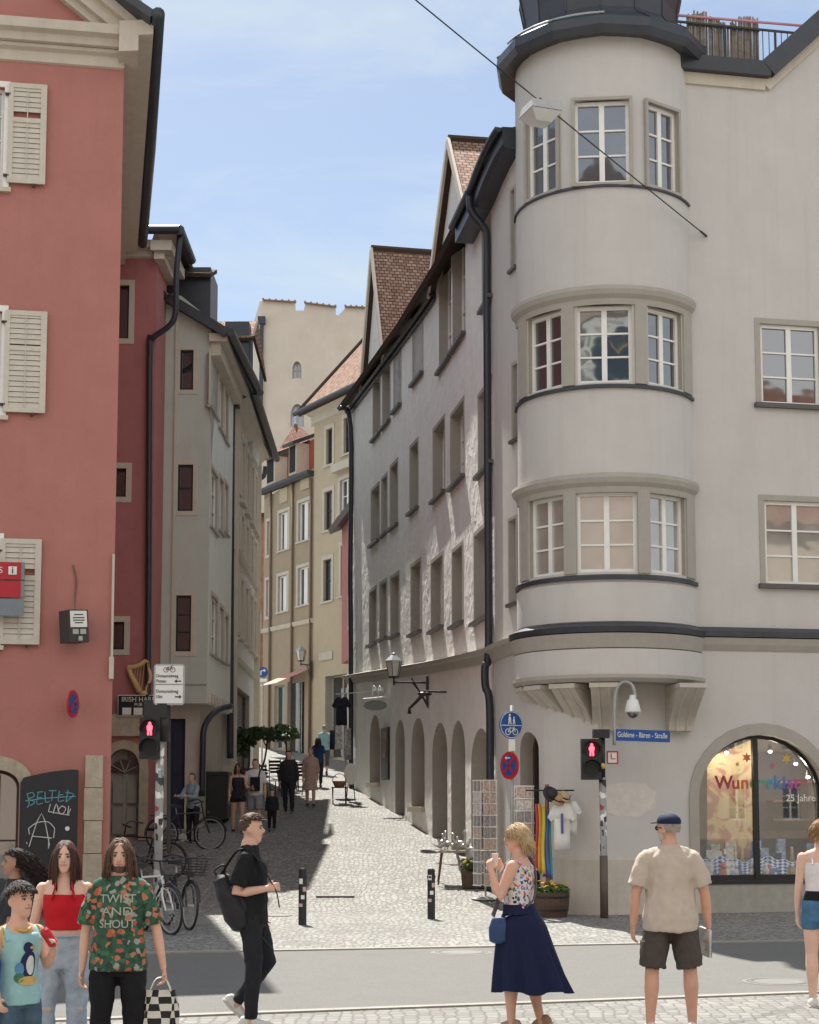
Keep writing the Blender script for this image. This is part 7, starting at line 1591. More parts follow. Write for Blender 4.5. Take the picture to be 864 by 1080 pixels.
class Person:
    def __init__(s, loc, fwd, H, pose, label, sex='m', skin=(.50, .30, .22), vox=.0075, group=None, child=False, bulk=1.0):
        s.H, s.pose, s.vox, s.sex = H, pose, vox, sex; s.bulk = bulk; fwd = V3((fwd[0], fwd[1], 0)).normalized(); rz = math.atan2(-fwd.x, fwd.y)
        s.E = empty('person', loc, label, 'person', group, rz); s.W = wm(s.E); k = H
        s.hs = (1.22 if child else 1.0)
        g = lambda n, d: V3(pose.get(n, d)).normalized()
        s.up = g('lean', (0, 0, 1)); tw = pose.get('twist', 0); s.rx = (Matrix.Rotation(tw, 3, 'Z')@V3((1, 0, 0))); s.rx = (s.rx-s.up*s.rx.dot(s.up)).normalized(); s.fy = s.up.cross(s.rx)
        hw = .055*k; s.J = J = {}
        TH, SH = .245*k, .245*k; low = 0
        for sd, sg in (('L', -1), ('R', 1)):
            h = V3((sg*hw, 0, 0)); kn = h+g('thigh'+sd, (sg*.06, .02, -1))*TH; an = kn+g('shin'+sd, (sg*.0, -.03, -1))*SH; J['hip'+sd], J['kn'+sd], J['an'+sd] = h, kn, an; low = min(low, an.z-pose.get('heel'+sd, 0))
        off = V3((0, 0, -low+.042*k))
        for n in J: J[n] = J[n]+off
        s.pel = off; s.pz = off.z/k
        def spine(z): return s.pel+s.up*((z-.525)*k)
        s.spine = spine
        for sd, sg in (('L', -1), ('R', 1)):
            sh = spine(.800)+s.rx*(sg*(.108 if sex == 'm' else .096)*k*(1+(bulk-1)*.6))-s.fy*.006*k; el = sh+g('ua'+sd, (sg*.16, -.05, -1))*.175*k; wr = el+g('fa'+sd, (sg*.05, .16, -1))*.148*k; J['sh'+sd], J['el'+sd], J['wr'+sd] = sh, el, wr
        hy, hp, hr = pose.get('head', (0, 0, 0)); s.HM = (Matrix((s.rx, s.fy, s.up)).transposed()@Matrix.Rotation(hy, 3, 'Z')@Matrix.Rotation(hp, 3, 'X')@Matrix.Rotation(hr, 3, 'Y'))
        s.hh = .132*k*s.hs; s.chin = spine(.872)+s.fy*.004*k; s.skin = mat('skin_%d' % id(s), tuple(min(.72, c*1.25) for c in skin), .5, .10, 9, spec=.35); s.body()
    def w(s, q): return s.W@V3(q)
    def hp(s, x, y, t): hs = s.hh/.231; return s.chin+s.HM@V3((x*hs, y*hs, 0))+s.HM@V3((0, 0, t*s.hh))
    def at_z(s, z):
        R_ = SK[s.sex][1:]
        if z <= R_[0][0]: return R_[0][1:]
        for p, q in zip(R_, R_[1:]):
            if p[0] <= z <= q[0]: f = (z-p[0])/(q[0]-p[0]); return tuple(p[i]+(q[i]-p[i])*f for i in (1, 2, 3))
        return R_[-1][1:]
    def rings(s, z0, z1, add=0, body=False, straight=0, flare=0):
        out = []; bk = s.bulk
        zs = [r[0] for r in SK[s.sex]] if body else [z0+(z1-z0)*i/14 for i in range(15)]
        for z in zs:
            a, b, y = [q for q in SK[s.sex] if q[0] == z][0][1:] if body else s.at_z(z)
            kb = bk if z < .80 else 1+(bk-1)*max(0, (.85-z)/.05)
            if straight and z < .74: ca, cb, _ = s.at_z(.74); t = min(1, (.74-z)/.05)*straight; a = a+(max(a, ca)-a)*t; b = b+(max(b, cb)-b)*t
            ex = flare*max(0, min(1, (.66-z)/.14))
            out.append((s.w(s.spine(z)+s.fy*(y*s.H)), s.W.to_3x3()@s.rx, s.W.to_3x3()@s.fy, a*s.H*kb+add+ex, b*s.H*kb+add+ex))
        return out
    def body(s):
        mb = MB(); J, k = s.J, s.H; loft(mb, s.rings(.46, .885, body=True)); w = s.w; bk = s.bulk**.7
        for sd in 'LR':
            h, kn, an = J['hip'+sd], J['kn'+sd], J['an'+sd]; cf = kn.lerp(an, .28)+V3((0, -.006*k, 0))
            limb(mb, [w(h), w(h.lerp(kn, .45)), w(kn), w(cf), w(kn.lerp(an, .7)), w(an)], [.051*k*bk, .046*k*bk, .031*k*bk, .034*k*bk, .025*k, .020*k])
            sh, el, wr = J['sh'+sd], J['el'+sd], J['wr'+sd]; f = (1.0 if s.sex == 'm' else .84)*s.bulk
            limb(mb, [w(sh), w(sh.lerp(el, .4)), w(el), w(el.lerp(wr, .3)), w(wr)], [.032*k*f, .028*k*f, .022*k*f, .0235*k*f, .0155*k*f])
            s.hand(mb, sd)
            ft = s.foot(sd); mb.ell(w(an-V3((0, 0, .018*k))), (.022*k, .03*k, .026*k))
            limb(mb, [w(an-V3((0, 0, .02*k))), w(an+ft*.09*k-V3((0, 0, .03*k)))], [.022*k, .018*k])
        hr = []; X = s.W.to_3x3()@s.HM
        for t, rx, ry, c in HEADS: hr.append((w(s.hp(0, c, t)), X@V3((1, 0, 0)), X@V3((0, 1, 0)), rx*s.hh/.231, ry*s.hh/.231))
        loft(mb, hr, 24); hs = s.hh/.231
        limb(mb, [w(s.hp(0, .088, .53)), w(s.hp(0, .111, .405)), w(s.hp(0, .103, .355))], [.0095*hs, .0135*hs, .012*hs], 8)
        for x in (-.016, .016): mb.ell(w(s.hp(x, .09, .365)), (.009*hs,)*3, n=8, m=6)
        for x in (-.073, .073): mb.ell(w(s.hp(x, -.006, .45)), (.010*hs, .022*hs, .034*hs), X, n=10, m=8)
        mb.ell(w(s.hp(0, .086, .235)), (.026*hs, .014*hs, .012*hs), X, n=10, m=6)
        for x in (-.03, .03): mb.ell(w(s.hp(x, .080, .575)), (.024*hs, .012*hs, .008*hs), X, n=10, m=6)
        cc = s.spine(.828)-s.fy*.008*k; mb.tube([w(J['shL'].lerp(cc, .25)), w(cc), w(J['shR'].lerp(cc, .25))], [.026*k*bk, .034*k, .026*k*bk], 12)
        limb(mb, [w(s.spine(.84)-s.fy*.004*s.H), w(s.hp(0, -.012, .28))], [.038*k if s.sex == 'm' else .032*k, (.046 if s.sex == 'm' else .041)*hs])
        me = remesh(mb, s.vox, 1); s.bodyo = link('body', me, s.skin, s.E, True)
        return s
    def foot(s, sd): y = s.pose.get('foot'+sd, (0, 1, 0)); return V3(y).normalized()
    def hand(s, sd, ):
        pass
    def hand(s, mb, sd):
        J, k = s.J, s.H; sg = -1 if sd == 'L' else 1; q = k/1.75; wr, el = J['wr'+sd], J['el'+sd]; d = (wr-el).normalized(); pn = V3(s.pose.get('palm'+sd, (-sg, .25, 0))); pn = (pn-d*pn.dot(d)).normalized(); wd = d.cross(pn)*1
        if wd.dot(V3((0, 1, .3))) < 0: wd = -wd
        curl = s.pose.get('curl'+sd, .35); w = s.w; kn = wr+d*.085*q; W3 = s.W.to_3x3()
        loft(mb, [(w(wr-d*.01*q), W3@wd, W3@pn, .022*q, .017*q), (w(wr+d*.03*q), W3@wd, W3@pn, .036*q, .016*q), (w(kn), W3@wd, W3@pn, .040*q, .014*q), (w(kn+d*.008*q), W3@wd, W3@pn, .036*q, .010*q)], 14)
        for i, L_ in enumerate((.070, .080, .075, .058)):
            b = kn+wd*((.030-.020*i)*q); pts = [b-d*.012*q]; dd = d; p = b
            for j, fl in enumerate((.42, .33, .25)): a = curl*(1.0 if j else .6)*1.3; dd = (dd*math.cos(a)+pn*math.sin(a)).normalized(); pn2 = pn; p = p+dd*(L_*fl*q); pts.append(p); pn = pn
            mb.tube([w(x) for x in pts], [.0095*q, .0092*q, .0085*q, .007*q], 8)
        t0 = wr+d*.028*q+wd*.026*q; t1 = t0+(d*.6+wd*.7+pn*.25).normalized()*.036*q; t2 = t1+(d*.9+wd*.15+pn*(.25+curl)).normalized()*.03*q; mb.tube([w(t0-wd*.012*q), w(t0), w(t1), w(t2)], [.013*q, .0125*q, .0105*q, .008*q], 8)
        s.J['palm'+sd] = wr+d*.075*q+pn*.03*q
    def tuck(s, g, z0=0, z1=.86, arm=0):          # skin never pokes through the garment over it
        if not hasattr(s, 'lab'):
            s.lab = []; IW = s.W.inverted(); bw = wm(s.bodyo); J = s.J
            for v in s.bodyo.data.vertices:
                q = IW@(bw@v.co); best = -1
                for sd in 'LR':
                    for a, b, o in ((J['sh'+sd], J['el'+sd], 0), (J['el'+sd], J['wr'+sd], 1), (J['wr'+sd], J['wr'+sd]+(J['wr'+sd]-J['el'+sd])*.9, 2)):
                        d = b-a; t = max(0, min(1, (q-a).dot(d)/d.length_squared)); ds = (a+d*t-q).length
                        if ds < (.036 if o < 2 else .06)*s.H*s.bulk and (o or t > .03): best = max(best, o+t)
                f_ = q-s.pel; zz = f_.dot(s.up); s.lab.append((best, zz/s.H+.525, (f_-s.up*zz).length/s.H))
        gw = wm(g); bv = BVHTree.FromPolygons([gw@v.co for v in g.data.vertices], [tuple(q.vertices) for q in g.data.polygons]); bw = wm(s.bodyo); bi = bw.inverted(); R3 = bw.to_3x3()
        for v, (lb, z, rd) in zip(s.bodyo.data.vertices, s.lab):
            if lb > arm-.06 or not (z0+.008 < z < (z1+.05 if rd > .066 and arm else z1-.012)): continue
            p = bw@v.co; n = (R3@v.normal).normalized(); h = bv.ray_cast(p+n*.0015, -n, .11)
            if h[0] is not None and h[1].dot(n) > .1: v.co = bi@(h[0]-n*.007)
            else:
                h = bv.ray_cast(p, n, .007)
                if h[0] is not None and h[1].dot(n) > .1: v.co = bi@(h[0]-n*.007)
        return g
    # ---- face and hair
    def face(s, lips=(.42, .16, .14), brow=(.06, .035, .025), beard=None, iris=(.06, .05, .04)):
        hs = s.hh/.231; X = s.W.to_3x3()@s.HM; w = s.w
        for x in (-.031, .031):
            mb = MB(); mb.ell(w(s.hp(x, .0835, .50)), (.0165*hs, .009*hs, .0076*hs), X, n=12, m=8); e = mb.build('eye', plain('eye_white', (.42, .39, .36), .35), s.E, smooth=True)
            mb = MB(); mb.ell(w(s.hp(x, .0895, .50)), (.0088*hs, .0045*hs, .0080*hs), X, n=10, m=6); mb.build('iris', plain('iris', iris, .2), e, smooth=True)
            mb = MB(); sx = 1 if x > 0 else -1; mb.tube([w(s.hp(x-.017*sx, .0865, .515)), w(s.hp(x, .092, .528)), w(s.hp(x+.018*sx, .0835, .512))], .0036*hs, 5); mb.build('eyelid', plain('lid', (.05, .028, .022), .6), e)
            mb = MB(); mb.tube([w(s.hp(x-.018*sx, .092, .590)), w(s.hp(x, .0945, .600)), w(s.hp(x+.022*sx, .082, .582))], [.0042*hs, .0050*hs, .0026*hs], 6); mb.build('eyebrow', mat('brow_%d' % id(mb), brow, .8, 0), s.E)
        for x in (-.008, .008): mb = MB(); mb.ell(w(s.hp(x, .104, .333)), (.0045*hs, .004*hs, .003*hs), X, n=8, m=6); mb.build('nostril_shadow', plain('nostril_shade', (.10, .04, .03), .7), s.E)  # dark beads under the nose stand in for the shadow inside the nostrils
        mb = MB(); mb.tube([w(s.hp(-.025, .0875, .241)), w(s.hp(0, .1015, .2425)), w(s.hp(.025, .0875, .241))], .0022*hs, 5); mb.build('lip_line', plain('lip_dark', (.14, .04, .035), .6), s.E)
        mb = MB(); mb.tube([w(s.hp(-.024, .086, .232)), w(s.hp(-.010, .0985, .243)), w(s.hp(0, .0995, .238)), w(s.hp(.010, .0985, .243)), w(s.hp(.024, .086, .232))], [.0028*hs, .0050*hs, .0055*hs, .0050*hs, .0028*hs], 6); mb.build('mouth', mat('lips_%d' % id(mb), lips, .4, 0), s.E, smooth=True)
        if beard:
            inv = s.W.inverted(); HI = s.HM.transposed(); src = s.bodyo.data; bm = bmesh.new(); bm.from_mesh(src); mw = wm(s.bodyo); kill = []
            for v in bm.verts:
                q = HI@(inv@(mw@v.co)-s.chin); x, y, z = abs(q.x)/hs, q.y/hs, q.z/s.hh; jag = .02*noise.noise(V3((x, y, z))*60)
                ok = -.03 < z < .34+jag and y > .0 and (y > .02 or z > .1) and not (x < .023 and .205 < z < .268) and not (x > .018 and z > .20+.14*min(1, max(0, (x-.03)/.03)) and y > .055) and not (z > .315 and x < .06 and y > .05)
                if not ok: kill.append(v)
            bmesh.ops.delete(bm, geom=kill, context='VERTS'); bm.normal_update()
            for v in bm.verts: v.co += v.normal*.0030
            me = bpy.data.meshes.new('beard'); bm.to_mesh(me); bm.free(); me.materials.clear(); o = bpy.data.objects.new('beard', me); COL.objects.link(o); me.materials.append(mat('beard_%d' % id(me), beard, .8, .4, 60)); o.parent = s.E; me.polygons.foreach_set('use_smooth', [True]*len(me.polygons))
    def strands(s, name, col, n, length, seg, keep, r=.005, down=1.0, inflate=1.04, curl=0, rnd=3, back=.3, part=None, taper=.5, rootz=.5, sway=0):
        rr = random.Random(rnd); mb = MB(); hs = s.hh/.231; c0 = V3((0, -.004*hs, .56*s.hh)); rad = V3((.0775*hs, .1005*hs, .450*s.hh)); cnt = 0; tries = 0
        while cnt < n and tries < n*40:
            tries += 1; a = rr.uniform(0, 2*math.pi); zz = rr.uniform(-.95, 1); q = math.sqrt(max(0, 1-zz*zz)); u = V3((q*math.cos(a), q*math.sin(a), zz)); p = c0+V3((u.x*rad.x, u.y*rad.y, u.z*rad.z))
            if not keep(V3((p.x/hs, p.y/hs, p.z/s.hh))): continue
            cnt += 1; pts = [p*1.0]; L_ = length*rr.uniform(.75, 1.1); ph = rr.uniform(0, 6.28); v = V3((u.x*.5, u.y*.3-back, .25*(1-down)))
            if part is not None: v = V3((.7 if p.x > part else -.7, -.25, -.2))
            cur = p.copy()
            for j in range(seg):
                v = (v*.62+V3((u.x*.04, -.12*back, -down))*.55); st = v.normalized()*(L_/seg)
                if curl: st += V3((math.cos(ph+j*2.1), math.sin(ph+j*2.1), .3*math.cos(j*1.7+ph)))*curl
                if sway: st += V3((sway*L_/seg, 0, 0)) if not isinstance(sway, Vector) else sway*(L_/seg)
                cur = cur+st
                if cur.z < .42*s.hh and not curl and L_ > .2: cur.x *= .965
                e = V3(((cur.x-c0.x)/rad.x, (cur.y-c0.y)/rad.y, (cur.z-c0.z)/rad.z))
                if e.length < inflate and e.length > 1e-4: e = e*(inflate/e.length); cur = c0+V3((e.x*rad.x, e.y*rad.y, e.z*rad.z))
                if cur.z < .05*s.hh:
                    rxy = math.hypot(cur.x, cur.y+.01); 
                    if rxy < .062*hs: cur.x *= .062*hs/max(rxy, 1e-4); cur.y = (cur.y+.01)*.062*hs/max(rxy, 1e-4)-.01
                pts.append(cur.copy())
            mb.tube([s.w(s.chin+s.HM@x) for x in pts], [r*hs*(1-(1-taper)*i/seg) for i in range(seg+1)], 4)
        m = M.get(name+str(col)) or mat(name+'_colour', col, .6, .35, 14, spec=.25); M[name+str(col)] = m
        return mb.build(name, m, s.E, smooth=True)
    def cap_hair(s, col, keep, inflate=1.05, name='scalp', amp=.004):
        mb = MB(); hs = s.hh/.231; c0 = V3((0, -.004*hs, .56*s.hh)); rad = V3((.0775*hs, .1005*hs, .450*s.hh)); mb.ell((0, 0, 0), (1, 1, 1), n=40, m=28)
        kill = []
        for v in mb.bm.verts:
            u = v.co.copy(); f = inflate*(1+amp*6*noise.noise(u*6)); p = c0+V3((u.x*rad.x*f, u.y*rad.y*f, u.z*rad.z*f)); 
            if not keep(V3((p.x/hs, p.y/hs, p.z/s.hh))): kill.append(v)
            v.co = s.w(s.chin+s.HM@p)
        bmesh.ops.delete(mb.bm, geom=kill, context='VERTS'); m = M.get('hair'+str(col)) or mat('hair_colour', col, .65, .35, 30, bump=.4, bs=90, spec=.25); M['hair'+str(col)] = m
        return mb.build(name, m, s.E, smooth=True)
    # ---- clothes
    def top(s, m, z0=.50, z1=.84, add=.012, sleeve=.6, name='shirt', flare=0, amp=.010, neck=None, sl_r=.040, vox=None, smooth=2):
        mb = MB(); R_ = s.rings(z0, z1, add*s.H/1.75, straight=.85 if sleeve else .15, flare=flare if flare else (.014 if sleeve else .004))
        loft(mb, R_, 24); k = s.H; w = s.w; J = s.J
        if sleeve:
            for sd in 'LR':
                sh, el, wr = J['sh'+sd], J['el'+sd], J['wr'+sd]; dz = V3((0, 0, -.006*k)); fb = s.bulk; pts = [sh+dz-(s.rx*(.045*k*(-1 if sd == 'L' else 1))), sh+dz*.4, sh.lerp(el, min(1, sleeve)*.55), sh.lerp(el, min(1, sleeve))]; rs = [.032*k, .0375*k*fb, sl_r*.97*k*fb, sl_r*1.02*k*fb]
                if sleeve > 1: pts.append(el.lerp(wr, sleeve-1)); rs.append(.028*k)
                mb.tube([w(p) for p in pts], rs, 16); mb.ell(w(sh-s.rx*(.010*k*(-1 if sd == 'L' else 1))-s.up*.003*k), (.040*k*fb,)*3, n=14, m=10)
        if sleeve: a, b = J['shL'], J['shR']; c = s.spine(.832)-s.fy*.006*k; mb.tube([w(a.lerp(c, .1)), w(a.lerp(c, .5)+s.up*.004*k), w(c), w(b.lerp(c, .5)+s.up*.004*k), w(b.lerp(c, .1))], [.034*k, .036*k, .038*k, .036*k, .034*k], 14)
        me = remesh(mb, vox or max(.010, s.vox), smooth, amp, 11, (1, 1, .6), len(name)); return s.tuck(link(name, me, m, s.E, True), z0, z1, min(sleeve, 2) if sleeve else 0)
    def legs(s, m, to=1.0, name='trousers', z1=.60, wid=1.12, add=.012, amp=.010, hem=None):
        mb = MB(); k = s.H; w = s.w; J = s.J; loft(mb, s.rings(.458, z1, add), 22)
        for sd in 'LR':
            h, kn, an = J['hip'+sd], J['kn'+sd], J['an'+sd]
            if to > 1: pts = [h, h.lerp(kn, .45), kn, kn.lerp(an, .3), kn.lerp(an, to-1)]; rs = [.055*k*wid**.3, .049*k*wid, .037*k*wid, .036*k*wid, (hem or .030*wid)*k]
            else: pts = [h, h.lerp(kn, .45*to), h.lerp(kn, to)]; rs = [.057*k, .052*k*wid, (hem or .049*wid)*k]
            mb.tube([w(p) for p in pts], rs, 16)
        me = remesh(mb, max(.010, s.vox), 2, amp, 12, (1, 1, .8), 3); return s.tuck(link(name, me, m, s.E, True), .0 if to > 1 else .525-.27*to, z1)
    def shoes(s, m, sole, name='shoe', size=1.0):
        k = s.H; J = s.J
        for sd in 'LR':
            an = J['an'+sd]; f = s.foot(sd); dn = V3((0, 0, -1)); u = (-dn-f*(-dn).dot(f)).normalized(); side = f.cross(u); b = an-u*.040*k; W3 = s.W.to_3x3(); mb = MB()
            rg = [(-.055, .012, .012, .020), (-.042, .022, .030, .022), (-.005, .024, .034, .022), (.05, .027, .022, .014), (.09, .026, .016, .009), (.118, .012, .010, .006)]
            loft(mb, [(s.w(b+f*y*k*size+u*(z*k+.004)), W3@side, W3@u, rx*k*size, rz*k) for y, rx, rz, z in rg], 16); me = remesh(mb, .008, 2); o = link(name, me, m, s.E, True)
            mb = MB(); out = [(-.058, -.012), (-.05, -.024), (.0, -.026), (.06, -.029), (.1, -.024), (.122, -.008), (.122, .008), (.1, .024), (.06, .029), (0, .026), (-.05, .024), (-.058, .012)]
            A = [s.w(b+f*(y*k*size)+side*(x*k*size)-u*.0005) for y, x in out]; B = [s.w(b+f*(y*k*size)+side*(x*k*size)+u*.016) for y, x in out]
            for i in range(len(A)): mb.poly((A[i], A[(i+1) % len(A)], B[(i+1) % len(A)], B[i]))
            mb.poly(A[::-1]); mb.poly(B); mb.build('sole', sole, o)
def cloth(name, col, rough=.85, var=.12, vs=12, bump=.15, bs=220): return M[name] if name in M else M.setdefault(name, mat(name, col, rough, var, vs, bump, bs, spec=.25))
def floral(name, base, cols, scale=26, thr=.42):
    m, n, l, b = nodes(name); b.inputs['Roughness'].default_value = .85; t = n.new('ShaderNodeTexCoord'); nz = n.new('ShaderNodeTexNoise'); nz.inputs['Scale'].default_value = 20; l.new(t.outputs['Object'], nz.inputs['Vector'])
    av = n.new('ShaderNodeVectorMath'); av.operation = 'MULTIPLY_ADD'; av.inputs[1].default_value = (.05, .05, .05); l.new(nz.outputs['Color'], av.inputs[0]); l.new(t.outputs['Object'], av.inputs[2])
    v = n.new('ShaderNodeTexVoronoi'); v.inputs['Scale'].default_value = scale; l.new(av.outputs[0], v.inputs['Vector']); sc = n.new('ShaderNodeSeparateColor'); l.new(v.outputs['Color'], sc.inputs[0])
    r = n.new('ShaderNodeValToRGB'); r.color_ramp.interpolation = 'CONSTANT'; e = r.color_ramp.elements; e[0].color = (*cols[0], 1); e[1].position = 1/len(cols); e[1].color = (*cols[1], 1)
    for i, c in enumerate(cols[2:]): q = e.new((i+2)/len(cols)); q.color = (*c, 1)
    l.new(sc.outputs[0], r.inputs['Fac']); mk = n.new('ShaderNodeMath'); mk.operation = 'LESS_THAN'; mk.inputs[1].default_value = thr; l.new(v.outputs['Distance'], mk.inputs[0])
    mxn = n.new('ShaderNodeMix'); mxn.data_type = 'RGBA'; mxn.inputs[6].default_value = (*base, 1); l.new(mk.outputs[0], mxn.inputs[0]); l.new(r.outputs['Color'], mxn.inputs[7]); l.new(mxn.outputs[2], b.inputs['Base Color']); return m
def project(me, obj, d, off=.004):                # lay flat lettering on a garment
    src = obj.data; mw = wm(obj); bv = BVHTree.FromPolygons([mw@v.co for v in src.vertices], [tuple(p.vertices) for p in src.polygons])
    for v in me.vertices:
        hit = bv.ray_cast(v.co-d*.6, d)
        if hit[0] is not None: v.co = hit[0]-d*off
    return me
def ground_at(px, Y): q = P(px, 900, Y); return V3((q.x, Y, gz(Y)))
black = cloth('black_cotton', (.012, .012, .014)); denim = cloth('dark_denim', (.018, .019, .024)); ltden = cloth('pale_denim', (.36, .42, .50), var=.25); blden = cloth('blue_denim', (.07, .16, .27), var=.3)
wsh = cloth('white_shoe', (.62, .61, .58), .5); sole = cloth('pale_sole', (.50, .48, .44), .6)

def youth():
    p = Person(ground_at(266, 14.15), (1, -.05), 1.765, dict(lean=(0, -.03, 1), thighR=(.03, .10, -1), shinR=(0, -.07, -1), thighL=(-.03, .33, -1), shinL=(0, -.82, -1), footL=(0, .72, -.70), heelL=-.08, uaR=(.10, -.26, -1), faR=(-.22, 1, .16), palmR=(-1, 0, -.2), curlR=1.0, uaL=(-.08, -.10, -1), faL=(.15, .45, -.9), curlL=1.0, head=(0, -.03, 0)), 'young man in black walking right with a black backpack on one shoulder', 'm', (.50, .31, .235), bulk=1.0)
    kp = lambda q: q.z > .40 and (q.y < .012 or q.z > .80-.0*q.y) and not (q.y > .02 and q.z < .83) and (q.z > .52 or q.y < -.02)
    p.cap_hair((.075, .045, .03), kp, 1.045); p.strands('hair', (.085, .052, .034), 420, .05, 4, lambda q: q.z > .78, r=.006, down=.05, back=-.6, inflate=1.09, rnd=4); p.face(brow=(.07, .045, .03))
    p.top(black, .485, .857, .012, .78, 't_shirt', amp=.012, sl_r=.043); p.legs(denim, 2.0, 'trousers', wid=1.06, hem=.030); p.shoes(wsh, sole)
    # backpack
    k = p.H; B = empty('backpack', p.w(p.spine(.60)-p.fy*.2), 'slouching black backpack hanging low behind the young man in black', 'backpack'); mb = MB(); c = p.spine(.60)+V3((.10, -.15, -.02)); W3 = p.W.to_3x3()
    ax = V3((0, .45, -1)).normalized(); ay = V3((1, 0, 0)); az = ax.cross(ay)
    loft(mb, [(p.w(c-ax*.25), W3@ay, W3@az, .05, .04), (p.w(c-ax*.22), W3@ay, W3@az, .12, .075), (p.w(c-ax*.05), W3@ay, W3@az, .15, .105), (p.w(c+ax*.12), W3@ay, W3@az, .155, .12), (p.w(c+ax*.23), W3@ay, W3@az, .13, .085), (p.w(c+ax*.265), W3@ay, W3@az, .06, .04)], 20); b = link('bag', remesh(mb, .011, 3, .012, 9, (1, 1, 1), 4), cloth('black_nylon', (.022, .022, .027), .55, bump=.3), B, True)
    mb = MB(); c2 = c-az*.09+ax*.06; loft(mb, [(p.w(c2-ax*.12-az*.0), W3@ay, W3@az, .09, .03), (p.w(c2), W3@ay, W3@az, .115, .05), (p.w(c2+ax*.12), W3@ay, W3@az, .09, .03)], 16); link('pocket', remesh(mb, .011, 2, .006, 12), M['black_nylon'], B, True)
    sh = p.J['shR']; mb = MB(); mb.tube(spline([p.w(q) for q in (c-ax*.24, sh+V3((-.03, -.09, .045)), sh+V3((-.035, .0, .062)), sh+V3((-.02, .09, -.01)), p.J['wrR']+V3((-.02, .05, .03)), p.J['wrR']+V3((0, .09, -.05)), p.J['wrR']+V3((.0, .11, -.16)))], 4), [(.022, .006)]*25, 6); mb.build('strap', M['black_nylon'], B)
    mb = MB(); mb.tube(spline([p.w(q) for q in (c+ax*.2-az*.03, c+ax*.3-az*.09, c+ax*.42-az*.13, c+ax*.5-az*.16)], 4), [(.016, .004)]*13, 6); mb.build('loose_strap', M['black_nylon'], B); mb = MB(); mb.tube(spline([p.w(q) for q in (c-ax*.23-az*.03, c-ax*.31-az*.06, c-ax*.30+az*.03, c-ax*.24+az*.03)], 4), .009, 6); mb.build('handle', M['black_nylon'], B)
def blonde():
    p = Person(ground_at(548, 13.95), (-1, .42), 1.685, dict(lean=(0, .02, 1), thighL=(-.03, .14, -1), shinL=(0, -.03, -1), thighR=(.02, -.10, -1), shinR=(0, -.25, -1), footR=(0, .94, -.34), footL=(0, 1, 0), uaL=(-.25, .38, -1), faL=(.30, .38, 1.0), palmL=(1, -.3, 0), curlL=.8, uaR=(.15, .45, -.9), faR=(-.45, .35, 1.0), palmR=(-1, -.3, 0), curlR=.8, head=(.42, .02, 0)), 'blonde woman in a floral top and long navy skirt drinking as she walks', 'f', (.50, .29, .21), bulk=1.20)
    kp = lambda q: q.z > .30 and q.y < .055 and not (q.y > -.01 and q.z < .72 and abs(q.x) > .05 and False) and (q.y < .0 or q.z > .72)
    p.cap_hair((.42, .30, .17), kp, 1.06); p.strands('hair', (.46, .33, .19), 420, .13, 7, lambda q: q.z > .35 and (q.y < .0 or q.z > .78), r=.007, down=.8, back=.9, inflate=1.10, curl=.006, rnd=8); p.face(brow=(.2, .13, .07))
    t = p.top(floral('floral_print', (.62, .59, .55), [(.04, .07, .28), (.50, .06, .10), (.55, .53, .5), (.05, .16, .12), (.60, .22, .08), (.58, .25, .32), (.02, .03, .08), (.12, .25, .5)], 33, .50), .565, .80, .010, 0, 'sleeveless_top', amp=.006)
    mb = MB(); W3 = p.W.to_3x3()
    for sg in (-1, 1): mb = MB(); mb.tube(spline([p.w(p.spine(.765)+p.rx*(sg*.066*p.H)+p.fy*.072*p.H), p.w(p.spine(.836)+p.rx*(sg*.068*p.H)+p.fy*.005*p.H), p.w(p.spine(.775)+p.rx*(sg*.066*p.H)-p.fy*.070*p.H)], 5), [(.034, .008)]*11, 8); mb.build('shoulder_strap', t.data.materials[0], p.E, smooth=True)
    # skirt blown backwards
    mb = MB(); n = 64; rows = []
    for j in range(15):
        f = j/14; z = .585-.395*f; row = []
        for i in range(n):
            a = 2*math.pi*i/n; fold = (1+.085*f**.6*math.sin(9*a+1.5*f)+.05*f**.7*math.sin(17*a+2)); hp_ = min(1, f/.18); yf = .078+.026*hp_+.030*f; yb = -.080-.026*hp_-.150*f**1.25; rx = (.090+.038*hp_+.030*f)*p.H*fold; ry = (yf-yb)/2*p.H*fold
            c = V3((0, (yf+yb)/2*p.H, z*p.H+p.pel.z-.525*p.H)); row.append(mb.bm.verts.new(p.w(c+V3((rx*math.cos(a), ry*math.sin(a), .014*math.sin(5*a)*f)))))
        rows.append(row)
    for A, B in zip(rows, rows[1:]):
        for i in range(n): mb.bm.faces.new((A[i], A[(i+1) % n], B[(i+1) % n], B[i]))
    p.tuck(mb.build('skirt', cloth('navy_skirt', (.008, .012, .045), .8), p.E, smooth=True), .19, .62); mb = MB(); loft(mb, p.rings(.565, .612, .018), 24); mb.build('waistband', M['navy_skirt'], p.E, smooth=True)
    p.shoes(cloth('tan_sandal', (.33, .22, .15), .6), cloth('tan_sole', (.40, .31, .22), .7), 'sandal', .95)
    B = empty('shoulder_bag', p.w(p.spine(.50)+V3((-.2, .1, 0))), 'small blue shoulder bag at the hip of the blonde woman', 'bag'); mb = MB(); c = p.spine(.50)+V3((-.20, .12, 0)); X = p.W.to_3x3(); loft(mb, [(p.w(c+V3((0, 0, z*.8))), X@V3((0, 1, 0)), X@V3((1, 0, 0)), a*.72, b*.8) for z, a, b in ((-.16, .06, .03), (-.14, .11, .05), (0, .12, .055), (.09, .09, .035), (.11, .05, .02))], 16); link('pouch', remesh(mb, .011, 3, .006), cloth('blue_leather', (.03, .06, .15), .4), B, True)
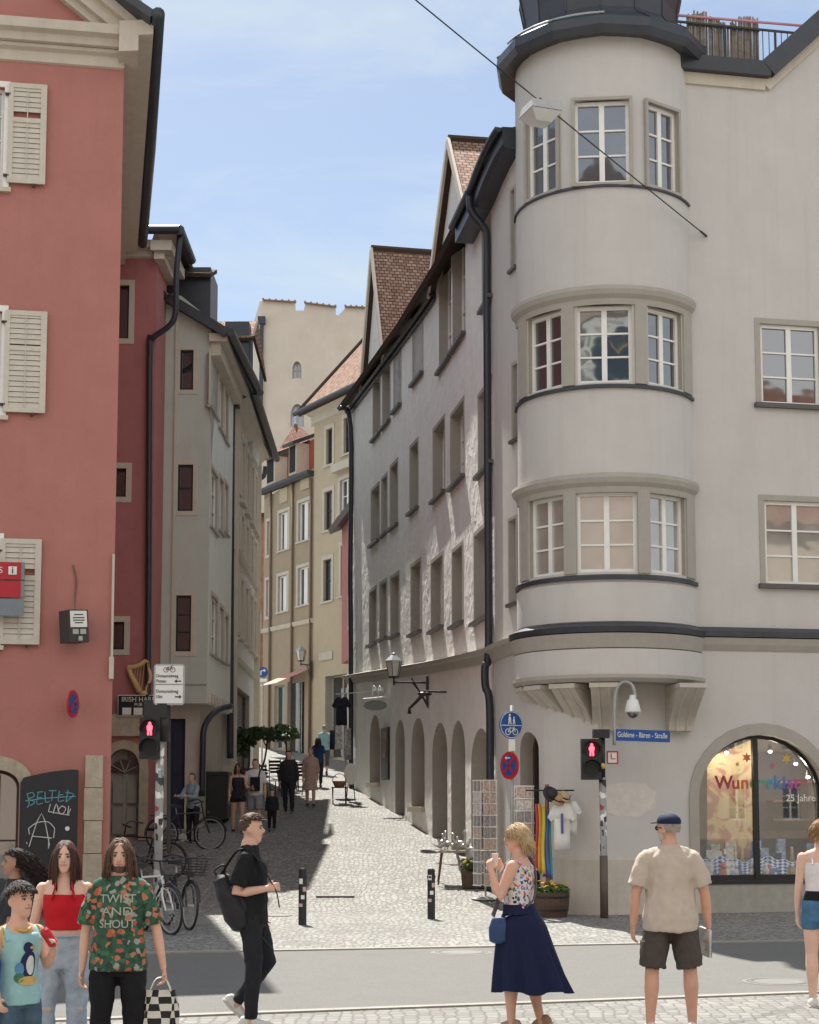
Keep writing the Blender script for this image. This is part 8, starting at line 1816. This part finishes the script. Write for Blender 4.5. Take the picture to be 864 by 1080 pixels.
    mb = MB(); q = p.J['shR']; mb.tube(spline([p.w(x) for x in (c+V3((0, -.06, .09)), p.spine(.62)+V3((-.06, -.125, 0)), p.spine(.72)+V3((.04, -.135, 0)), q+V3((-.05, -.07, .025)), q+V3((-.045, .01, .047)), p.spine(.72)+V3((.03, .13, 0)), c+V3((.03, .06, .09)))], 5), [(.022, .004)]*31, 6); mb.build('strap', cloth('striped_strap', (.16, .14, .15), .8, .6, 60), B)
    m = (p.J['palmL']+p.J['palmR'])/2; mb = MB(); mb.lathe([(.02, -.05), (.03, .04), (.031, .055), (.01, .056)], p.w(m+V3((0, .0, .03))), 12); tag(mb.build('paper_cup', cloth('cup_white', (.6, .56, .5), .5), origin=p.w(m)), 'small pale cup held to her mouth by the blonde woman', 'cup')
def beige_man():
    p = Person(ground_at(706, 13.7), (.0, 1), 1.775, dict(thighL=(-.14, .0, -1), shinL=(-.05, -.02, -1), thighR=(.14, .02, -1), shinR=(.02, -.04, -1), uaL=(-.30, -.02, -1), faL=(-.06, .16, -1), uaR=(.30, -.02, -1), faR=(.12, .2, -1), palmR=(-1, 0, 0), curlR=.7, curlL=.5, footL=(-.25, 1, 0), footR=(.3, 1, 0), head=(.75, 0, 0)), 'older man in beige shirt, brown cargo shorts and navy cap seen from behind', 'm', (.47, .26, .19), bulk=1.05)
    p.cap_hair((.30, .26, .22), lambda q: q.z > .33 and q.y < .0 and q.z < .8, 1.03); p.face(brow=(.3, .27, .24), beard=(.42, .38, .34))
    hs = p.hh/.231; X = p.W.to_3x3()@p.HM; mb = MB(); c0 = V3((0, -.004, .56*p.hh))
    mb.lathe([(1, 0), (1.01, .25), (.93, .5), (.68, .76), (.35, .89), (.02, .93)], (0, 0, 0), 24)
    for v in mb.bm.verts: u = v.co.copy(); v.co = p.w(p.chin+p.HM@V3((u.x*.083*hs, u.y*.107*hs-.004, .66*p.hh+u.z*.40*p.hh)))
    cp = mb.build('cap', cloth('navy_cap', (.012, .02, .055), .75), p.E, smooth=True); mb = MB(); pts = [(-.078, .045), (-.075, .09), (-.05, .15), (0, .172), (.05, .15), (.075, .09), (.078, .045)]; A = [p.w(p.hp(x, y, .68-.35*max(0, y-.1))) for x, y in pts]; B = [p.w(p.hp(x*.97, y, .705-.35*max(0, y-.1))) for x, y in pts]
    mb.poly(A); mb.poly(B)
    for i in range(len(A)): mb.poly((A[i], A[(i+1) % len(A)], B[(i+1) % len(A)], B[i]))
    mb.build('brim', M['navy_cap'], cp)
    G_ = MB()
    for x in (-.033, .033): G_.ell(p.w(p.hp(x, .094, .50)), (.028*hs, .008*hs, .02*hs), X, n=12, m=6)
    for x in (-1, 1): G_.tube([p.w(p.hp(x*.06, .088, .52)), p.w(p.hp(x*.076, .03, .52)), p.w(p.hp(x*.078, -.02, .49))], .004*hs, 6)
    G_.build('sunglasses', M['iron'], p.E)
    p.legs(cloth('brown_shorts', (.075, .062, .055), .85), .93, 'cargo_shorts', wid=1.28, add=.016, amp=.013)
    mb = MB(); kl = p.J['hipL'].lerp(p.J['knL'], .62)+V3((-.085, 0, 0)); mb.box(p.w(kl), (.05, .14, .17), p.W.to_3x3()); link('cargo_pocket', remesh(mb, .01, 3, .004), M['brown_shorts'], p.E, True)
    t = p.top(cloth('beige_linen', (.50, .425, .355), .9, .07, 14), .468, .857, .017, .78, 'shirt', flare=.030, amp=.015, sl_r=.047)
    mb = MB(); mb.tube(spline([p.w(p.spine(.855)+p.rx*(.043*p.H*math.cos(a))+p.fy*(.042*p.H*math.sin(a)-.004*p.H)) for a in [R(-200+20*i) for i in range(12)]], 2), [(.009, .014)]*23, 8); mb.build('collar', M['beige_linen'], p.E, smooth=True)
    p.shoes(wsh, sole); q = p.J['palmR']; B = empty('magazine', p.w(q), 'rolled coloured magazine in the right hand of the man in beige', 'magazine'); mb = MB(); X = p.W.to_3x3()@Matrix.Rotation(R(10), 3, 'X')@Matrix.Rotation(R(25), 3, 'Z'); mb.box(p.w(q+V3((.0, .02, -.06))), (.022, .15, .23), X); mb.build('pages', cloth('magazine_paper', (.55, .52, .5), .5, .5, 10), B); mb = MB(); mb.box(p.w(q+V3((.0, .02, -.06)))+X@V3((.014, 0, 0)), (.005, .152, .232), X); mb.build('cover', cloth('magazine_cover', (.14, .2, .35), .4, .8, 9), B)
def right_woman():
    p = Person(ground_at(866, 15.4), (.15, 1), 1.70, dict(thighL=(-.03, .03, -1), shinL=(0, -.05, -1), thighR=(.05, .06, -1), uaL=(-.14, .08, -1), faL=(-.02, .35, -1), head=(-.2, .05, 0)), 'woman in a white camisole and denim shorts at the right edge, seen from behind', 'f', (.55, .36, .28), bulk=1.08)
    kp = lambda q: q.z > .30 and (q.y < .0 or q.z > .74); p.cap_hair((.30, .18, .09), kp, 1.05); p.strands('hair', (.33, .20, .10), 260, .07, 4, lambda q: q.z > .3 and (q.y < 0 or q.z > .76), r=.006, down=.4, inflate=1.07, curl=.006); mb = MB(); c = p.hp(0, -.10, .80); mb.ell(p.w(c), (.045, .04, .045)); link('hair_bun', remesh(mb, .009, 1, .008, 20), M['hair(0.3, 0.18, 0.09)'], p.E, True); p.face()
    p.top(cloth('white_camisole', (.72, .68, .69), .85), .575, .775, .009, 0, 'camisole', amp=.004); mb = MB()
    for sg in (-1, 1): mb = MB(); mb.tube(spline([p.w(p.spine(.755)+p.rx*(sg*.055*p.H)+p.fy*.068*p.H), p.w(p.spine(.838)+p.rx*(sg*.055*p.H)), p.w(p.spine(.765)+p.rx*(sg*.050*p.H)-p.fy*.066*p.H)], 5), .008, 6); mb.build('shoulder_strap', M['white_camisole'], p.E)
    p.legs(blden, .45, 'shorts', .595, 1.14, .014); mb = MB(); loft(mb, p.rings(.57, .62, .017), 24); mb.build('belt', black, p.E); p.shoes(wsh, sole)
def family():
    # long haired man in the printed shirt
    H = 1.635; p = Person(ground_at(127, 11.0), (.05, -1), H, dict(uaR=(.20, -.05, -1), faR=(.06, .12, -1), uaL=(-.30, -.04, -1), faL=(-.20, .10, -1), curlL=1.0, curlR=.6, thighL=(-.05, .03, -1), thighR=(.05, .03, -1), head=(.06, -.02, 0)), 'long haired bearded man in a green and red patterned t-shirt facing the viewer', 'm', (.52, .31, .23), bulk=.90)
    kp = lambda q: q.z > .28 and (q.y < .005 or q.z > .80) and not (q.y > .045 and q.z < .85); hc = (.10, .058, .038); p.cap_hair(hc, kp, 1.03); p.strands('hair', hc, 420, .27, 8, lambda q: q.z > .5 and (q.y < .03 or q.z > .84), r=.0065, down=1.0, back=.15, part=.0, inflate=1.07, curl=.0045, rnd=5); p.face(beard=(.10, .06, .04), brow=(.06, .035, .025))
    t = p.top(floral('leaf_print', (.028, .085, .05), [(.03, .10, .055), (.40, .10, .05), (.02, .05, .035), (.05, .14, .07), (.45, .16, .08), (.03, .08, .05), (.30, .30, .26), (.02, .06, .04)], 30, .62), .478, .857, .014, .82, 't_shirt', amp=.010, sl_r=.043, flare=.036)
    for i, (word, z) in enumerate((('TWIST', .765), ('AND', .715), ('SHOUT', .665))):
        me = curve_mesh(word, .105, 0); bm = bmesh.new(); bm.from_mesh(me); bmesh.ops.triangulate(bm, faces=bm.faces[:]); bmesh.ops.subdivide_edges(bm, edges=bm.edges[:], cuts=1); bm.to_mesh(me); bm.free()
        ww = max(v.co.x for v in me.vertices)-min(v.co.x for v in me.vertices); sx = .235/ww if i != 1 else .20/ww
        c = p.w(p.spine(z)); f = p.W.to_3x3()@p.fy; rgt = p.W.to_3x3()@p.rx*-1
        for v in me.vertices: v.co = c+rgt*(v.co.x*sx)+V3((0, 0, v.co.y*.72))+f*.3
        project(me, t, -f, .004); link('shirt_lettering', me, cloth('pale_lettering', (.42, .43, .37), .8), p.E)
    p.legs(black, 1.95, 'trousers'); p.shoes(black, sole)
    q = p.J['palmL']; B = empty('shopping_bag', p.w(q), 'black and white checked cloth bag in the hand of the long haired man', 'bag'); X = p.W; mb = MB()
    m, n, l, b = nodes('checked_cloth'); b.inputs['Roughness'].default_value = .8; tc_ = n.new('ShaderNodeTexCoord'); ck = n.new('ShaderNodeTexChecker'); ck.inputs['Scale'].default_value = 1; ck.inputs['Color1'].default_value = (.62, .60, .54, 1); ck.inputs['Color2'].default_value = (.015, .014, .013, 1); l.new(tc_.outputs['UV'], ck.inputs['Vector']); l.new(ck.outputs['Color'], b.inputs['Base Color'])
    rows = []; nn = 28; hh = .36
    for j in range(12):
        f = j/11; row = []
        for i in range(nn): a = 2*math.pi*i/nn; sx = .105*(.75+.35*math.sin(1.9*f+.5)); sy = .06*(.25+1.1*f if f < .7 else 1.02); e = 3.0; ca, sa = math.cos(a), math.sin(a); x = sx*abs(ca)**(2/e)*(1 if ca > 0 else -1); y = sy*abs(sa)**(2/e)*(1 if sa > 0 else -1); row.append((V3((x+.012*math.sin(7*f+i), y+.008*math.sin(5*f+i*2), -.07-hh*f)), i, f))
        rows.append(row)
    vs = [[mb.bm.verts.new(p.w(q+c)) for c, _, _ in row] for row in rows]
    for j in range(11):
        for i in range(nn):
            f_ = mb.bm.faces.new((vs[j][i], vs[j][(i+1) % nn], vs[j+1][(i+1) % nn], vs[j+1][i]))
            for lp, (ii, jj) in zip(f_.loops, ((i, j), (i+1, j), (i+1, j+1), (i, j+1))): lp[mb.uv].uv = (ii/nn*12, jj/11*8)
    mb.bm.faces.new(vs[-1]); mb.build('cloth', m, B, smooth=True, normals=False)
    for y in (-.025, .025): mb = MB(); mb.tube(spline([p.w(q+V3((-.07, y, -.08))), p.w(q+V3((-.03, y*.6, .0))), p.w(q+V3((.03, y*.6, .0))), p.w(q+V3((.07, y, -.08)))], 4), [(.012, .003)]*13, 6); mb.build('handle', cloth('cream_handle', (.55, .53, .47), .8), B)
    # girl in the red top
    H = 1.605; g = Person(ground_at(69, 11.6), (.12, -1), H, dict(uaR=(.22, .0, -1), faR=(.05, .12, -1), uaL=(-.28, .06, -1), faL=(-.28, .62, -.42), curlL=.8, palmL=(0, 0, -1), thighL=(-.04, .05, -1), thighR=(.06, .02, -1), head=(-.04, -.03, 0)), 'young woman in a red halter top and ripped pale jeans holding his arm', 'f', (.56, .36, .28))
    hc = (.070, .030, .024); kp = lambda q: q.z > .28 and (q.y < .0 or q.z > .82) and not (q.y > .05 and q.z < .86); g.cap_hair(hc, kp, 1.025); g.strands('hair', hc, 460, .40, 9, lambda q: q.z > .55 and (q.y < .02 or q.z > .85), r=.0062, down=1.0, back=.0, part=.0, inflate=1.05, rnd=6); g.face(lips=(.45, .17, .16), brow=(.05, .03, .025))
    red = cloth('red_jersey', (.50, .012, .022), .8); t = g.top(red, .622, .775, .009, 0, 'halter_top', amp=.003); mb = MB()
    for sg in (-1, 1): mb.tube(spline([g.w(g.spine(.755)+g.rx*(sg*.052*g.H)+g.fy*.052*g.H), g.w(g.spine(.80)+g.rx*(sg*.038*g.H)+g.fy*.048*g.H), g.w(g.spine(.838)+g.rx*(sg*.032*g.H)+g.fy*.02*g.H), g.w(g.spine(.845)+g.rx*(sg*.018*g.H)-g.fy*.045*g.H)], 5), [(.050, .006), (.048, .006), (.046, .006), (.043, .006), (.04, .006), (.034, .006), (.029, .006), (.025, .005), (.022, .005), (.02, .005)]+[(.012, .005)]*6, 8)
    mb.build('neck_strap', red, g.E, smooth=True); g.legs(ltden, 1.95, 'jeans', .60, 1.2, .012, .011)
    for sd in 'LR':
        kn = g.J['kn'+sd]; mb = MB(); mb.ell(g.w(kn+V3((0, .063, .015))), (.046, .012, .022), g.W.to_3x3(), n=14, m=6); o = mb.build('knee_tear', g.skin, g.E, smooth=True)
        for i in range(3): mb = MB(); z = .002+.013*i; mb.tube([g.w(kn+V3((-.042, .068, z))), g.w(kn+V3((0, .079, z-.003))), g.w(kn+V3((.042, .068, z+.003)))], .0022, 4); mb.build('thread', cloth('pale_thread', (.55, .57, .58)), o)
    mb = MB(); loft(mb, g.rings(.57, .62, .016), 24) if False else mb.tube([g.w(g.spine(.598)+g.rx*(.083*g.H*math.cos(a))+g.fy*(.066*g.H*math.sin(a))) for a in [2*math.pi*i/30 for i in range(30)]], [(.018, .008)]*30, 6, closed=True); mb.build('waistband', ltden, g.E); g.shoes(wsh, sole)
    # boy
    H = 1.345; b = Person(ground_at(22, 10.4), (.72, -.72), H, dict(uaL=(-.15, .30, -1), faL=(.22, .62, .62), palmL=(1, 0, 0), curlL=1.0, uaR=(.20, .05, -1), faR=(.12, .55, -.6), curlR=.6, thighL=(-.05, .04, -1), thighR=(.05, .04, -1), head=(.12, .05, 0)), 'boy in a pale blue tank top drinking from a red can', 'm', (.50, .30, .22), child=True)
    hc = (.035, .022, .018); kp = lambda q: q.z > .36 and (q.y < .005 or q.z > .74) and not (q.y > .05 and q.z < .78); b.cap_hair(hc, kp, 1.045); b.strands('hair', hc, 420, .055, 5, lambda q: q.z > .72, r=.006, down=.15, back=-.35, inflate=1.07, rnd=7); b.face(brow=(.04, .03, .02))
    pb = cloth('pale_blue_jersey', (.30, .52, .53), .85); t = b.top(pb, .475, .80, .016, 0, 'tank_top', amp=.006, flare=.028); ye = cloth('yellow_trim', (.60, .38, .10), .8); mb = MB()
    for sg in (-1, 1): mb = MB(); mb.tube(spline([b.w(b.spine(.765)+b.rx*(sg*.075*H)+b.fy*.05*H), b.w(b.spine(.828)+b.rx*(sg*.070*H)), b.w(b.spine(.765)+b.rx*(sg*.075*H)-b.fy*.056*H)], 5), [(.030, .009)]*11, 8); mb.build('shoulder_strap', pb, b.E, smooth=True)
    mb = MB(); mb.tube(spline([b.w(b.spine(.826)+b.rx*(.048*H*math.cos(a))+b.fy*(.05*H*math.sin(a)+.002)-b.up*(.02*math.sin(a)*max(0, math.sin(a)))) for a in [2*math.pi*i/16 for i in range(17)]], 2), .011, 6); mb.build('neck_trim', ye, b.E, smooth=True)
    for sg in (-1, 1): mb = MB(); mb.tube(spline([b.w(b.spine(.74)+b.rx*(sg*.098*H)+b.fy*.030*H), b.w(b.spine(.80)+b.rx*(sg*.100*H)+b.fy*.02*H), b.w(b.spine(.828)+b.rx*(sg*.092*H)), b.w(b.spine(.77)+b.rx*(sg*.10*H)-b.fy*.04*H)], 4), .010, 6); mb.build('arm_trim', ye, b.E, smooth=True)
    f = b.W.to_3x3()@b.fy; rg = b.W.to_3x3()@b.rx*-1
    def blob(name, m, cx, cz, rx, rz, off):       # printed bird on the chest
        bm = bmesh.new(); c = bm.verts.new((0, 0, 0)); n = 20; vs_ = [bm.verts.new((math.cos(2*math.pi*i/n), 0, math.sin(2*math.pi*i/n))) for i in range(n)]
        for i in range(n): bm.faces.new((c, vs_[i], vs_[(i+1) % n]))
        bmesh.ops.subdivide_edges(bm, edges=bm.edges[:], cuts=2); me = bpy.data.meshes.new(name); bm.to_mesh(me); bm.free()
        for v in me.vertices: v.co = b.w(b.spine(cz))+rg*(cx+v.co.x*rx)+V3((0, 0, v.co.z*rz))+f*.3
        project(me, t, -f, off); link(name, me, m, b.E)
    dk = cloth('print_navy', (.02, .03, .09)); wt = cloth('print_white', (.62, .64, .62)); yl = cloth('print_yellow', (.55, .38, .14)); bl = cloth('print_blue', (.10, .25, .42))
    blob('print_body', dk, .01, .66, .055, .085, .003); blob('print_belly', wt, .022, .655, .03, .06, .005); blob('print_head', dk, .005, .735, .036, .034, .004); blob('print_beak', yl, .035, .735, .02, .01, .006); blob('print_feet', yl, .01, .585, .07, .028, .006); blob('print_shade', bl, -.05, .64, .028, .04, .004); blob('print_palm', cloth('print_green', (.06, .18, .10)), -.055, .60, .03, .03, .005)
    b.legs(cloth('mid_denim', (.075, .125, .18), var=.25), 1.1, 'denim_shorts', .56, 1.3, .016, .008); b.shoes(wsh, sole)
    q = b.J['palmL']; C_ = empty('drinks_can', b.w(q), 'red drinks can in the hand of the boy', 'can'); hd = (b.hp(0, .10, .24)-q).normalized(); A_ = (b.W.to_3x3()@hd).to_track_quat('Z', 'Y').to_matrix(); mb = MB(); mb.lathe([(.022, -.055), (.031, -.045), (.031, .05), (.024, .065)], b.w(q+hd*.03), 18, A_); mb.build('can', cloth('red_can', (.45, .02, .03), .3, .3, 18), C_, smooth=False); mb = MB(); mb.lathe([(.0245, .0655), (.0245, .068), (.004, .067)], b.w(q+hd*.03), 18, A_); mb.build('rim', M['galv'], C_)
    B = empty('jacket', b.w(b.J['elR']), 'bright blue jacket carried over the arm of the boy', 'jacket'); mb = MB(); e = b.J['elR'].lerp(b.J['wrR'], .2); loft(mb, [(b.w(e+V3((.02, 0, z))), b.W.to_3x3()@V3((1, 0, 0)), b.W.to_3x3()@V3((0, 1, 0)), a, c_) for z, a, c_ in ((.15, .03, .05), (.10, .05, .075), (-.08, .06, .085), (-.25, .05, .07), (-.28, .03, .04))], 16); link('cloth', remesh(mb, .012, 2, .016, 10), cloth('blue_jacket', (.015, .07, .26), .7), B, True)
    # curly haired woman behind
    H = 1.50; c = Person(ground_at(16, 13.0), (-.95, -.3), H, dict(head=(0, .05, 0), uaL=(-.1, .2, -1), faL=(.05, .7, -.5)), 'woman with long dark curly hair walking left behind the boy', 'f', (.30, .17, .12), .010)
    hc = (.026, .018, .016); kp = lambda q: q.z > .28 and (q.y < .0 or q.z > .78); c.cap_hair(hc, kp, 1.08); c.strands('hair', hc, 620, .36, 16, lambda q: q.z > .35 and (q.y < -.01 or q.z > .8), r=.0045, down=.30, back=1.6, inflate=1.12, curl=.030, rnd=9); c.face()
    c.top(cloth('dark_shirt', (.03, .032, .04)), .50, .857, .013, .8, 't_shirt'); c.legs(denim, 1.95); c.shoes(black, sole)
def far_people():
    GR = 'pedestrians further up the lane'
    def walker(px, Y, H, fwd, label, sex, topm, legm, sleeve=.8, to=1.95, hair=(.04, .03, .02), dress=None, long=False, pose=None, skin=(.45, .27, .2), shoe=None):
        ps = dict(thighL=(-.03, .16, -1), shinL=(0, -.05, -1), thighR=(.03, -.10, -1), shinR=(0, -.22, -1), footR=(0, .95, -.25)); ps.update(pose or {}); p = Person(ground_at(px, Y), fwd, H, ps, label, sex, skin, .013); kp = lambda q: q.z > .30 and (q.y < .0 or q.z > .78); p.cap_hair(hair, kp, 1.07)
        if long: p.strands('hair', hair, 90, .28, 6, lambda q: q.z > .5 and (q.y < 0 or q.z > .8), r=.013, down=1, inflate=1.08)
        if sleeve is not None: p.top(topm, .49 if not dress else .52, .857 if sleeve else .80, .014, sleeve, 'shirt', vox=.014)
        if dress:
            mb = MB(); rows = [(.60, .078, .06), (.52, .10, .075), (.40, .115, .095), (dress, .13, .11)]; loft(mb, [(p.w(p.spine(.525)+V3((0, 0, (z-.525)*H))), p.W.to_3x3()@V3((1, 0, 0)), p.W.to_3x3()@V3((0, 1, 0)), a*H, b*H) for z, a, b in rows], 22); p.tuck(link('skirt', remesh(mb, .014, 2, .012, 14, (1, 1, .3)), topm, p.E, True), dress, .60)
        else: p.legs(legm, to, 'trousers' if to > 1.5 else 'shorts', wid=1.15)
        p.shoes(shoe or black, sole); return p
    C_ = cloth
    p = walker(268.5, 39.3, 1.70, (-.05, -1), 'man in a white t-shirt and grey shorts with a dark shoulder pouch', 'm', C_('white_tee', (.62, .62, .62)), C_('grey_shorts', (.26, .27, .31)), to=.95, pose=dict(uaR=(.2, .1, -1), faR=(-.5, .6, -.2)), shoe=wsh); q = p.spine(.68); B = empty('shoulder_pouch', p.w(q), 'dark pouch worn across the chest of the man in white', 'bag'); mb = MB(); mb.box(p.w(q+V3((-.02, .17, -.05))), (.24, .08, .34), p.W.to_3x3()); link('pouch', remesh(mb, .02, 3), C_('pouch_black', (.012, .012, .018)), B, True); mb = MB(); mb.tube([p.w(q+V3((-.1, .16, .1))), p.w(p.spine(.83)+V3((-.12, .03, .03))), p.w(q+V3((0, -.13, .05))), p.w(q+V3((.12, .08, -.1)))], [(.02, .006)]*4, 6); mb.build('strap', M['pouch_black'], B)
    walker(250.5, 39.0, 1.62, (.15, -1), 'woman in a dark top and short dark skirt beside the man in white', 'f', C_('dark_top', (.022, .022, .03)), black, 0, .35, (.05, .03, .02), long=True, pose=dict(uaL=(-.2, .2, -1), faL=(-.3, .7, .1)))
    walker(286.5, 39.2, .98, (0, -1), 'small child in dark clothes at the side of the man in white', 'm', C_('child_dark', (.018, .018, .024)), black, 1.9, 1.9, (.10, .05, .03))
    walker(304, 43.2, 1.60, (-.1, -1), 'person in dark patterned clothes walking in the shade behind the couple', 'm', C_('dark_pattern', (.028, .030, .032), .85, .8, 30), C_('dark_pattern_trousers', (.024, .026, .028)), 1.85, 1.95, (.02, .018, .016))
    walker(327, 44.5, 1.58, (-.1, -1), 'woman in a loose pale pink dress walking in the sun', 'f', C_('pink_dress', (.42, .28, .25), .85, .3, 20), None, 1.3, 1.0, (.32, .20, .12), dress=.28, long=False)
    walker(341.5, 54, 1.62, (.1, 1), 'man in a light teal shirt walking away up the lane', 'm', C_('teal_shirt', (.22, .36, .38)), C_('teal_trousers', (.05, .055, .07)), .8, 1.5, (.25, .2, .16))
    walker(335, 50, 1.50, (.05, 1), 'person in blue walking away beside the man in teal', 'f', C_('blue_dark_top', (.02, .05, .13)), C_('blue_dark_trousers', (.02, .025, .05)), .8, 1.9, (.05, .035, .03), long=True)
    p = walker(203, 37.2, 1.55, (-.6, -1), 'person in a pale blue shirt leaning by the grey house with a bicycle', 'f', C_('pale_blue_shirt', (.24, .32, .36)), C_('dark_slacks', (.02, .02, .026)), 1.7, 1.95, (.02, .016, .014), pose=dict(lean=(0, .12, 1), head=(0, .2, 0), thighL=(-.03, .05, -1), thighR=(.05, 0, -1), shinR=(0, 0, -1), footR=(0, 1, 0), uaL=(-.1, .5, -.8), faL=(.1, 1, .1), uaR=(.1, .5, -.8), faR=(-.1, 1, .1)))
    # cafe guest glimpsed by the wall at the far left
    walker(240.5, 44.6, 1.5, (.2, -1), 'person in dark red glimpsed between the plants and the pale townhouse', 'f', C_('dark_red_top', (.16, .03, .03)), black, .8, 1.9, (.03, .02, .02))
youth(); blonde(); beige_man(); right_woman(); family(); far_people()
